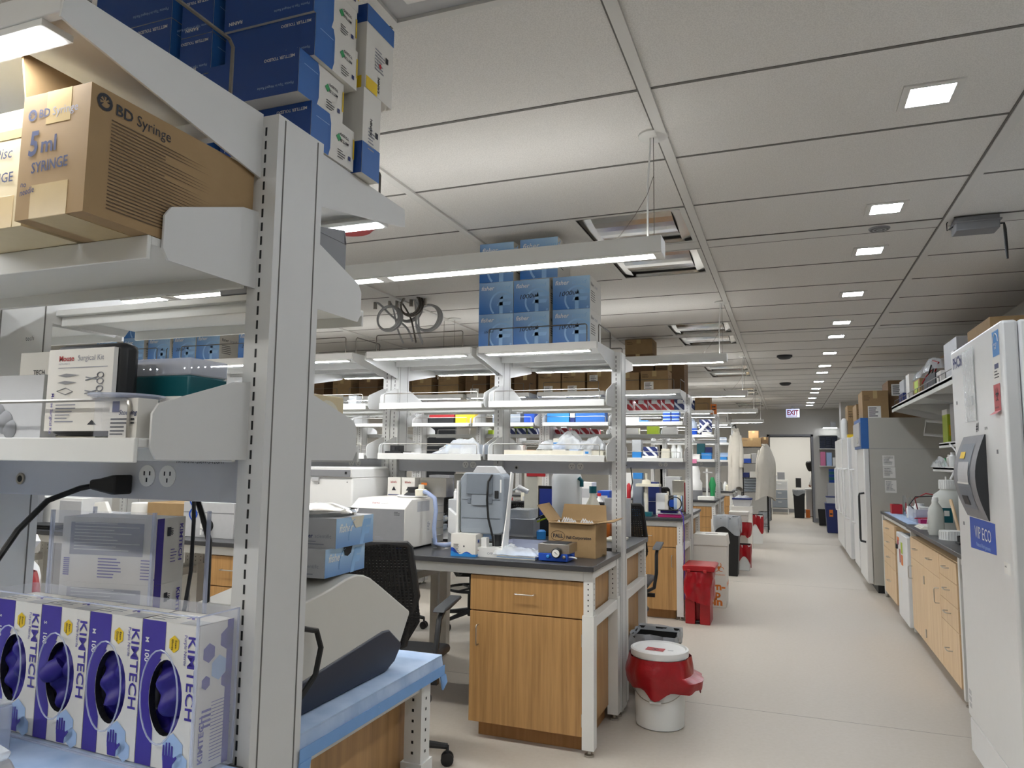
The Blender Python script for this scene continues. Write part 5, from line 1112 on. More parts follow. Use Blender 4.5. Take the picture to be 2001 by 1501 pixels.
# drawn hazard trefoil
def trefoil(m, face, o, s, mt):
    R, U = (Vector(a) for a in FACE[face]); N = R.cross(U); O = Vector(o)
    for q in range(3):
        a0 = PI/2+2*PI*q/3; c = O+(R*math.cos(a0)+U*math.sin(a0))*s*.55; n = 18
        for i in range(n):
            b0 = a0+.5+(2*PI-1.0)*i/n; b1 = a0+.5+(2*PI-1.0)*(i+1)/n; th = s*.14*(1-abs(i-n/2)/n)
            m.quad([tuple(c+(R*math.cos(b)+U*math.sin(b))*rr+N*.0002) for rr, b in ((s*.42+th, b0), (s*.42+th, b1), (s*.42-th*.4, b1), (s*.42-th*.4, b0))], mt)
    m.quad([tuple(O+(R*math.cos(2*PI*i/16)+U*math.sin(2*PI*i/16))*s*.3+N*.0004) for i in range(16)], mt)
trefoil(m, '-x', (x-.0015, 3.327, 1.712), .03, 'ink'); m.text('BIOHAZARD', .009, (x-.0012, 3.36, 1.66), '-x', 'ink', .01)
t.p(m, 'sticker', parent=dr, label='orange red biohazard sticker'); m = MB()
m.text('#1', .05, (x, 3.70, 1.585), '-x', 'ink', .03, .2); m.text('DU 702', .014, (x, 3.55, 1.585), '-x', 'ink', .02)
t.p(m, 'handwriting', parent=dr); m = MB()
m.quad([(x, 3.91, 1.20), (x, 3.47, 1.20), (x, 3.47, 1.075), (x, 3.91, 1.06)], 'royal'); m.text('VIP ECO', .075, (x-.001, 3.82, 1.115), '-x', 'white2', 0, width=.28); m.text('Natural Refrigerants', .024, (x-.001, 3.80, 1.08), '-x', 'lightblue', 0, width=.24)
t.p(m, 'sticker', parent=dr, label='dark blue VIP ECO sticker'); m = MB()
for y, z in ((4.05, 1.735), (4.06, 1.44), (4.03, 1.16), (3.37, 1.49)): m.box(x-.002, x, y-.008, y+.008, z-.008, z+.008, 'midgrey')
t.p(m, 'screw_caps', parent=dr)['kind'] = 'stuff'; m = MB()
fr(3.37, 1.02, .09, .045, 'paper'); m.text('serial', .012, (x-.0012, 3.355, 1.045), '-x', 'ink', .02)
fr(4.06, .28, .06, .0, 'paper') if False else None
for q in range(3): fr(4.11, .36-.03*q, .05, .022, 'lightgrey', .0)
t.p(m, 'rating_label', parent=dr)
# handle panel
m = MB(); n = 14
ys0, ys1 = 3.93, 3.545
prf = []
for i in range(n+1):
    f = i/n; zz = 1.205+f*.36; b = math.sin(PI*f)
    prf.append((zz, .776-.042*b))
for i in range(n):
    (za, xa), (zb, xb) = prf[i], prf[i+1]
    yo = [ys0+.035*math.sin(PI*f_/n) for f_ in (i, i+1)]
    m.quad([(xa, yo[0], za), (xa, ys1, za), (xb, ys1, zb), (xb, yo[1], zb)], 'midgrey'); m.quad([(xa, ys1, za), (.78, ys1, za), (.78, ys1, zb), (xb, ys1, zb)], 'charcoal'); m.quad([(.78, yo[0], za), (xa, yo[0], za), (xb, yo[1], zb), (.78, yo[1], zb)], 'midgrey')
hp = t.p(m, 'handle_panel', label='curved grey handle panel', parent=dr)
m = MB()
def ins(y0, y1, z0, z1, mt, off):
    f0, f1 = (z0-1.205)/.36, (z1-1.205)/.36; pass
    k = 6
    for i in range(k):
        a, b = i/k, (i+1)/k; za, zb = z0+(z1-z0)*a, z0+(z1-z0)*b; xa, xb = (.776-.042*math.sin(PI*(q-1.205)/.36)-off for q in (za, zb)); m.quad([(xa, y0, za), (xa, y1, za), (xb, y1, zb), (xb, y0, zb)], mt)
ins(3.88, 3.64, 1.245, 1.53, 'bluegrey2', .002); ins(3.86, 3.66, 1.36, 1.45, 'lightgrey', .004); ins(3.87, 3.65, 1.352, 1.36, 'white', .005); ins(3.85, 3.74, 1.26, 1.30, 'charcoal', .004); ins(3.85, 3.76, 1.465, 1.495, 'yellow', .004)
t.p(m, 'control_panel', parent=dr) if False else t.p(m, 'control_panel')
t2 = wthing(MB().box(.7735, .7755, 3.66, 3.86, 1.63, 1.955, 'bagclear').box(.770, .7735, 3.70, 3.83, 1.70, 1.74, 'bagclear').box(.7765, .7775, 3.68, 3.85, 1.64, 1.93, 'paper'), 'document_pouch', 'clear plastic document pouch hanging on the tall freezer door', 'pouch')
# next freezer toward the camera
t = TH('upright_freezer', 'edge of a second white freezer at the right frame border', 'freezer', (1.1, 2.2, 0))
t.p(MB().box(.765, 1.62, 1.65, 2.55, .0, 1.98, 'freezer_white'), 'cabinet', .01); t.p(MB().box(.705, .763, 1.65, 2.55, .1, 1.98, 'freezer_white'), 'door', .01)
# right worktop
t = TH('lab_bench', 'long dark worktop on white frame along the right wall', 'lab bench', (1.35, 6.6, 0), 'lab benches along the bench rows')
t.p(MB().box(.93, 1.78, 4.2, 7.03, .887, .915, 'worktop'), 'worktop', .003); t.p(MB().box(.945, 1.78, 7.033, 8.98, .887, .915, 'worktop'), 'worktop', .003)
t.p(MB().box(.965, .99, 4.25, 5.15, .835, .886, 'white').box(.975, .99, 7.05, 8.95, .845, .886, 'white').box(.96, 1.0, 7.0, 7.025, .04, .886, 'white'), 'frame_rail')
for y in (4.25, 5.155, 8.94):
    lg = t.p(MB().box(.955, 1.0, y-.022, y+.022, .035, .886, 'white'), 'leg', .002); t.p(MB().lathe(.978, y, [(.02, 0), (.02, .01), (.008, .013), (.008, .036)], 'steel', 12), 'levelling_foot', parent=lg)
def rcab(y0, y1, layout, label, x=.95):
    w = y1-y0; return cabinet((x, (y0+y1)/2, 0), -PI/2, w, .6, layout, label, 'woodlight')
rcab(5.20, 5.74, [(.54, [('d', .70, .83), ('d', .555, .70), ('d', .41, .555), ('d', .085, .41)])], 'pale wooden four drawer cabinet, near end of the right hand bench')
rcab(5.745, 6.985, [(.62, [('d', .66, .83), ('l', .085, .66)]), (.62, [('d', .66, .83), ('r', .085, .66)])], 'pale wooden double door cabinet, middle of the right hand bench')
rcab(7.95, 8.85, [(.9, [('d', .70, .83), ('d', .56, .70), ('d', .40, .56), ('d', .085, .40)])], 'pale wooden drawer cabinet beyond the small white fridge')
t = TH('under_counter_fridge', 'small white under-counter fridge with coloured stickers on the door', 'fridge', (1.2, 7.35, 0))
t.p(MB().box(.985, 1.45, 7.06, 7.66, .03, .80, 'lightgrey'), 'cabinet', .006)
dr = t.p(MB().box(.93, .982, 7.055, 7.665, .06, .81, 'freezer_white'), 'door', .006)
m = MB()
for y, z, w, h, c in ((7.62, .70, .10, .07, 'redbin'), (7.60, .62, .10, .06, 'paper'), (7.40, .64, .11, .10, 'lime'), (7.40, .54, .11, .09, 'orange'), (7.5, .55, .07, .12, 'redbin'), (7.5, .30, .1, .12, 'paper'), (7.62, .74, .14, .03, 'orange')): t.p(MB().rect((.9295-.0003*z, y, z), '-x', w, h, c), 'sticker', parent=dr)
t.p(MB().box(.915, .93, 7.58, 7.64, .66, .70, 'black'), 'latch', parent=dr)
# on the right worktop
def P(m, nm, lab, cat, group=None, bevel=0): return wthing(m, nm, lab, cat, group, bevel)
cbx, cby = 1.17, 6.50
t = TH('carboy', 'large translucent white carboy with wide ribbed cap on the right worktop', 'bottle', (cbx, cby, ZW))
t.p(MB().lathe(cbx, cby, [(.115, ZW), (.125, ZW+.015), (.125, ZW+.24), (.11, ZW+.285), (.066, ZW+.32), (.064, ZW+.34)], 'hdpe', 32), 'bottle')
def ribcap(x, y, z0, z1, r): 
    m = MB().lathe(x, y, [(r, z0), (r, z1), (0, z1+.001)], 'bottlewhite', 32, False)
    for i in range(28): a = 2*PI*i/28; m.box(x+r*math.cos(a)-.003, x+r*math.cos(a)+.003, y+r*math.sin(a)-.003, y+r*math.sin(a)+.003, z0, z1-.006, 'bottlewhite')
    return m
t.p(ribcap(cbx, cby, ZW+.33, ZW+.40, .07), 'cap'); t.p(MB().box(cbx-.08, cbx-.01, cby-.128, cby-.124, ZW+.08, ZW+.19, 'teal').box(cbx-.065, cbx-.03, cby-.129, cby-.1281, ZW+.13, ZW+.17, 'paper'), 'label')
wthing(ribcap(1.055, 5.86, ZW, ZW+.062, .075).lathe(1.055, 5.86, [(.08, ZW), (.08, ZW+.004)], 'bottlewhite', 24), 'bottle_cap', 'loose white ribbed cap lying beside the large carboy', 'cap')
wx, wy = 1.02, 6.20
spray2 = TH('wash_bottle', 'tall translucent dispenser bottle standing at the front edge of the right worktop', 'bottle', (wx, wy, ZW))
spray2.p(MB().lathe(wx, wy, [(.050, ZW), (.053, ZW+.01), (.053, ZW+.16), (.045, ZW+.195), (.018, ZW+.24), (.018, ZW+.25)], 'hdpe', 24), 'bottle'); spray2.p(MB().lathe(wx, wy, [(.022, ZW+.248), (.02, ZW+.275), (.01, ZW+.282)], 'bottlewhite', 18), 'cap')
spray2.p(MB().tube([(wx-.045, wy, ZW+.17), (wx-.06, wy, ZW+.08), (wx-.055, wy, ZW+.02), (wx-.04, wy, ZW+.01)], .0025, 'bottlewhite', 6), 'hook')
P(MB().box(1.03, 1.16, 5.50, 5.62, ZW, ZW+.012, 'black').box(1.04, 1.15, 5.51, 5.53, ZW+.012, ZW+.05, 'black').box(1.04, 1.15, 5.55, 5.57, ZW+.012, ZW+.055, 'black').box(1.04, 1.15, 5.59, 5.61, ZW+.012, ZW+.05, 'black').box(1.04, 1.05, 5.53, 5.59, ZW+.012, ZW+.05, 'black'), 'slotted_rack', 'black slotted rack beside the loose ribbed cap', 'rack')
P(MB().tube([(1.17, 6.2, ZW+.002), (1.15, 6.3, ZW+.2), (1.15, 6.36, ZW+.25)], .012, 'woodlight', 8), 'wooden_dowel', 'pale wooden stick leaning against the carboy', 'stick')
m = MB()
for q in range(5): m.box(.98+.01*q, 1.12+.01*q, 6.65+.02*q, 6.95+.015*q, ZW+.004*q, ZW+.0035+.004*q, 'cream' if q % 2 else 'paper')
P(m, 'paper_stack', 'untidy stack of cream papers on the right worktop', 'paper')
P(MB().box(.96, 1.25, 7.15, 8.8, ZW, ZW+.003, 'pad'), 'bench_pad', 'pale blue pad covering the far part of the right worktop', 'bench pad')
P(MB().box(1.06, 1.18, 7.16, 7.28, ZW+.0035, ZW+.045, 'magenta').box(1.07, 1.17, 7.17, 7.27, ZW+.045, ZW+.05, 'pink'), 'tube_rack', 'magenta tube rack behind the cream papers', 'rack', bevel=.003)
t = TH('gel_tank', 'clear bluish electrophoresis tank with red and black leads', 'tank', (1.18, 7.5, ZW+.0035))
t.p(MB().box(1.05, 1.30, 7.3, 7.75, ZW+.004, ZW+.02, 'acrylic_edge').box(1.05, 1.055, 7.3, 7.75, ZW+.02, ZW+.12, 'acrylic_edge').box(1.05, 1.3, 7.3, 7.305, ZW+.02, ZW+.12, 'acrylic_edge').box(1.08, 1.27, 7.35, 7.7, ZW+.021, ZW+.07, 'navy').box(1.1, 1.2, 7.45, 7.65, ZW+.07, ZW+.13, 'white2'), 'tank')
t.p(MB().tube([(1.07, 7.35, ZW+.12), (1.03, 7.2, ZW+.22), (1.10, 7.1, ZW+.27), (1.22, 7.1, ZW+.25), (1.3, 7.2, ZW+.12), (1.2, 7.2, ZW+.06), (1.02, 7.2, ZW+.05)], .005, 'redbin', 6), 'lead', label='red lead'); t.p(MB().tube([(1.05, 7.45, ZW+.12), (1.0, 7.3, ZW+.16), (1.02, 7.1, ZW+.24), (1.14, 7.05, ZW+.25), (1.26, 7.2, ZW+.2), (1.28, 7.4, ZW+.1)], .005, 'cable', 6), 'lead', label='black lead')
P(MB().box(1.0, 1.10, 8.5, 8.62, ZW+.004, ZW+.10, 'red').box(1.02, 1.08, 8.52, 8.6, ZW+.10, ZW+.102, 'dark'), 'tube_holder', 'small red open box at the far end of the right worktop', 'box', bevel=.004)
for i, (x, y, h, r, c) in enumerate(((1.09, 8.25, .20, .018, 'glass'), (1.12, 8.1, .19, .02, 'glass'), (1.10, 7.95, .11, .04, 'bottlewhite'), (1.17, 7.92, .14, .05, 'bottlewhite'))):
    P(MB().lathe(x, y, [(r, ZW+.004), (r, ZW+.004+h*.8), (r*.8, ZW+.004+h*.9), (r*.8, ZW+.004+h)], c, 16), ('measuring_cylinder', 'measuring_cylinder', 'plastic_beaker', 'plastic_bottle')[i], ('clear measuring cylinder beside the red box, right worktop', 'clear measuring cylinder standing in front of the beaker', 'short white beaker on the right worktop pad', 'squat white bottle behind the beaker, right worktop')[i], ('cylinder', 'cylinder', 'beaker', 'bottle')[i])
t = TH('pipette_stand', 'teal and grey pipette hanging above the right worktop', 'pipette', (1.22, 6.9, ZW+.0)); t.p(MB().lathe(1.22, 6.9, [(.05, ZW), (.05, ZW+.01), (.012, ZW+.015), (.012, ZW+.2)], 'charcoal', 16).lathe(1.22, 6.9, [(.014, ZW+.2), (.014, ZW+.25)], 'teal', 12).lathe(1.22, 6.9, [(.008, ZW+.25), (.006, ZW+.42)], 'white2', 10), 'body')
# papers taped on grey freezer side
def gfr(x0, x1, y0, y1, h, label, hand_, col='freezer', side='freezer_side'):
    t = TH('upright_freezer', label, 'freezer', ((x0+x1)/2, (y0+y1)/2, 0), 'row of upright freezers on the right')
    t.p(MB().box(x0+.06, x1, y0, y1, .09, h, side).box(x0+.1, x1-.02, y0+.03, y1-.03, 0, .09, 'black').box(x0+.061, x1, y0-.0008, y0, h*.82, h*.82+.004, 'midgrey'), 'cabinet', .006)
    n = 2 if hand_ == 2 else 1
    for q in range(n):
        a, b = y0+.004+(y1-y0-.008)*q/n, y0-.0+(y1-y0-.004)*(q+1)/n
        d = t.p(MB().box(x0, x0+.057, a, b, .10, h*(.83 if hand_ == 1 else 1)-.005, col), 'door', .01)
        hy_ = a+.08 if hand_ != 3 else (a+b)/2
        m = MB(); mt = 'charcoal' if hand_ == 1 else 'white2'; z0, z1 = (.55, 1.10) if hand_ == 1 else (.65, 1.35)
        m.tube([(x0, hy_, z0), (x0-.05, hy_, z0+.01), (x0-.055, hy_, z0+.04), (x0-.055, hy_, z1-.04), (x0-.05, hy_, z1-.01), (x0, hy_, z1)], .012, mt, 8); t.p(m, 'handle', parent=d)
    return t
t = gfr(.81, 1.70, 9.12, 9.98, 1.95, 'large grey freezer beyond the right worktop with blue header panel', 1)
t.p(MB().prism([(9.12, 1.60), (9.98, 1.60), (9.98, 1.95), (9.12, 1.95)], 'x', .79, .87, 'mtblue2').box(.775, .79, 9.16, 9.94, 1.63, 1.9, 'lightgrey').box(.77, .776, 9.3, 9.4, 1.66, 1.74, 'chrome'), 'header_panel', .01, 'blue control header')
m = MB()
for x, z, h in ((1.03, 1.46, .17), (1.035, 1.29, .165)):
    pass
for i, (x, z, w, h) in enumerate(((1.0, 1.40, .12, .125), (1.0, 1.275, .125, .12), (1.015, 1.11, .115, .14))):
    pp = MB(); label_rect(pp, '-y', (x, 9.118, z), w, h, 'paper', 7, 'greyprint', i+2, 0); P(pp, 'taped_notice', 'printed paper notice taped to the grey freezer side, %s of three' % ('top', 'middle', 'bottom')[i], 'notice')
gfr(.83, 1.60, 10.35, 11.05, 1.80, 'white freezer just behind the large grey freezer', 3, 'freezer_white', 'freezer_white')
gfr(.80, 1.60, 11.3, 12.3, 1.80, 'white freezer with curved bright handles, third in the right row', 2, 'freezer_white', 'freezer_white')
gfr(.80, 1.60, 12.5, 14.1, 1.82, 'wide white double door freezer, farthest in the right row', 2, 'freezer_white', 'freezer_white')
# cartons on the freezers
carton(.83, 1.10, 9.25, 9.75, 1.951, 2.27, 'brown carton with white warning label on top of the grey freezer', sticker=(.2, .02, .5, .42), text=None)
carton(1.12, 1.45, 9.4, 9.95, 1.951, 2.40, 'larger dark brown carton behind the labelled carton on the grey freezer', mt='carddark', sticker=(.1, .6, .4, .3))
carton(.86, 1.12, 10.40, 10.95, 1.801, 2.20, 'tan carton on the white freezer, beyond the labelled carton', mt='card', text='Thermo')
carton(.92, 1.16, 12.7, 13.2, 1.821, 2.35, 'tall orange brown carton on the farthest white freezer', mt='card', text='Thermo')
P(MB().box(.85, .93, 11.9, 11.98, 1.801, 1.86, 'yellow'), 'small_box', 'small yellow box on the third freezer', 'box')
P(MB().lathe(.87, 12.75, [(.04, 1.821), (.05, 1.83), (.05, 2.10), (.03, 2.14), (0, 2.15)], 'white2', 20, False), 'paper_roll', 'upright white rounded roll on the farthest freezer', 'roll')
# wall shelf above right worktop
t = TH('wall_shelf', 'long white wall shelf above the right worktop, cluttered with boxes', 'wall shelf', (1.45, 7.2, 2.0))
t.p(MB().box(1.10, 1.79, 4.3, 9.0, 2.03, 2.055, 'plate').box(1.10, 1.115, 4.3, 9.0, 2.0, 2.065, 'white'), 'shelf_board', .002)
for y in (4.6, 5.8, 7.0, 8.2, 8.9): t.p(MB().prism([(1.12, 2.03), (1.12, 2.0), (1.785, 1.84), (1.785, 2.03)], 'y', y-.003, y+.003, 'plate'), 'bracket')
m = MB(); rail(m, 0, 1, 0, 0, .08); m = MB(); m.tube([(1.12, 4.4, 2.055), (1.12, 4.4, 2.12), (1.12, 8.9, 2.12), (1.12, 8.9, 2.055)], .004, 'wire', 6)
for i in range(1, 18): m.tube([(1.12, 4.4+i*.25, 2.055), (1.12, 4.4+i*.25, 2.12)], .003, 'wire', 5)
t.p(m, 'guard_rail')
for (z, x0, y0, y1, lab) in ((1.61, 1.38, 6.75, 8.05, 'short white wall shelf holding the green carton'), (1.385, 1.36, 6.75, 8.3, 'lowest white wall shelf above the right worktop')):
    t = TH('wall_shelf', lab, 'wall shelf', (1.58, (y0+y1)/2, z)); t.p(MB().box(x0, 1.79, y0, y1, z, z+.02, 'plate').box(x0, x0+.01, y0, y1, z-.02, z+.03, 'white'), 'shelf_board', .002)
    t.p(MB().prism([(x0+.02, z), (1.785, z), (1.785, z-.12)], 'y', y0+.02, y0+.026, 'plate').prism([(x0+.02, z), (1.785, z), (1.785, z-.12)], 'y', y1-.026, y1-.02, 'plate'), 'bracket')
Z2 = 2.0555
for (nm, lab, cat, m) in (
    ('storage_case', 'upright pale grey case on the wall shelf, next to the freezer top', 'case', MB().box(1.16, 1.40, 5.95, 6.4, Z2, Z2+.30, 'lightgrey').box(1.14, 1.16, 5.95, 6.05, Z2, Z2+.2, 'white2')),
    ('cardboard_box', 'long brown carton lying at the back of the wall shelf', 'box', MB().box(1.42, 1.75, 6.0, 8.1, Z2, Z2+.42, 'carddark')),
    ('cardboard_box', 'tan open carton with wires on the wall shelf, far part', 'box', MB().box(1.16, 1.38, 7.55, 7.9, Z2, Z2+.17, 'card').box(1.158, 1.16, 7.62, 7.82, Z2+.05, Z2+.16, 'lime')),
    ('supply_box', 'white supply box standing upright on the wall shelf, far part', 'box', MB().box(1.16, 1.34, 8.15, 8.35, Z2, Z2+.28, 'box_white')),
    ('supply_box', 'blue and white box at the far end of the wall shelf', 'box', MB().box(1.15, 1.35, 8.5, 8.8, Z2, Z2+.12, 'navy').box(1.16, 1.34, 8.5, 8.8, Z2+.12, Z2+.26, 'lightgrey')),
    ('supply_box', 'small white box with black print beside the grey case', 'box', MB().box(1.15, 1.25, 6.5, 6.68, Z2, Z2+.12, 'box_white').rect((1.1495, 6.64, Z2+.07), '-x', .05, .02, 'ink')),
    ('open_bin', 'dark open bin full of cables on the wall shelf', 'bin', MB().box(1.17, 1.40, 6.85, 7.4, Z2, Z2+.15, 'charcoal')),
    ('cardboard_box', 'brown carton near the freezer on the wall shelf, hidden behind the case', 'box', MB().box(1.2, 1.5, 5.2, 5.8, Z2, Z2+.3, 'card'))):
    P(m, nm, lab, cat, bevel=.003)
wthing(MB().tube([(1.19, 7.0, Z2+.15), (1.22, 6.95, Z2+.24), (1.2, 7.1, Z2+.27), (1.22, 7.2, Z2+.22), (1.18, 7.3, Z2+.16), (1.15, 7.35, Z2+.1)], .006, 'redbin', 6).tube([(1.22, 7.3, Z2+.15), (1.2, 7.1, Z2+.2), (1.17, 7.0, Z2+.22), (1.14, 6.95, Z2+.14)], .006, 'cable', 6), 'cable_bundle', 'tangled red and black cables in the dark bin on the wall shelf', 'cable')
heap(1.16, 1.42, 6.9, 8.0, Z2+.18, .17, 'bagwhite', 31, 'plastic_bag', 'large whitish plastic bag lying over the bins on the wall shelf')
P(MB().box(1.40, 1.5, 7.72, 7.95, 1.6305, 1.90, 'lime').box(1.41, 1.47, 7.719, 7.72, 1.70, 1.80, 'yellow').box(1.40, 1.5, 7.72, 7.95, 1.90, 1.95, 'paper'), 'supply_carton', 'upright lime green and yellow carton on the short wall shelf', 'box')
P(MB().box(1.41, 1.56, 7.3, 7.65, 1.6305, 1.99, 'lightgrey'), 'supply_carton', 'upright pale grey container beside the lime green carton', 'box', bevel=.01)
P(MB().box(1.40, 1.5, 7.05, 7.25, 1.6305, 1.72, 'navy').box(1.39, 1.4, 7.07, 7.23, 1.64, 1.70, 'white2'), 'slide_box', 'small blue box with white front on the short wall shelf', 'box')
t = TH('adjustable_arm', 'white folding lamp arm mounted above the short wall shelf', 'lamp arm', (1.5, 7.9, 1.72)); t.p(MB().tube([(1.75, 8.4, 1.83), (1.35, 8.5, 1.88), (1.33, 8.52, 1.74), (1.75, 8.45, 1.70)], .015, 'white2', 8), 'arm')
for i, (x, y, z, r, h, c) in enumerate(((1.43, 7.7, 1.4055, .035, .14, 'bottlewhite'), (1.43, 7.85, 1.4055, .03, .12, 'box_white'), (1.43, 8.0, 1.4055, .035, .09, 'led_green'), (1.5, 6.9, 1.4055, .04, .16, 'cream'))):
    P(MB().lathe(x, y, [(r, z), (r, z+h*.75), (r*.6, z+h*.85), (r*.6, z+h)], c, 16), 'reagent_bottle', '%s bottle on the lowest wall shelf, %s' % (('white', 'short off-white', 'green', 'cream')[i], ('nearest the edge', 'second along', 'farthest along', 'at the back')[i]), 'bottle')
heap(1.33, 1.40, 7.7, 8.29, 1.4055, .12, 'bagclear', 41, 'plastic_bag', 'crumpled clear plastic bag hanging over the lowest wall shelf edge')
t = TH('tubing', 'thin pale tube running from the wall shelves down to the carboy', 'tubing', (1.35, 6.6, 1.2)); t.p(MB().tube([(1.37, 7.5, 1.62), (1.34, 7.1, 1.55), (1.25, 6.55, 1.45), (1.18, 6.5, 1.32)], .007, 'white2', 6), 'hose')
# sensor on the ceiling
t = TH('wireless_sensor', 'grey box with black antenna hanging from the ceiling grid', 'sensor', (.95, 4.36, 2.62)); t.p(MB().box(.86, 1.06, 4.28, 4.40, 2.66, 2.732, 'midgrey').box(.85, 1.07, 4.27, 4.41, 2.70, 2.71, 'midgrey'), 'housing', .006); t.p(MB().tube([(1.06, 4.32, 2.69), (1.085, 4.32, 2.69), (1.088, 4.32, 2.66), (1.09, 4.32, 2.56), (1.092, 4.32, 2.50)], [.006, .006, .008, .008, .005], 'black', 8), 'antenna'); t.p(MB().tube([(.86, 4.34, 2.70), (.83, 4.34, 2.68), (.83, 4.34, 2.72), (.84, 4.34, 2.736)], .003, 'cable', 6), 'lead')
m = MB().lathe(.51, 4.37, [(.05, ZC-.012), (.055, ZC-.006), (.055, ZC-.001)], 'midgrey', 26)
for q in range(4): m.lathe(.51, 4.37, [(.01+.01*q, ZC-.0135), (.014+.01*q, ZC-.0135)], 'gap' if q % 2 else 'lightgrey', 22, False)
P(m, 'ceiling_sensor', 'small round grille in the ceiling strip between two downlights', 'sensor')
for i, (x, y) in enumerate(((.0, 9.4), (.0, 12.7))): P(MB().lathe(x, y, [(0, ZC-.05), (.06, ZC-.045), (.09, ZC-.02), (.09, ZC-.001)], 'charcoal', 22, False), 'smoke_detector', 'dark round detector on the aisle ceiling, %s one' % ('nearer', 'farther')[i], 'smoke detector')
# ================================================================ bins along the aisle
t = TH('bucket', 'white round bucket with lid and red bag under it at the bench end', 'bucket', (-.69, 4.17, 0))
bx, by = -.69, 4.17
t.p(MB().lathe(bx, by, [(.122, 0), (.13, .006), (.142, .33), (.146, .36), (.146, .37)], 'bottlewhite', 36), 'body')
t.p(MB().lathe(bx, by, [(.150, .368), (.158, .372), (.158, .405), (.148, .41), (.14, .402), (0, .402)], 'white2', 36, False), 'lid')
g = bagmesh(bx, by, .20, .372, .165, .165, 'redbag', 11, .12, 48, .06, .022); g.v = [(v[0]+(.06 if v[2] < .28 and v[0] > bx+.1 else 0), v[1], v[2]) for v in g.v]; t.p(g, 'bin_liner', label='red bag skirt below the lid')
m = MB().quad([(bx-.07, by-.06, .4032), (bx+.03, by-.07, .4032), (bx+.035, by-.005, .4032), (bx-.065, by+.005, .4032)], 'red'); trefoil(m, '+z', (bx-.018, by-.034, .4036), .022, 'ink'); m.rect((bx+.05, by-.04, .4032), '+z', .03, .02, 'lightgrey'); t.p(m, 'label')
t.p(MB().tube([(bx+.146*math.cos(a), by+.146*math.sin(a), .24+.09*(math.sin(a)) if a < 0 else .24) for a in [-PI+PI*i/20 for i in range(21)]], .0025, 'steel', 6).tube([(bx-.03, by-.15, .155), (bx+.03, by-.15, .155)], .008, 'white2', 8), 'handle')
def linerbin(x, y, w, d, h, label, body, liner, taper=.82, drop=.2, up=.03):
    t = TH('waste_bin', label, 'waste bin', (x, y, 0)); a, b = w/2, d/2
    m = MB(); vs = []
    for z, k in ((.0, taper), (h, 1)): vs += [(x-a*k, y-b*k, z), (x+a*k, y-b*k, z), (x+a*k, y+b*k, z), (x-a*k, y+b*k, z)]
    m.add(vs, [(3, 2, 1, 0), (0, 1, 5, 4), (1, 2, 6, 5), (2, 3, 7, 6), (3, 0, 4, 7)], body)
    vs = [(p[0]*.985+x*.015, p[1]*.985+y*.015, p[2]+.004) for p in vs]; m.add(vs, [(0, 1, 2, 3), (4, 5, 1, 0), (5, 6, 2, 1), (6, 7, 3, 2), (7, 4, 0, 3)], 'dark')
    t.p(m, 'bin', .003)
    if liner:
        m = MB(); rn = random.Random(int(x*97+y*13)); n = 44; rows = 8; P_ = []
        ph = [rn.uniform(0, 6) for _ in range(5)]
        for j in range(rows):
            f = j/(rows-1)
            for i in range(n):
                s = i/n*4; q = int(s); u = s-q
                cr = [(-1, -1), (1, -1), (1, 1), (-1, 1), (-1, -1)]; ex = cr[q][0]*(1-u)+cr[q+1][0]*u; ey = cr[q][1]*(1-u)+cr[q+1][1]*u
                k = 1.05+.05*math.sin(i*1.3+ph[0]+2*f)+.03*math.sin(i*2.9+ph[1])+.06*(1-abs(2*f-.9)); 
                if j == rows-1: k = .96
                zz = h+up*(f)-drop*(1-f)*(1+.35*math.sin(i*.5+ph[2])); P_.append((x+a*k*ex*.97, y+b*k*ey*.97, zz if j < rows-1 else h-.02))
        fs = [(j*n+i, j*n+(i+1) % n, (j+1)*n+(i+1) % n, (j+1)*n+i) for j in range(rows-1) for i in range(n)]
        m.add(P_, fs, liner); t.p(m, 'bin_liner')
    return t
linerbin(-.80, 4.72, .27, .30, .36, 'small black waste bin with clear liner behind the white bucket', 'black', 'liner', .8, .08)
t = TH('pedal_bin', 'red plastic pedal bin with red biohazard bag and flat lid', 'waste bin', (-.78, 6.85, 0))
m = MB().box(-.885, -.80, 6.74, 7.0, 0, .40, 'redbin').box(-.76, -.67, 6.74, 7.0, 0, .40, 'redbin').box(-.80, -.76, 6.80, 7.0, .0, .40, 'redbin').box(-.80, -.76, 6.75, 6.8, .01, .03, 'black')
t.p(m, 'body', .006); t.p(MB().prism([(-.895, .465), (-.625, .465), (-.615, .505), (-.64, .515), (-.885, .515), (-.90, .505)], 'y', 6.70, 7.05, 'redbin').box(-.86, -.83, 6.695, 6.705, .45, .48, 'redbin').box(-.72, -.69, 6.695, 6.705, .45, .48, 'redbin'), 'lid', .006)
g = MB(); n = 44; rn = random.Random(5); P_ = []
for j in range(9):
    f = j/8
    for i in range(n):
        a = 2*PI*i/n; c, s = math.cos(a), math.sin(a); k = 1/max(abs(c), abs(s)); k = k**.75
        w = 1.03+.05*math.sin(5*a+5*f)+.03*math.sin(11*a-6*f)+.05*math.sin(PI*f)+.025*math.sin(14*f+3*a); P_.append((-.768+.118*k*c*w, 6.87+.165*k*s*w, .46-.22*(1-f)-(.06*math.sin(a*1.0+2.5) if j < 3 else 0)*(1-f)))
g.add(P_, [(j*n+i, j*n+(i+1) % n, (j+1)*n+(i+1) % n, (j+1)*n+i) for j in range(8) for i in range(n)], 'redbag'); t.p(g, 'bin_liner')
t = TH('biohazard_carton', 'tall white Burn-up Bin carton with orange lettering and biohazard mark', 'waste bin', (-.745, 7.7, 0))
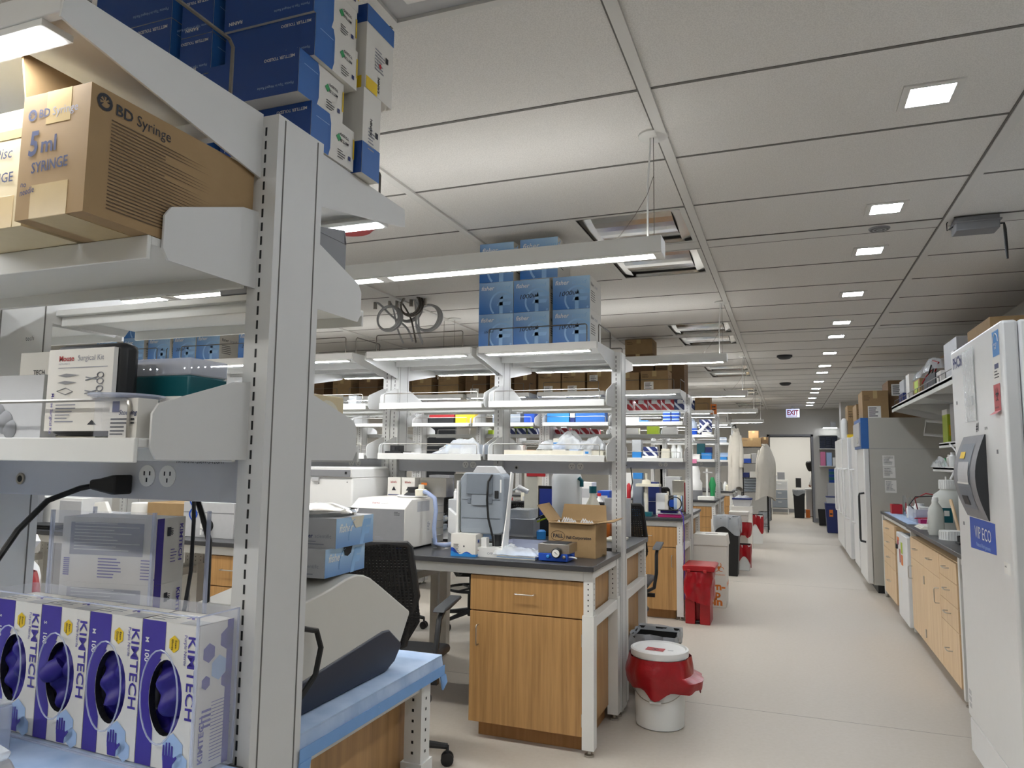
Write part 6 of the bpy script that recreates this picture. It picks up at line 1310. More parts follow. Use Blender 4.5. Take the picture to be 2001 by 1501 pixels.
t.p(MB().prism([(-.90, 0), (-.60, 0), (-.585, .60), (-.585, .62), (-.915, .62), (-.915, .60)], 'y', 7.6, 7.88, 'box_white'), 'carton', .002)
t.p(MB().prism([(-.92, .60), (-.575, .60), (-.59, .705), (-.905, .705)], 'y', 7.59, 7.89, 'box_white').box(-.80, -.68, 7.7, 7.73, .705, .707, 'dark'), 'lid', .002)
m = MB(); y = 7.5992
trefoil(m, '-y', (-.665, y, .385), .05, 'orange'); m.text('BIOHAZARD', .018, (-.71, y, .31), '-y', 'orange', .01)
t.p(m, 'biohazard_mark'); m = MB()
for tx, xx, zz, w_ in (('Burn-', -.85, .17, .245), ('up', -.765, .095, .115), ('Bin', -.79, .02, .155)): m.text(tx, .10, (xx, y, zz), '-y', 'orange', .04, width=w_)
t.p(m, 'lettering'); m = MB(); m.text('Burn-up Bin', .07, (-.592, 7.63, .20), '+x', 'orange', .03, rot=-.0, width=.22); t.p(m, 'lettering')
linerbin(-.74, 9.83, .30, .34, .72, 'tall black waste bin with clear liner hanging over the rim', 'black', 'liner', .8, .16, .05)
linerbin(-.60, 10.35, .22, .22, .33, 'low white bin with red bag beside the tall black bin', 'bottlewhite', 'redbag', .85, .22, .03)
t = linerbin(-.70, 11.55, .26, .3, .64, 'white lidded waste box with red bag edge showing', 'box_white', None, .95); t.p(MB().box(-.84, -.56, 11.39, 11.71, .64, .69, 'box_white'), 'lid', .004); t.p(bagmesh(-.60, 11.25, .36, .55, .08, .08, 'redbag', 6, .2, 24, .12, .02), 'bin_liner')
t = TH('waste_carton', 'large white lidded waste carton in front of the coat rack', 'waste bin', (-.73, 12.95, 0)); t.p(MB().box(-.89, -.575, 12.82, 13.1, 0, .58, 'box_white'), 'carton', .003); t.p(MB().box(-.90, -.565, 12.81, 13.11, .58, .69, 'box_white'), 'lid', .003)
t = TH('storage_tub', 'blue lidded tub of clutter sitting on the large white waste carton', 'tub', (-.73, 12.95, .691)); t.p(MB().prism([(-.86, .691), (-.60, .691), (-.575, .80), (-.885, .80)], 'y', 12.84, 13.08, 'lightgrey'), 'tub', .003); t.p(MB().box(-.89, -.57, 12.83, 13.09, .80, .825, 'navy'), 'lid', .003)
heap(-.83, -.63, 12.86, 13.06, .826, .06, 'bagwhite', 3, 'plastic_bag', 'small heap of clear plastic on the blue tub lid')
linerbin(-.53, 13.7, .20, .22, .50, 'white bin with red bag, farthest along the left side', 'bottlewhite', 'redbag', .85, .24, .03)
linerbin(-.50, 16.9, .22, .25, .35, 'small bin with white liner near the far doorway', 'lightgrey', 'liner', .85, .15, .03)
# ================================================================ third row (seen beyond the second)
zt, zm, zl = 2.075+.0508, 1.79+.0325, Z_LOW+.0325
def cart(i, x0, x1, y0, y1, z, h, mt='card', st=None, tx=None, lab=None): return carton(x0, x1, y0, y1, z, z+h, lab, mt=mt, sticker=st, text=tx, group='cartons on the top shelves of the third row')
cart(0, -1.35, -1.08, 7.17, 7.42, zt, .20, 'card', (.12, .08, .35, .38), None, 'brown carton with white label, right end of the third row top')
cart(1, -1.60, -1.37, 7.18, 7.42, zt, .19, 'card', None, None, 'brown carton left of the white labelled end carton, third row top')
cart(2, -1.63, -1.30, 7.62, 7.92, zt, .44, 'carddark', None, None, 'tall dark carton on the far side top shelf of the third row')
cart(3, -1.28, -.98, 7.62, 7.92, zt, .34, 'carddark', None, None, 'dark carton at the aisle end on the far side, third row top')
cart(4, -1.62, -1.32, 7.20, 7.5, 2.45, .19, 'card', None, 'TRENDS', 'brown carton perched high above the others beside the light bar') if False else carton(-1.60, -1.31, 7.62, 7.9, zt+.441, zt+.60, 'brown carton at the very top of the third row beside the light bar', mt='card', group='cartons on the top shelves of the third row')
xs_ = [-1.90, -2.17, -2.43, -2.70, -2.98, -3.27, -3.60, -3.93, -4.28, -4.62, -4.98, -5.35]
for i, x in enumerate(xs_):
    cart(i, x, x+.245, 7.17, 7.44, zt, (.22, .24, .245, .2, .235, .22, .24, .2, .25, .24, .23, .25)[i], ('card', 'card', 'card', 'carddark', 'card', 'carddark')[i % 6], (.25, .04, .4, .26) if i in (1, 2, 5, 8) else ((.1, .5, .35, .3) if i == 0 else None), 'FALCON' if i in (1, 2) else None, 'brown carton on the third row top shelf, number %s counting leftward' % ('one', 'two', 'three', 'four', 'five', 'six', 'seven', 'eight', 'nine', 'ten', 'eleven', 'twelve')[i])
for i, x in enumerate((-2.2, -2.7, -3.3, -3.8, -4.4, -5.0)):
    cart(i, x, x+.42, 7.60, 7.9, zt, .34, 'carddark', None, None, 'tall dark carton on the far side of the third row top, %s from the aisle' % ('third', 'fourth', 'fifth', 'sixth', 'seventh', 'eighth')[i])
def item(nm, lab, cat, *a, **k):
    m = MB()
    for b in a: m.box(*b)
    return wthing(m, nm, lab, cat, k.get('group'), k.get('bevel', .003))
# middle shelf of the third row
item('tip_box', 'bright blue box on the third row middle shelf, left one behind the aisle bay', 'box', (-2.36, -2.12, 7.26, 7.40, zm, zm+.14, 'skyblue'))
item('tip_box', 'blue marbled box on the third row middle shelf, right one', 'box', (-2.05, -1.74, 7.26, 7.40, zm, zm+.14, 'mtblue2'))
item('supply_carton', 'small dark and white carton between the two blue boxes', 'box', (-2.11, -2.06, 7.27, 7.36, zm, zm+.05, 'navy'), (-2.11, -2.06, 7.27, 7.36, zm+.05, zm+.13, 'cream'))
item('storage_bin', 'grey plastic bin on the third row middle shelf', 'bin', (-2.98, -2.66, 7.26, 7.41, zm, zm+.11, 'bluegrey'), (-3.0, -2.64, 7.25, 7.42, zm+.10, zm+.115, 'lightgrey'))
item('storage_box', 'blue open box beside the grey bin on the third row middle shelf', 'box', (-2.62, -2.50, 7.26, 7.40, zm, zm+.10, 'royal'))
item('storage_box', 'yellow box on the third row middle shelf behind the second row', 'box', (-3.43, -3.2, 7.27, 7.41, zm, zm+.12, 'yellow'))
item('storage_bag', 'red and black bag beside the yellow box', 'bag', (-3.76, -3.45, 7.27, 7.41, zm, zm+.065, 'black'), (-3.76, -3.45, 7.28, 7.40, zm+.065, zm+.11, 'redbin'))
item('tip_box_stack', 'yellow green rack box on the middle shelf, behind the third row', 'box', (-2.9, -2.7, 7.70, 7.8, 1.7125, 1.80, 'lime'))
item('monitor', 'dark monitor panel standing on the third row worktop at far left', 'monitor', (-4.75, -4.25, 7.35, 7.39, ZW+.14, 2.04, 'charcoal'), (-4.6, -4.4, 7.3, 7.44, ZW, ZW+.14, 'charcoal')) if False else None
item('dark_cabinet', 'tall dark cabinet with pale blue side behind the second row shelves at left', 'panel', (-4.66, -4.22, 8.95, 8.99, .0, 2.05, 'charcoal'), (-4.78, -4.68, 8.95, 8.99, .0, 2.05, 'lightblue'))
# red and navy kit boxes on the far side shelves
zr = 1.93+.0325
for i, (x, c) in enumerate(((-1.655, 'redbox'), (-1.50, 'redbox'), (-1.36, 'redbox'), (-1.22, 'redbox'), (-1.09, 'navybox'))):
    item('kit_box', '%s striped kit box on the upper far side shelf, %s from the left' % ('red' if c == 'redbox' else 'navy', ('first', 'second', 'third', 'fourth', 'fifth')[i]), 'box', (x, x+.125, 7.66, 7.78, zr, zr+.115, c), (x+.03, x+.09, 7.658, 7.66, zr+.07, zr+.11, 'paper'), group='striped kit boxes on the third row')
zr = 1.68+.0325
for i, x in enumerate((-2.44, -2.33, -2.22, -2.11, -2.0)):
    item('kit_box', 'red striped kit box on the lower far side shelf, %s from the left' % ('first', 'second', 'third', 'fourth', 'fifth')[i], 'box', (x, x+.1, 7.66, 7.76, zr, zr+(.07 if i % 2 else .055), 'redbox'), group='striped kit boxes on the third row')
for i, x in enumerate((-2.98, -2.85, -2.72)):
    item('kit_box', 'navy striped kit box on the lower far side shelf, %s from the left' % ('first', 'second', 'third')[i], 'box', (x, x+.11, 7.66, 7.76, zr, zr+.07, 'navybox'), group='striped kit boxes on the third row')
for i, (x, w, h, c) in enumerate(((-3.6, .16, .07, 'box_white'), (-3.42, .14, .07, 'box_white'), (-3.26, .12, .05, 'lime'), (-1.60, .13, .07, 'box_white'), (-1.22, .15, .075, 'box_white'))):
    item('supply_carton', 'small %s carton on the lower far side shelf of the third row, %s from left' % ('lime' if c == 'lime' else 'white', ('first', 'second', 'third', 'fourth', 'fifth')[i]), 'box', (x, x+w, 7.66, 7.76, zr, zr+h, c))
# aisle bay, middle shelf
for i, (x, z0) in enumerate(((-1.15, 0), (-1.15, .034), (-1.15, .068), (-1.065, 0), (-1.065, .034), (-1.065, .068))):
    item('pipette_tip_pack', 'blue and white tip pack, %s of %s stack, third row aisle bay' % (('bottom', 'middle', 'top')[i % 3], ('left', 'right')[i//3]), 'tip pack', (x, x+.075, 7.27, 7.38, zm+z0, zm+z0+.018, 'royal'), (x, x+.075, 7.27, 7.38, zm+z0+.018, zm+z0+.033, 'lightblue'), group='blue and white tip packs')
item('paper_stack', 'white and blue papers on the third row middle shelf beside the post', 'paper', (-1.53, -1.39, 7.27, 7.40, zm, zm+.05, 'paper'), (-1.42, -1.30, 7.28, 7.38, zm, zm+.018, 'skyblue'))
# bottom shelf
item('storage_jar_box', 'clear box with blue base on the third row bottom shelf', 'box', (-1.46, -1.37, 7.27, 7.37, zl, zl+.06, 'skyblue'), (-1.46, -1.37, 7.27, 7.37, zl+.06, zl+.18, 'bagwhite'))
item('printed_bag', 'black and white patterned bag on the third row bottom shelf', 'bag', (-1.36, -1.21, 7.27, 7.37, zl, zl+.02, 'paper'), (-1.35, -1.21, 7.28, 7.36, zl+.02, zl+.11, 'navybox'))
item('supply_carton', 'cream square carton on the third row bottom shelf', 'box', (-1.17, -1.09, 7.27, 7.37, zl, zl+.09, 'cream'))
for i, x in enumerate((-1.055, -1.0)): P(MB().lathe(x, 7.33, [(.028, zl), (.03, zl+.09), (.02, zl+.105), (.02, zl+.13)], 'bottlewhite', 16), 'white_bottle', 'white plastic bottle on the third row bottom shelf, %s of two' % ('left', 'right')[i], 'bottle')
item('tube_box', 'lime green box on the lower far side shelf of the third row', 'box', (-1.38, -1.26, 7.66, 7.76, 1.713, 1.80, 'lime'))
# worktop of third row
t = TH('reaction_stand', 'cream coloured stand with plate and three columns on the third row worktop', 'stand', (-1.2, 7.0, ZW))
m = MB()
for x in (-1.27, -1.08, -.965): m.lathe(x, 7.0, [(.03, ZW), (.018, ZW+.01), (.018, ZW+(.30 if x < -1.2 else .2))], 'cream', 14)
m.box(-1.36, -1.14, 6.93, 7.07, ZW+.275, ZW+.30, 'cream').lathe(-1.27, 7.0, [(.045, ZW+.30), (.04, ZW+.335), (.01, ZW+.34), (.01, ZW+.40)], 'cream', 16); t.p(m, 'frame')
item('supply_box', 'white box standing behind the cream stand', 'box', (-1.19, -1.09, 7.05, 7.13, ZW, ZW+.21, 'white2'))
item('monitor', 'dark box with pale blue front on the third row worktop', 'box', (-1.10, -.95, 7.12, 7.2, ZW, ZW+.19, 'charcoal'), (-1.03, -.95, 7.115, 7.12, ZW+.06, ZW+.19, 'lightblue'), (-1.10, -1.03, 7.115, 7.12, ZW+.08, ZW+.15, 'royal'))
item('gel_tray', 'purple tinted clear gel box at the corner of the third row worktop', 'tray', (-1.14, -.93, 6.86, 7.02, ZW, ZW+.03, 'magenta'), (-1.15, -.92, 6.85, 7.03, ZW+.031, ZW+.038, 'acrylic_edge'), (-1.12, -.97, 6.88, 7.0, ZW+.04, ZW+.06, 'purple'), (-1.14, -.90, 6.84, 6.88, ZW+.062, ZW+.07, 'black'))
P(MB().tube([(-.98+.06*math.cos(2*PI*i/20), 6.84, ZW+.13+.06*math.sin(2*PI*i/20)) for i in range(20)], .006, 'cable', 6, True).tube([(-.94, 6.84, ZW+.085), (-.90, 6.8, ZW+.02), (-.893, 6.79, ZW-.1), (-.893, 6.785, .5), (-.893, 6.785, .2)], .005, 'purple', 6), 'cable', 'coiled dark cable hanging over the third row worktop corner', 'cable')
item('tip_rack', 'blue tube rack high behind the cream stand', 'rack', (-1.43, -1.34, 7.15, 7.24, ZW, ZW+.34, 'bluegrey'), (-1.43, -1.34, 7.15, 7.24, ZW+.34, ZW+.40, 'skyblue'))
P(MB().lathe(-1.45, 7.05, [(.02, ZW), (.02, ZW+.2), (.02, ZW+.28), (.008, ZW+.30)], 'red', 12), 'red_bottle', 'narrow red bottle left of the blue tube rack', 'bottle')
item('glove_pack', 'blue and purple packs on the third row worktop behind the chair', 'pack', (-1.50, -1.40, 6.9, 7.0, ZW, ZW+.05, 'purple'), (-1.40, -1.32, 6.9, 7.0, ZW, ZW+.055, 'skyblue'))
item('cloth_pack', 'dark green pack on the third row worktop', 'pack', (-1.30, -1.20, 6.88, 6.96, ZW, ZW+.04, 'teal'))
item('storage_unit', 'blue small drawer unit behind the third row worktop', 'drawer unit', (-1.32, -1.18, 7.2, 7.32, ZW, ZW+.27, 'navy'), (-1.3, -1.2, 7.198, 7.2, ZW+.12, ZW+.125, 'lightgrey'))
item('reagent_boxes', 'red and tan boxes on the worktop far side, third row', 'box', (-1.12, -1.0, 7.65, 7.8, ZW, ZW+.32, 'cream'), (-1.0, -.93, 7.65, 7.75, ZW, ZW+.3, 'redbin'))
# behind second row (its far worktop), seen below the beam
t = TH('carboy', 'tall white carboy with handles seen under the second row power beam', 'carboy', (-1.43, 4.85, ZW)); t.p(MB().lathe(-1.43, 4.85, [(.10, ZW+.10), (.105, ZW+.13), (.105, ZW+.40), (.085, ZW+.45), (.03, ZW+.47)], 'bottlewhite', 28), 'tank'); t.p(MB().lathe(-1.43, 4.85, [(.115, ZW), (.11, ZW+.10), (.09, ZW+.11)], 'midgrey', 28), 'base'); t.p(MB().tube([(-1.33, 4.8, ZW+.40), (-1.31, 4.8, ZW+.38), (-1.31, 4.8, ZW+.34)], .014, 'teal', 8), 'tap')
P(MB().box(-1.62, -1.50, 4.80, 4.83, ZW+.12, ZW+.34, 'black').box(-1.61, -1.52, 4.798, 4.80, ZW+.14, ZW+.32, 'screen').box(-1.6, -1.52, 4.78, 4.85, ZW, ZW+.12, 'charcoal'), 'tablet_screen', 'small dark blue screen left of the tall white carboy', 'screen')
t = TH('desk_lamp', 'white goose neck lamp arching beside the tall grey instrument', 'lamp', (-1.76, 4.7, ZW)); t.p(MB().lathe(-1.80, 4.7, [(.05, ZW), (.05, ZW+.015), (.01, ZW+.02)], 'white2', 16).tube([(-1.80, 4.7, ZW+.01), (-1.81, 4.7, ZW+.2), (-1.78, 4.7, ZW+.30), (-1.73, 4.7, ZW+.33)], .007, 'white2', 8), 'arm'); t.p(MB().tube([(-1.73, 4.7, ZW+.33), (-1.66, 4.7, ZW+.30)], [.02, .016], 'white2', 10), 'lamp_head')
item('bench_instrument', 'low cream and clear instrument with cables behind the tall grey instrument', 'instrument', (-1.82, -1.60, 4.65, 4.9, ZW, ZW+.12, 'lightgrey'), (-1.80, -1.64, 4.67, 4.88, ZW+.12, ZW+.18, 'bagwhite'))
P(MB().tube([(-1.60, 4.7, ZW+.12), (-1.54, 4.68, ZW+.15), (-1.48, 4.66, ZW+.17), (-1.45, 4.66, ZW+.13)], .006, 'cable', 6).tube([(-1.60, 4.72, ZW+.10), (-1.5, 4.7, ZW+.14)], .006, 'lime', 6), 'cable', 'black and lime cables beside the small screen', 'cable')
P(MB().lathe(-1.53, 4.6, [(.03, ZW), (.032, ZW+.05), (.02, ZW+.06)], 'skyblue', 14), 'blue_cap', 'small round blue object left of the white carboy base', 'cap')
P(MB().lathe(-1.20, 4.6, [(.04, ZW), (.045, ZW+.06), (.02, ZW+.1), (.02, ZW+.13)], 'glass', 16).lathe(-1.22, 4.6, [(.02, ZW+.001), (.02, ZW+.04)], 'navy', 10), 'glass_flask', 'glass flask with blue liquid near the end post of the second row', 'flask')
item('notebook', 'pale green open notebook beside the glass flask', 'notebook', (-1.13, -1.0, 4.65, 4.85, ZW, ZW+.015, 'cream'))
P(MB().lathe(-1.14, 5.0, [(.035, ZW), (.035, ZW+.02)], 'orange', 16) if False else MB().box(-1.22, -1.14, 4.9, 4.96, ZW, ZW+.09, 'orange'), 'orange_box', 'small orange box behind the glass flask', 'box')
item('metal_instrument', 'tall brushed metal case under the power beam, left of the blue bottle', 'instrument', (-2.10, -1.93, 4.45, 4.65, ZW, ZW+.42, 'steel'))
P(MB().lathe(-1.86, 4.5, [(.06, ZW), (.06, ZW+.30), (.05, ZW+.33)], 'lightblue', 20).lathe(-1.86, 4.5, [(.062, ZW+.33), (.062, ZW+.36), (0, ZW+.361)], 'royal', 20, False).rect((-1.88, 4.438, ZW+.24), '-y', .035, .03, 'paper'), 'water_bottle', 'pale blue bottle with bright blue lid behind the tall grey instrument', 'bottle')
item('storage_box', 'dark blue box hanging over a red box behind the power beam', 'box', (-1.76, -1.66, 4.9, 5.0, ZW, ZW+.50, 'cream'), (-1.74, -1.6, 4.89, 4.9, ZW+.40, ZW+.46, 'redbin'))
# ================================================================ fourth and fifth rows
z3 = 1.775+.0325; z3t = 2.09+.0508
item('kit_box', 'navy striped carton on the fourth row top shelf', 'box', (-1.33, -1.21, 10.45, 10.65, z3t, z3t+.15, 'navybox'))
carton(-1.20, -.99, 10.45, 10.68, z3t, z3t+.24, 'pale brown carton at the aisle end of the fourth row top', mt='card')
P(MB().box(-.985, -.905, 10.43, 10.435, z3t-.05, z3t+.09, 'orange').rect((-.97, 10.429, z3t+.01), '-y', .05, .015, 'ink').rect((-.97, 10.429, z3t+.045), '-y', .05, .015, 'ink'), 'warning_sign', 'small orange sign hanging at the fourth row end', 'sign')
t = TH('water_carboy', 'grey carboy with blue lower half on the fourth row middle shelf', 'carboy', (-1.25, 10.55, z3)); t.p(MB().lathe(-1.25, 10.57, [(.06, z3), (.065, z3+.09)], 'royal', 20).lathe(-1.25, 10.57, [(.065, z3+.0905), (.06, z3+.17), (.025, z3+.21), (.025, z3+.23)], 'bluegrey', 20), 'bottle')
item('tip_box', 'large navy striped box behind the white roll, fourth row', 'box', (-1.16, -.99, 10.60, 10.68, z3, z3+.22, 'navybox'))
P(MB().tube([(-1.17, 10.55, z3+.03), (-1.03, 10.55, z3+.17)], .022, 'white2', 12), 'paper_roll', 'white roll leaning in front of the navy box, fourth row', 'roll')
item('supply_carton', 'low white carton at the front of the fourth row middle shelf', 'box', (-1.12, -.99, 10.50, 10.56, z3, z3+.04, 'box_white'))
item('storage_box', 'blue plastic box on the fourth row bottom shelf', 'box', (-1.13, -.99, 10.52, 10.66, zl, zl+.09, 'skyblue')); item('storage_box', 'dark blue box above the blue plastic box', 'box', (-1.08, -.99, 10.56, 10.67, zl+.0905, zl+.17, 'navy'))
item('tip_box', 'dark green box on the fourth row shelf', 'box', (-1.2, -1.09, 10.58, 10.67, zl, zl+.22, 'teal'))
item('paper_pile', 'crumpled white papers and pink notes on the fourth row bottom shelf', 'paper', (-1.3, -1.15, 10.5, 10.57, zl, zl+.07, 'paper'), (-1.28, -1.19, 10.45, 10.47, zl-.06, zl-.002, 'pink'))
t = TH('microscope', 'white covered microscope on the fourth row worktop', 'microscope', (-1.2, 10.4, ZW)); t.p(MB().lathe(-1.2, 10.4, [(.09, ZW), (.09, ZW+.12)], 'midgrey', 20), 'base'); t.p(MB().lathe(-1.2, 10.4, [(.085, ZW+.121), (.09, ZW+.22), (.06, ZW+.27), (.065, ZW+.36), (.04, ZW+.45)], 'white2', 20), 'body')
t = TH('lab_stand', 'white clamp stand on the fourth row worktop', 'stand', (-1.04, 10.4, ZW)); t.p(MB().box(-1.1, -.98, 10.33, 10.47, ZW, ZW+.01, 'white2').box(-1.06, -1.035, 10.39, 10.41, ZW+.01, ZW+.42, 'white2').box(-1.10, -.97, 10.38, 10.4, ZW+.36, ZW+.375, 'lightgrey'), 'frame')
P(MB().box(-1.09, -1.03, 10.44, 10.5, ZW, ZW+.24, 'green'), 'plant_pack', 'green item between the microscope and the clamp stand', 'pack') if False else None
item('paper_roll', 'white pad of paper at the fourth row worktop corner', 'paper', (-1.14, -.93, 10.08, 10.22, ZW, ZW+.05, 'paper'))
item('printer_box', 'off-white boxes on the fifth row top shelf', 'box', (-1.25, -1.0, 13.7, 13.9, z3t, z3t+.16, 'box_white'))
z4 = Z_MID+.0325
for i, (x, z, h, c) in enumerate(((-1.2, z4, .10, 'bluegrey'), (-1.2, zl, .05, 'skyblue'), (-1.15, zl+.051, .08, 'lightblue'))):
    item('storage_box', ('grey blue box on the fifth row middle shelf', 'flat blue box on the fifth row bottom shelf', 'pale blue box stacked on the flat blue one, fifth row')[i], 'box', (x, x+.17, 13.80, 13.94, z, z+h, c))
for i, (x, y, h, c) in enumerate(((-1.15, 13.5, .2, 'glass'), (-1.05, 13.55, .16, 'bottlewhite'), (-1.0, 13.45, .12, 'cream'))): P(MB().lathe(x, y, [(.04, ZW), (.04, ZW+h*.7), (.02, ZW+h*.85), (.02, ZW+h)], c, 14), 'reagent_bottle', ('clear tall', 'white', 'cream squat')[i]+' bottle on the fifth row worktop', 'bottle')
# coats
def coat(x, y, zt, zb, w, d, label, seed, hood=False):
    t = TH('lab_coat', label, 'coat', (x, y, zb), 'white lab coats hanging at the bench ends')
    m = MB(); n, rows = 40, 16; P_ = []; rn = random.Random(seed); ph = [rn.uniform(0, 6) for _ in range(4)]
    for j in range(rows):
        f = j/(rows-1); z = zt-(zt-zb)*f
        ww = w*(.25+.75*min(1, (f*3.2)**.7))*(1+.12*f); dd = d*(.35+.65*min(1, f*3))*(1+.15*f)
        for i in range(n):
            a = 2*PI*i/n; k = 1+(.05*math.sin(5*a+ph[0]+f)+.035*math.sin(9*a+ph[1]+2*f)+.02*math.sin(14*a+ph[2]))*min(1, f*2)
            P_.append((x+ww/2*k*math.cos(a)+.02*math.sin(3*f+ph[2]), y+dd/2*k*math.sin(a), z+(.05*math.sin(a*2+ph[3]) if j == rows-1 else 0)))
    m.add(P_, [(j*n+i, j*n+(i+1) % n, (j+1)*n+(i+1) % n, (j+1)*n+i) for j in range(rows-1) for i in range(n)]+[tuple(range(n))[::-1]], 'cloth'); t.p(m, 'body_panel')
    for s in (-1, 1):
        q = zt-(zt-zb)*.12; t.p(MB().tube([(x+s*w*.26, y, q), (x+s*w*.38, y-.03, q-(zt-zb)*.22), (x+s*w*.42, y-.06, q-(zt-zb)*.42), (x+s*w*.40, y-.06, q-(zt-zb)*.52)], [.04, .045, .042, .036], 'cloth', 12), 'sleeve')
    t.p(MB().tube([(x-.05, y-.02, zt-.01), (x, y-.05, zt-.05), (x+.05, y-.02, zt-.01)], .018, 'cloth', 8), 'collar')
    return t
coat(-.85, 13.45, 2.02, .95, .22, .20, 'long white lab coat hanging at the fifth bench row end', 3)
coat(-.43, 15.735, 1.80, .70, .34, .28, 'white lab coat hanging in front of the black wire rack', 8)
P(MB().tube([(-.90, 13.43, 2.06), (-.85, 13.43, 2.08), (-.84, 13.44, 2.02)], .01, 'black', 8), 'coat_hook', 'black hook holding the coat at the fifth row end', 'hook')
# black wire rack
t = TH('wire_rack', 'black wire shelving rack near the far doorway', 'shelving rack', (-.65, 16.2, 0))
m = MB()
for x in (-.90, -.40):
    for y in (15.9, 16.5): m.tube([(x, y, 0), (x, y, 1.78)], .012, 'black', 8)
t.p(m, 'frame')
for z in (.12, .80, 1.10, 1.40, 1.74):
    m = MB()
    for i in range(9): x = -.90+i*.0625; m.tube([(x, 15.9, z), (x, 16.5, z)], .003, 'black', 5)
    m.tube([(-.90, 15.9, z), (-.40, 15.9, z), (-.40, 16.5, z), (-.90, 16.5, z)], .007, 'black', 6, True); t.p(m, 'wire_shelf')
m = MB()
for i in range(16):
    z = .1+i*.045; m.tube([(-.40, 15.9, z), (-.40, 16.5, z)], .003, 'black', 4)
t.p(m, 'side_grid')
carton(-.88, -.50, 15.92, 16.3, 1.75, 1.93, 'tan carton on top of the black wire rack', mt='card'); carton(-.49, -.36, 15.95, 16.35, 1.75, 1.95, 'dark brown carton beside the tan one on the wire rack', mt='carddark'); carton(-.75, -.55, 16.0, 16.3, 1.931, 2.08, 'small open brown carton stacked highest on the wire rack', mt='card')
for i in range(5): 
    z = .81+.001+i*.056 if i < 5 else 0
    item('folded_gown_pack', 'grey shiny folded pack, number %s up the stack in the wire rack' % ('one', 'two', 'three', 'four', 'five')[i], 'pack', (-.86, -.60, 15.93, 16.3, z, z+.053, 'bluegrey'), group='grey packs stacked in the wire rack', bevel=.018)
for i, (x, z, w, h, c) in enumerate(((-.87, 1.408, .16, .09, 'royal'), (-.87, 1.499, .16, .09, 'box_white'), (-.69, 1.408, .10, .2, 'lightgrey'), (-.87, 1.108, .12, .10, 'navy'), (-.74, 1.108, .14, .12, 'paper'))):
    item('supply_box', ('blue box low on the upper rack shelf', 'white box on the blue box in the rack', 'tall pale box beside them in the rack', 'navy box on the middle rack shelf', 'white paper-wrapped box on the middle rack shelf')[i], 'box', (x, x+w, 15.93, 16.2, z, z+h, c))
# end wall things
t = TH('exit_sign', 'illuminated EXIT sign with arrow hanging above the doorway', 'exit sign', (.13, 18.0, 2.47)); t.p(MB().box(-.0, .29, 18.0, 18.03, 2.47, 2.67, 'sign').box(.12, .17, 18.0, 18.03, 2.67, ZC-.001, 'lightgrey'), 'panel', .003)
t.p(MB().text('EXIT', .155, (.02, 17.998, 2.53), '-y', 'signred', .03, width=.25).prism([(.03, 2.497), (.22, 2.497), (.22, 2.49), (.25, 2.502), (.22, 2.514), (.22, 2.507), (.03, 2.507)], 'y', 17.997, 17.999, 'signred'), 'lettering')
t = TH('wall_shelf', 'white wall shelves right of the doorway holding dark blue boxes', 'shelving unit', (.93, 18.95, 1.3))
t.p(MB().box(.72, 1.12, 18.78, 19.075, 1.75, 1.77, 'white'), 'shelf_board'); t.p(MB().box(.72, 1.12, 18.78, 19.075, 1.34, 1.36, 'white'), 'shelf_board'); t.p(MB().box(.72, 1.12, 18.78, 19.075, 2.07, 2.09, 'white'), 'shelf_board'); t.p(MB().box(.80, 1.12, 18.77, 19.075, 2.26, 2.28, 'white').box(.82, 1.12, 18.78, 18.80, 2.25, 2.26, 'led'), 'lit_shelf')
for r in range(6):
    for c in range(3):
        item('freezer_box', 'dark navy freezer box, row %s up and %s column on the doorway shelf' % (('one', 'two', 'three', 'four', 'five', 'six')[r], ('left', 'middle', 'right')[c]), 'box', (.735+c*.13, .86+c*.13, 18.80, 18.93, 1.771+r*.048, 1.817+r*.048, 'navyplastic'), group='navy boxes stacked on the doorway shelf', bevel=.002)
for i, (x, w, h, c) in enumerate(((.74, .11, .33, 'pink'), (.87, .12, .31, 'lightblue'), (1.0, .1, .2, 'paper'))): item('supply_box', ('tall pink box', 'pale blue box', 'white box')[i]+' on the lower doorway shelf', 'box', (x, x+w, 18.8, 18.95, 1.361, 1.361+h, c))
P(MB().box(.98, 1.1, 18.8, 18.9, 2.281, 2.40, 'lightgrey'), 'small_device', 'grey device on top of the lit doorway shelf', 'device')
item('rolling_cabinet', 'white low cabinet against the end wall under the blue stack', 'cabinet', (.86, 1.085, 18.5, 18.9, 0, .97, 'lightgrey'))
for i in range(5): item('freezer_box', 'teal blue freezer box, number %s up the low stack by the freezers' % ('one', 'two', 'three', 'four', 'five')[i], 'box', (.90+.0*i, 1.07, 18.52, 18.68, .9705+i*.064, 1.032+i*.064, 'teal' if i % 2 else 'mtblue'), group='teal boxes stacked by the freezers', bevel=.002)
t = TH('wheeled_bin', 'tall blue bin with yellow label at the far end right side', 'waste bin', (.85, 16.6, 0)); t.p(MB().prism([(.74, 0), (1.0, 0), (1.03, .56), (.71, .56)], 'y', 16.42, 16.8, 'navy'), 'bin', .006); t.p(MB().box(.78, .85, 16.405, 16.41, .33, .47, 'orange').box(.79, .84, 16.404, 16.405, .37, .40, 'ink'), 'label'); t.p(MB().box(.71, 1.04, 16.41, 16.81, .56, .60, 'navy'), 'lid', .004)
item('clear_tub', 'clear tub with white bottle on the blue bin', 'tub', (.74, 1.0, 16.45, 16.75, .601, .72, 'bagclear'), (.73, 1.01, 16.44, 16.76, .72, .74, 'navy'))
linerbin(.73, 18.3, .2, .22, .36, 'small black bin beside the blue bin at the end wall', 'black', None, .8)
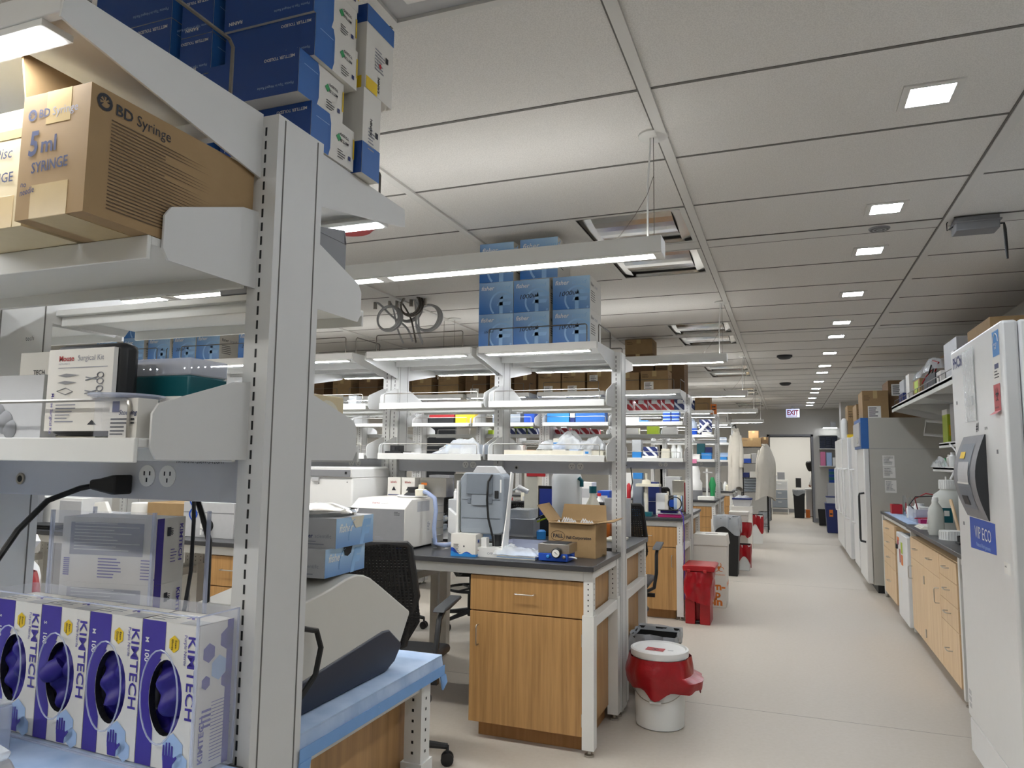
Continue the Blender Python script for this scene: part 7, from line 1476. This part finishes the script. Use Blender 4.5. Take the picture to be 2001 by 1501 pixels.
# room beyond the doorway
t = TH('drawer_tower', 'white framed plastic drawer tower in the room beyond', 'drawer unit', (-.22, 21.5, 0)); t.p(MB().box(-.44, -.42, 21.5, 21.8, .0, .94, 'white2').box(-.02, -.0, 21.5, 21.8, .0, .94, 'white2').box(-.44, 0, 21.5, 21.8, .92, .95, 'white2').box(-.44, 0, 21.5, 21.8, .15, .18, 'white2'), 'frame')
for i in range(3): t.p(MB().box(-.415, -.025, 21.48, 21.78, .19+.245*i, .41+.245*i, 'bluegrey' if i < 2 else 'bagwhite').box(-.27, -.17, 21.47, 21.48, .33+.245*i, .345+.245*i, 'white2'), 'drawer', .004)
item('small_instrument', 'grey device and clear bags on the drawer tower', 'device', (-.27, -.08, 21.55, 21.7, .951, 1.15, 'midgrey'), (-.38, -.28, 21.55, 21.7, .951, 1.06, 'bagwhite'))
linerbin(.26, 20.5, .28, .3, .70, 'tall black bin with clear liner in the room beyond', 'black', 'liner', .85, .1, .04)
t = TH('desk', 'grey desk in the room beyond the doorway', 'desk', (.9, 21.0, 0)); t.p(MB().box(.42, 1.6, 20.85, 21.5, .70, .73, 'lightgrey'), 'desk_top'); t.p(MB().box(.45, 1.0, 20.9, 21.45, .02, .70, 'lightgrey'), 'pedestal')
item('laptop_screen', 'black screen standing on the desk in the room beyond', 'screen', (.20, .34, 21.6, 21.62, .74, 1.0, 'black'), (.22, .3, 21.5, 21.8, .0, .74, 'white2'))
item('orange_bag', 'small orange item on the floor under the desk beyond', 'bag', (.42, .52, 20.6, 20.75, 0, .2, 'orange'))
# person leaning over the desk
t = TH('person', 'person with dark hair in a white coat bending over a desk beyond the doorway', 'person', (.75, 20.390, 0))
def skin(name, chains, mt, parent=None, sub=1):
    vs, es, rs = [], [], []
    for ch in chains:
        prev = None
        for it in ch:
            if isinstance(it, int): prev = it; continue
            vs.append(it[0]); rs.append(it[1]); i = len(vs)-1
            if prev is not None: es.append((prev, i))
            prev = i
    me = bpy.data.meshes.new(name); me.from_pydata([(v[0]-t.loc[0], v[1]-t.loc[1], v[2]-t.loc[2]) for v in vs], es, []); o = bpy.data.objects.new(name, me); COL.objects.link(o); o.parent = parent or t.o
    md = o.modifiers.new('s', 'SKIN'); sv = me.skin_vertices[0].data
    for i, r in enumerate(rs): sv[i].radius = (r, r) if not isinstance(r, tuple) else r
    sv[0].use_root = True
    sb = o.modifiers.new('u', 'SUBSURF'); sb.levels = sub; sb.render_levels = sub+1
    me.materials.append(MATS[mt]); return o
skin('body', [
    [((.95, 20.540, .92), .14), ((.88, 20.510, 1.08), .14), ((.78, 20.480, 1.22), .155), ((.68, 20.440, 1.30), .12), ((.62, 20.420, 1.34), .05), ((.56, 20.400, 1.36), .075), ((.51, 20.390, 1.33), .08)],
    [0, ((.98, 20.460, .85), .10), ((.98, 20.420, .48), .065), ((1.0, 20.420, .10), .045), ((.92, 20.400, .04), .04)],
    [0, ((.98, 20.630, .85), .10), ((.98, 20.670, .48), .065), ((1.0, 20.670, .10), .045), ((.92, 20.660, .04), .04)],
    [3, ((.66, 20.300, 1.22), .055), ((.60, 20.260, .98), .042), ((.52, 20.360, .80), .032)],
    [3, ((.68, 20.600, 1.22), .055), ((.60, 20.640, .98), .042), ((.52, 20.590, .80), .032)]], 'skin')
skin('coat', [[((.96, 20.540, .70), .19), ((.95, 20.540, .92), .17), ((.88, 20.510, 1.08), .165), ((.78, 20.480, 1.22), .175), ((.67, 20.440, 1.28), .12)],
    [4, ((.655, 20.290, 1.22), .07), ((.595, 20.255, .98), .058), ((.54, 20.340, .84), .05)], [4, ((.67, 20.610, 1.22), .07), ((.595, 20.645, .98), .058), ((.54, 20.595, .84), .05)]], 'white2')
t.p(MB().lathe(.545, 20.405, [(.02, 1.475), (.07, 1.465), (.10, 1.43), (.105, 1.37), (.085, 1.30), (.05, 1.22), (.01, 1.20)], 'hair', 18), 'hair')
# ---------------- more small things on the worktops seen under the beams
def bottle(x, y, z, r, h, c, nm, lab, cap=None):
    m = MB().lathe(x, y, [(r, z), (r, z+h*.62), (r*.45, z+h*.78), (r*.45, z+h*.86)], c, 16)
    m.lathe(x, y, [(r*.52, z+h*.86), (r*.52, z+h), (0, z+h+.0005)], cap or c, 14, False)
    return wthing(m, nm, lab, 'bottle')
item('plastic_drawer_box', 'tan and clear drawer box under the power beam left of the grey post', 'box', (-2.75, -2.55, 4.5, 4.7, ZW, ZW+.36, 'cream'), (-2.74, -2.56, 4.498, 4.5, ZW+.18, ZW+.185, 'midgrey'))
bottle(-1.27, 4.95, ZW, .05, .34, 'cream', 'squeeze_bottle', 'cream bottle with teal cap right of the tall white carboy', 'teal')
bottle(-1.08, 4.9, ZW, .04, .22, 'bottlewhite', 'white_bottle', 'plain white bottle behind the pale green notebook')
bottle(-2.45, 4.5, ZW, .045, .28, 'bottlewhite', 'white_bottle', 'white bottle under the beam, left of the tan drawer box gap', 'royal')
item('storage_box', 'white box with grey lid above the pale notebook, second row far side', 'box', (-1.20, -1.02, 5.0, 5.03, ZW+.0, ZW+.26, 'lightgrey'))
item('wire_tray', 'grey stacked trays on the second row far side worktop', 'tray', (-2.52, -2.36, 4.65, 4.9, ZW, ZW+.04, 'bluegrey'), (-2.52, -2.36, 4.66, 4.9, ZW+.06, ZW+.10, 'bluegrey'), (-2.51, -2.37, 4.70, 4.88, ZW, ZW+.12, 'charcoal'))
# third row, seen through the second
for i, (x, c, w, h, nm, lab) in enumerate((
    (-1.75, 'royal', .12, .22, 'storage_box', 'royal blue box on the third row worktop behind the carboy'),
    (-1.95, 'white2', .14, .30, 'bench_instrument', 'white instrument on the third row worktop behind the blue screen'),
    (-2.2, 'charcoal', .20, .26, 'computer_screen', 'black screen on the third row worktop, left of the white instrument'),
    (-2.55, 'cream', .16, .18, 'supply_carton', 'cream carton on the third row worktop behind the goose neck lamp'),
    (-2.85, 'redbin', .14, .12, 'tip_box', 'dark red box on the third row worktop behind the tall instrument'),
    (-3.15, 'lightgrey', .2, .3, 'bench_instrument', 'pale grey instrument on the third row worktop, left part'),
    (-3.6, 'midgrey', .24, .34, 'bench_instrument', 'mid grey instrument on the third row worktop behind the centrifuge'),
    (-4.0, 'white2', .18, .22, 'supply_carton', 'white carton on the third row worktop, farthest left of the clutter'))):
    item(nm, lab, 'box' if 'box' in nm or 'carton' in nm else 'instrument', (x, x+w, 7.0, 7.2, ZW, ZW+h, c), (x+.02, x+w-.02, 6.998, 7.0, ZW+h*.5, ZW+h*.8, 'lightgrey' if c != 'lightgrey' else 'navy'))
for i, (x, y, r, h, c, cap, lab) in enumerate((
    (-1.62, 6.92, .03, .16, 'glass', 'orange', 'clear bottle with orange cap on the third row worktop edge'),
    (-1.72, 6.95, .035, .20, 'bottlewhite', 'red', 'white bottle with red cap beside the orange capped one'),
    (-2.05, 6.9, .03, .18, 'lightblue', 'skyblue', 'pale blue bottle in front of the white instrument, third row'),
    (-2.40, 6.95, .04, .22, 'bottlewhite', 'green', 'white bottle with green cap on the third row worktop'),
    (-1.27, 7.75, .04, .25, 'bottlewhite', 'skyblue', 'white bottle with blue cap, third row far side worktop'),
    (-1.40, 7.8, .045, .28, 'cream', 'magenta', 'cream bottle with magenta cap, third row far side worktop'))):
    bottle(x, y, ZW, r, h, c, 'reagent_bottle', lab, cap)
for i, x in enumerate((-1.38, -1.33, -1.28, -1.16, -1.11)):
    bottle(x, 7.28, ZW, .02, (.16, .2, .14, .18, .22)[i], ('glass', 'bottlewhite', 'teal', 'red', 'cream')[i], 'small_bottle', 'small %s bottle at the back of the third row worktop' % ('clear', 'white', 'teal', 'red', 'cream')[i])
P(MB().tube([(-1.48, 7.3, ZW+.45), (-1.46, 7.28, ZW+.30), (-1.49, 7.25, ZW+.15), (-1.45, 7.2, ZW+.05), (-1.40, 7.1, ZW+.01)], .006, 'cable', 6), 'cable', 'black cable hanging from the third row beam by the end post', 'cable')
# shelf clutter of the third row, left bays
for i, (x, w, h, c) in enumerate(((-2.30, .14, .08, 'box_white'), (-2.12, .1, .11, 'lightblue'), (-1.98, .16, .06, 'cream'), (-2.95, .16, .09, 'teal'), (-2.75, .12, .12, 'box_white'), (-2.6, .1, .07, 'orange'), (-3.5, .2, .1, 'box_white'), (-3.25, .12, .13, 'lightgrey'))):
    item('supply_box', '%s box on the third row bottom shelf, number %s from the aisle bay' % ({'box_white': 'white', 'lightblue': 'pale blue', 'cream': 'cream', 'teal': 'teal', 'orange': 'orange', 'lightgrey': 'grey'}[c], ('one', 'two', 'three', 'four', 'five', 'six', 'seven', 'eight')[i]), 'box', (x, x+w, 7.27, 7.38, zl, zl+h, c))
# fourth row worktop
for i, (x, w, h, c) in enumerate(((-1.6, .2, .3, 'lightgrey'), (-1.9, .18, .22, 'navy'), (-2.2, .2, .34, 'white2'))):
    item('bench_instrument', ('pale grey', 'navy blue', 'white')[i]+' instrument on the fourth row worktop', 'instrument', (x, x+w, 10.3, 10.5, ZW, ZW+h, c))
P(MB().lathe(-.98, 10.45, [(.03, ZW), (.035, ZW+.12), (.05, ZW+.2), (.02, ZW+.3)], 'led_green', 10), 'green_plant', 'green leafy item beside the clamp stand, fourth row', 'plant')
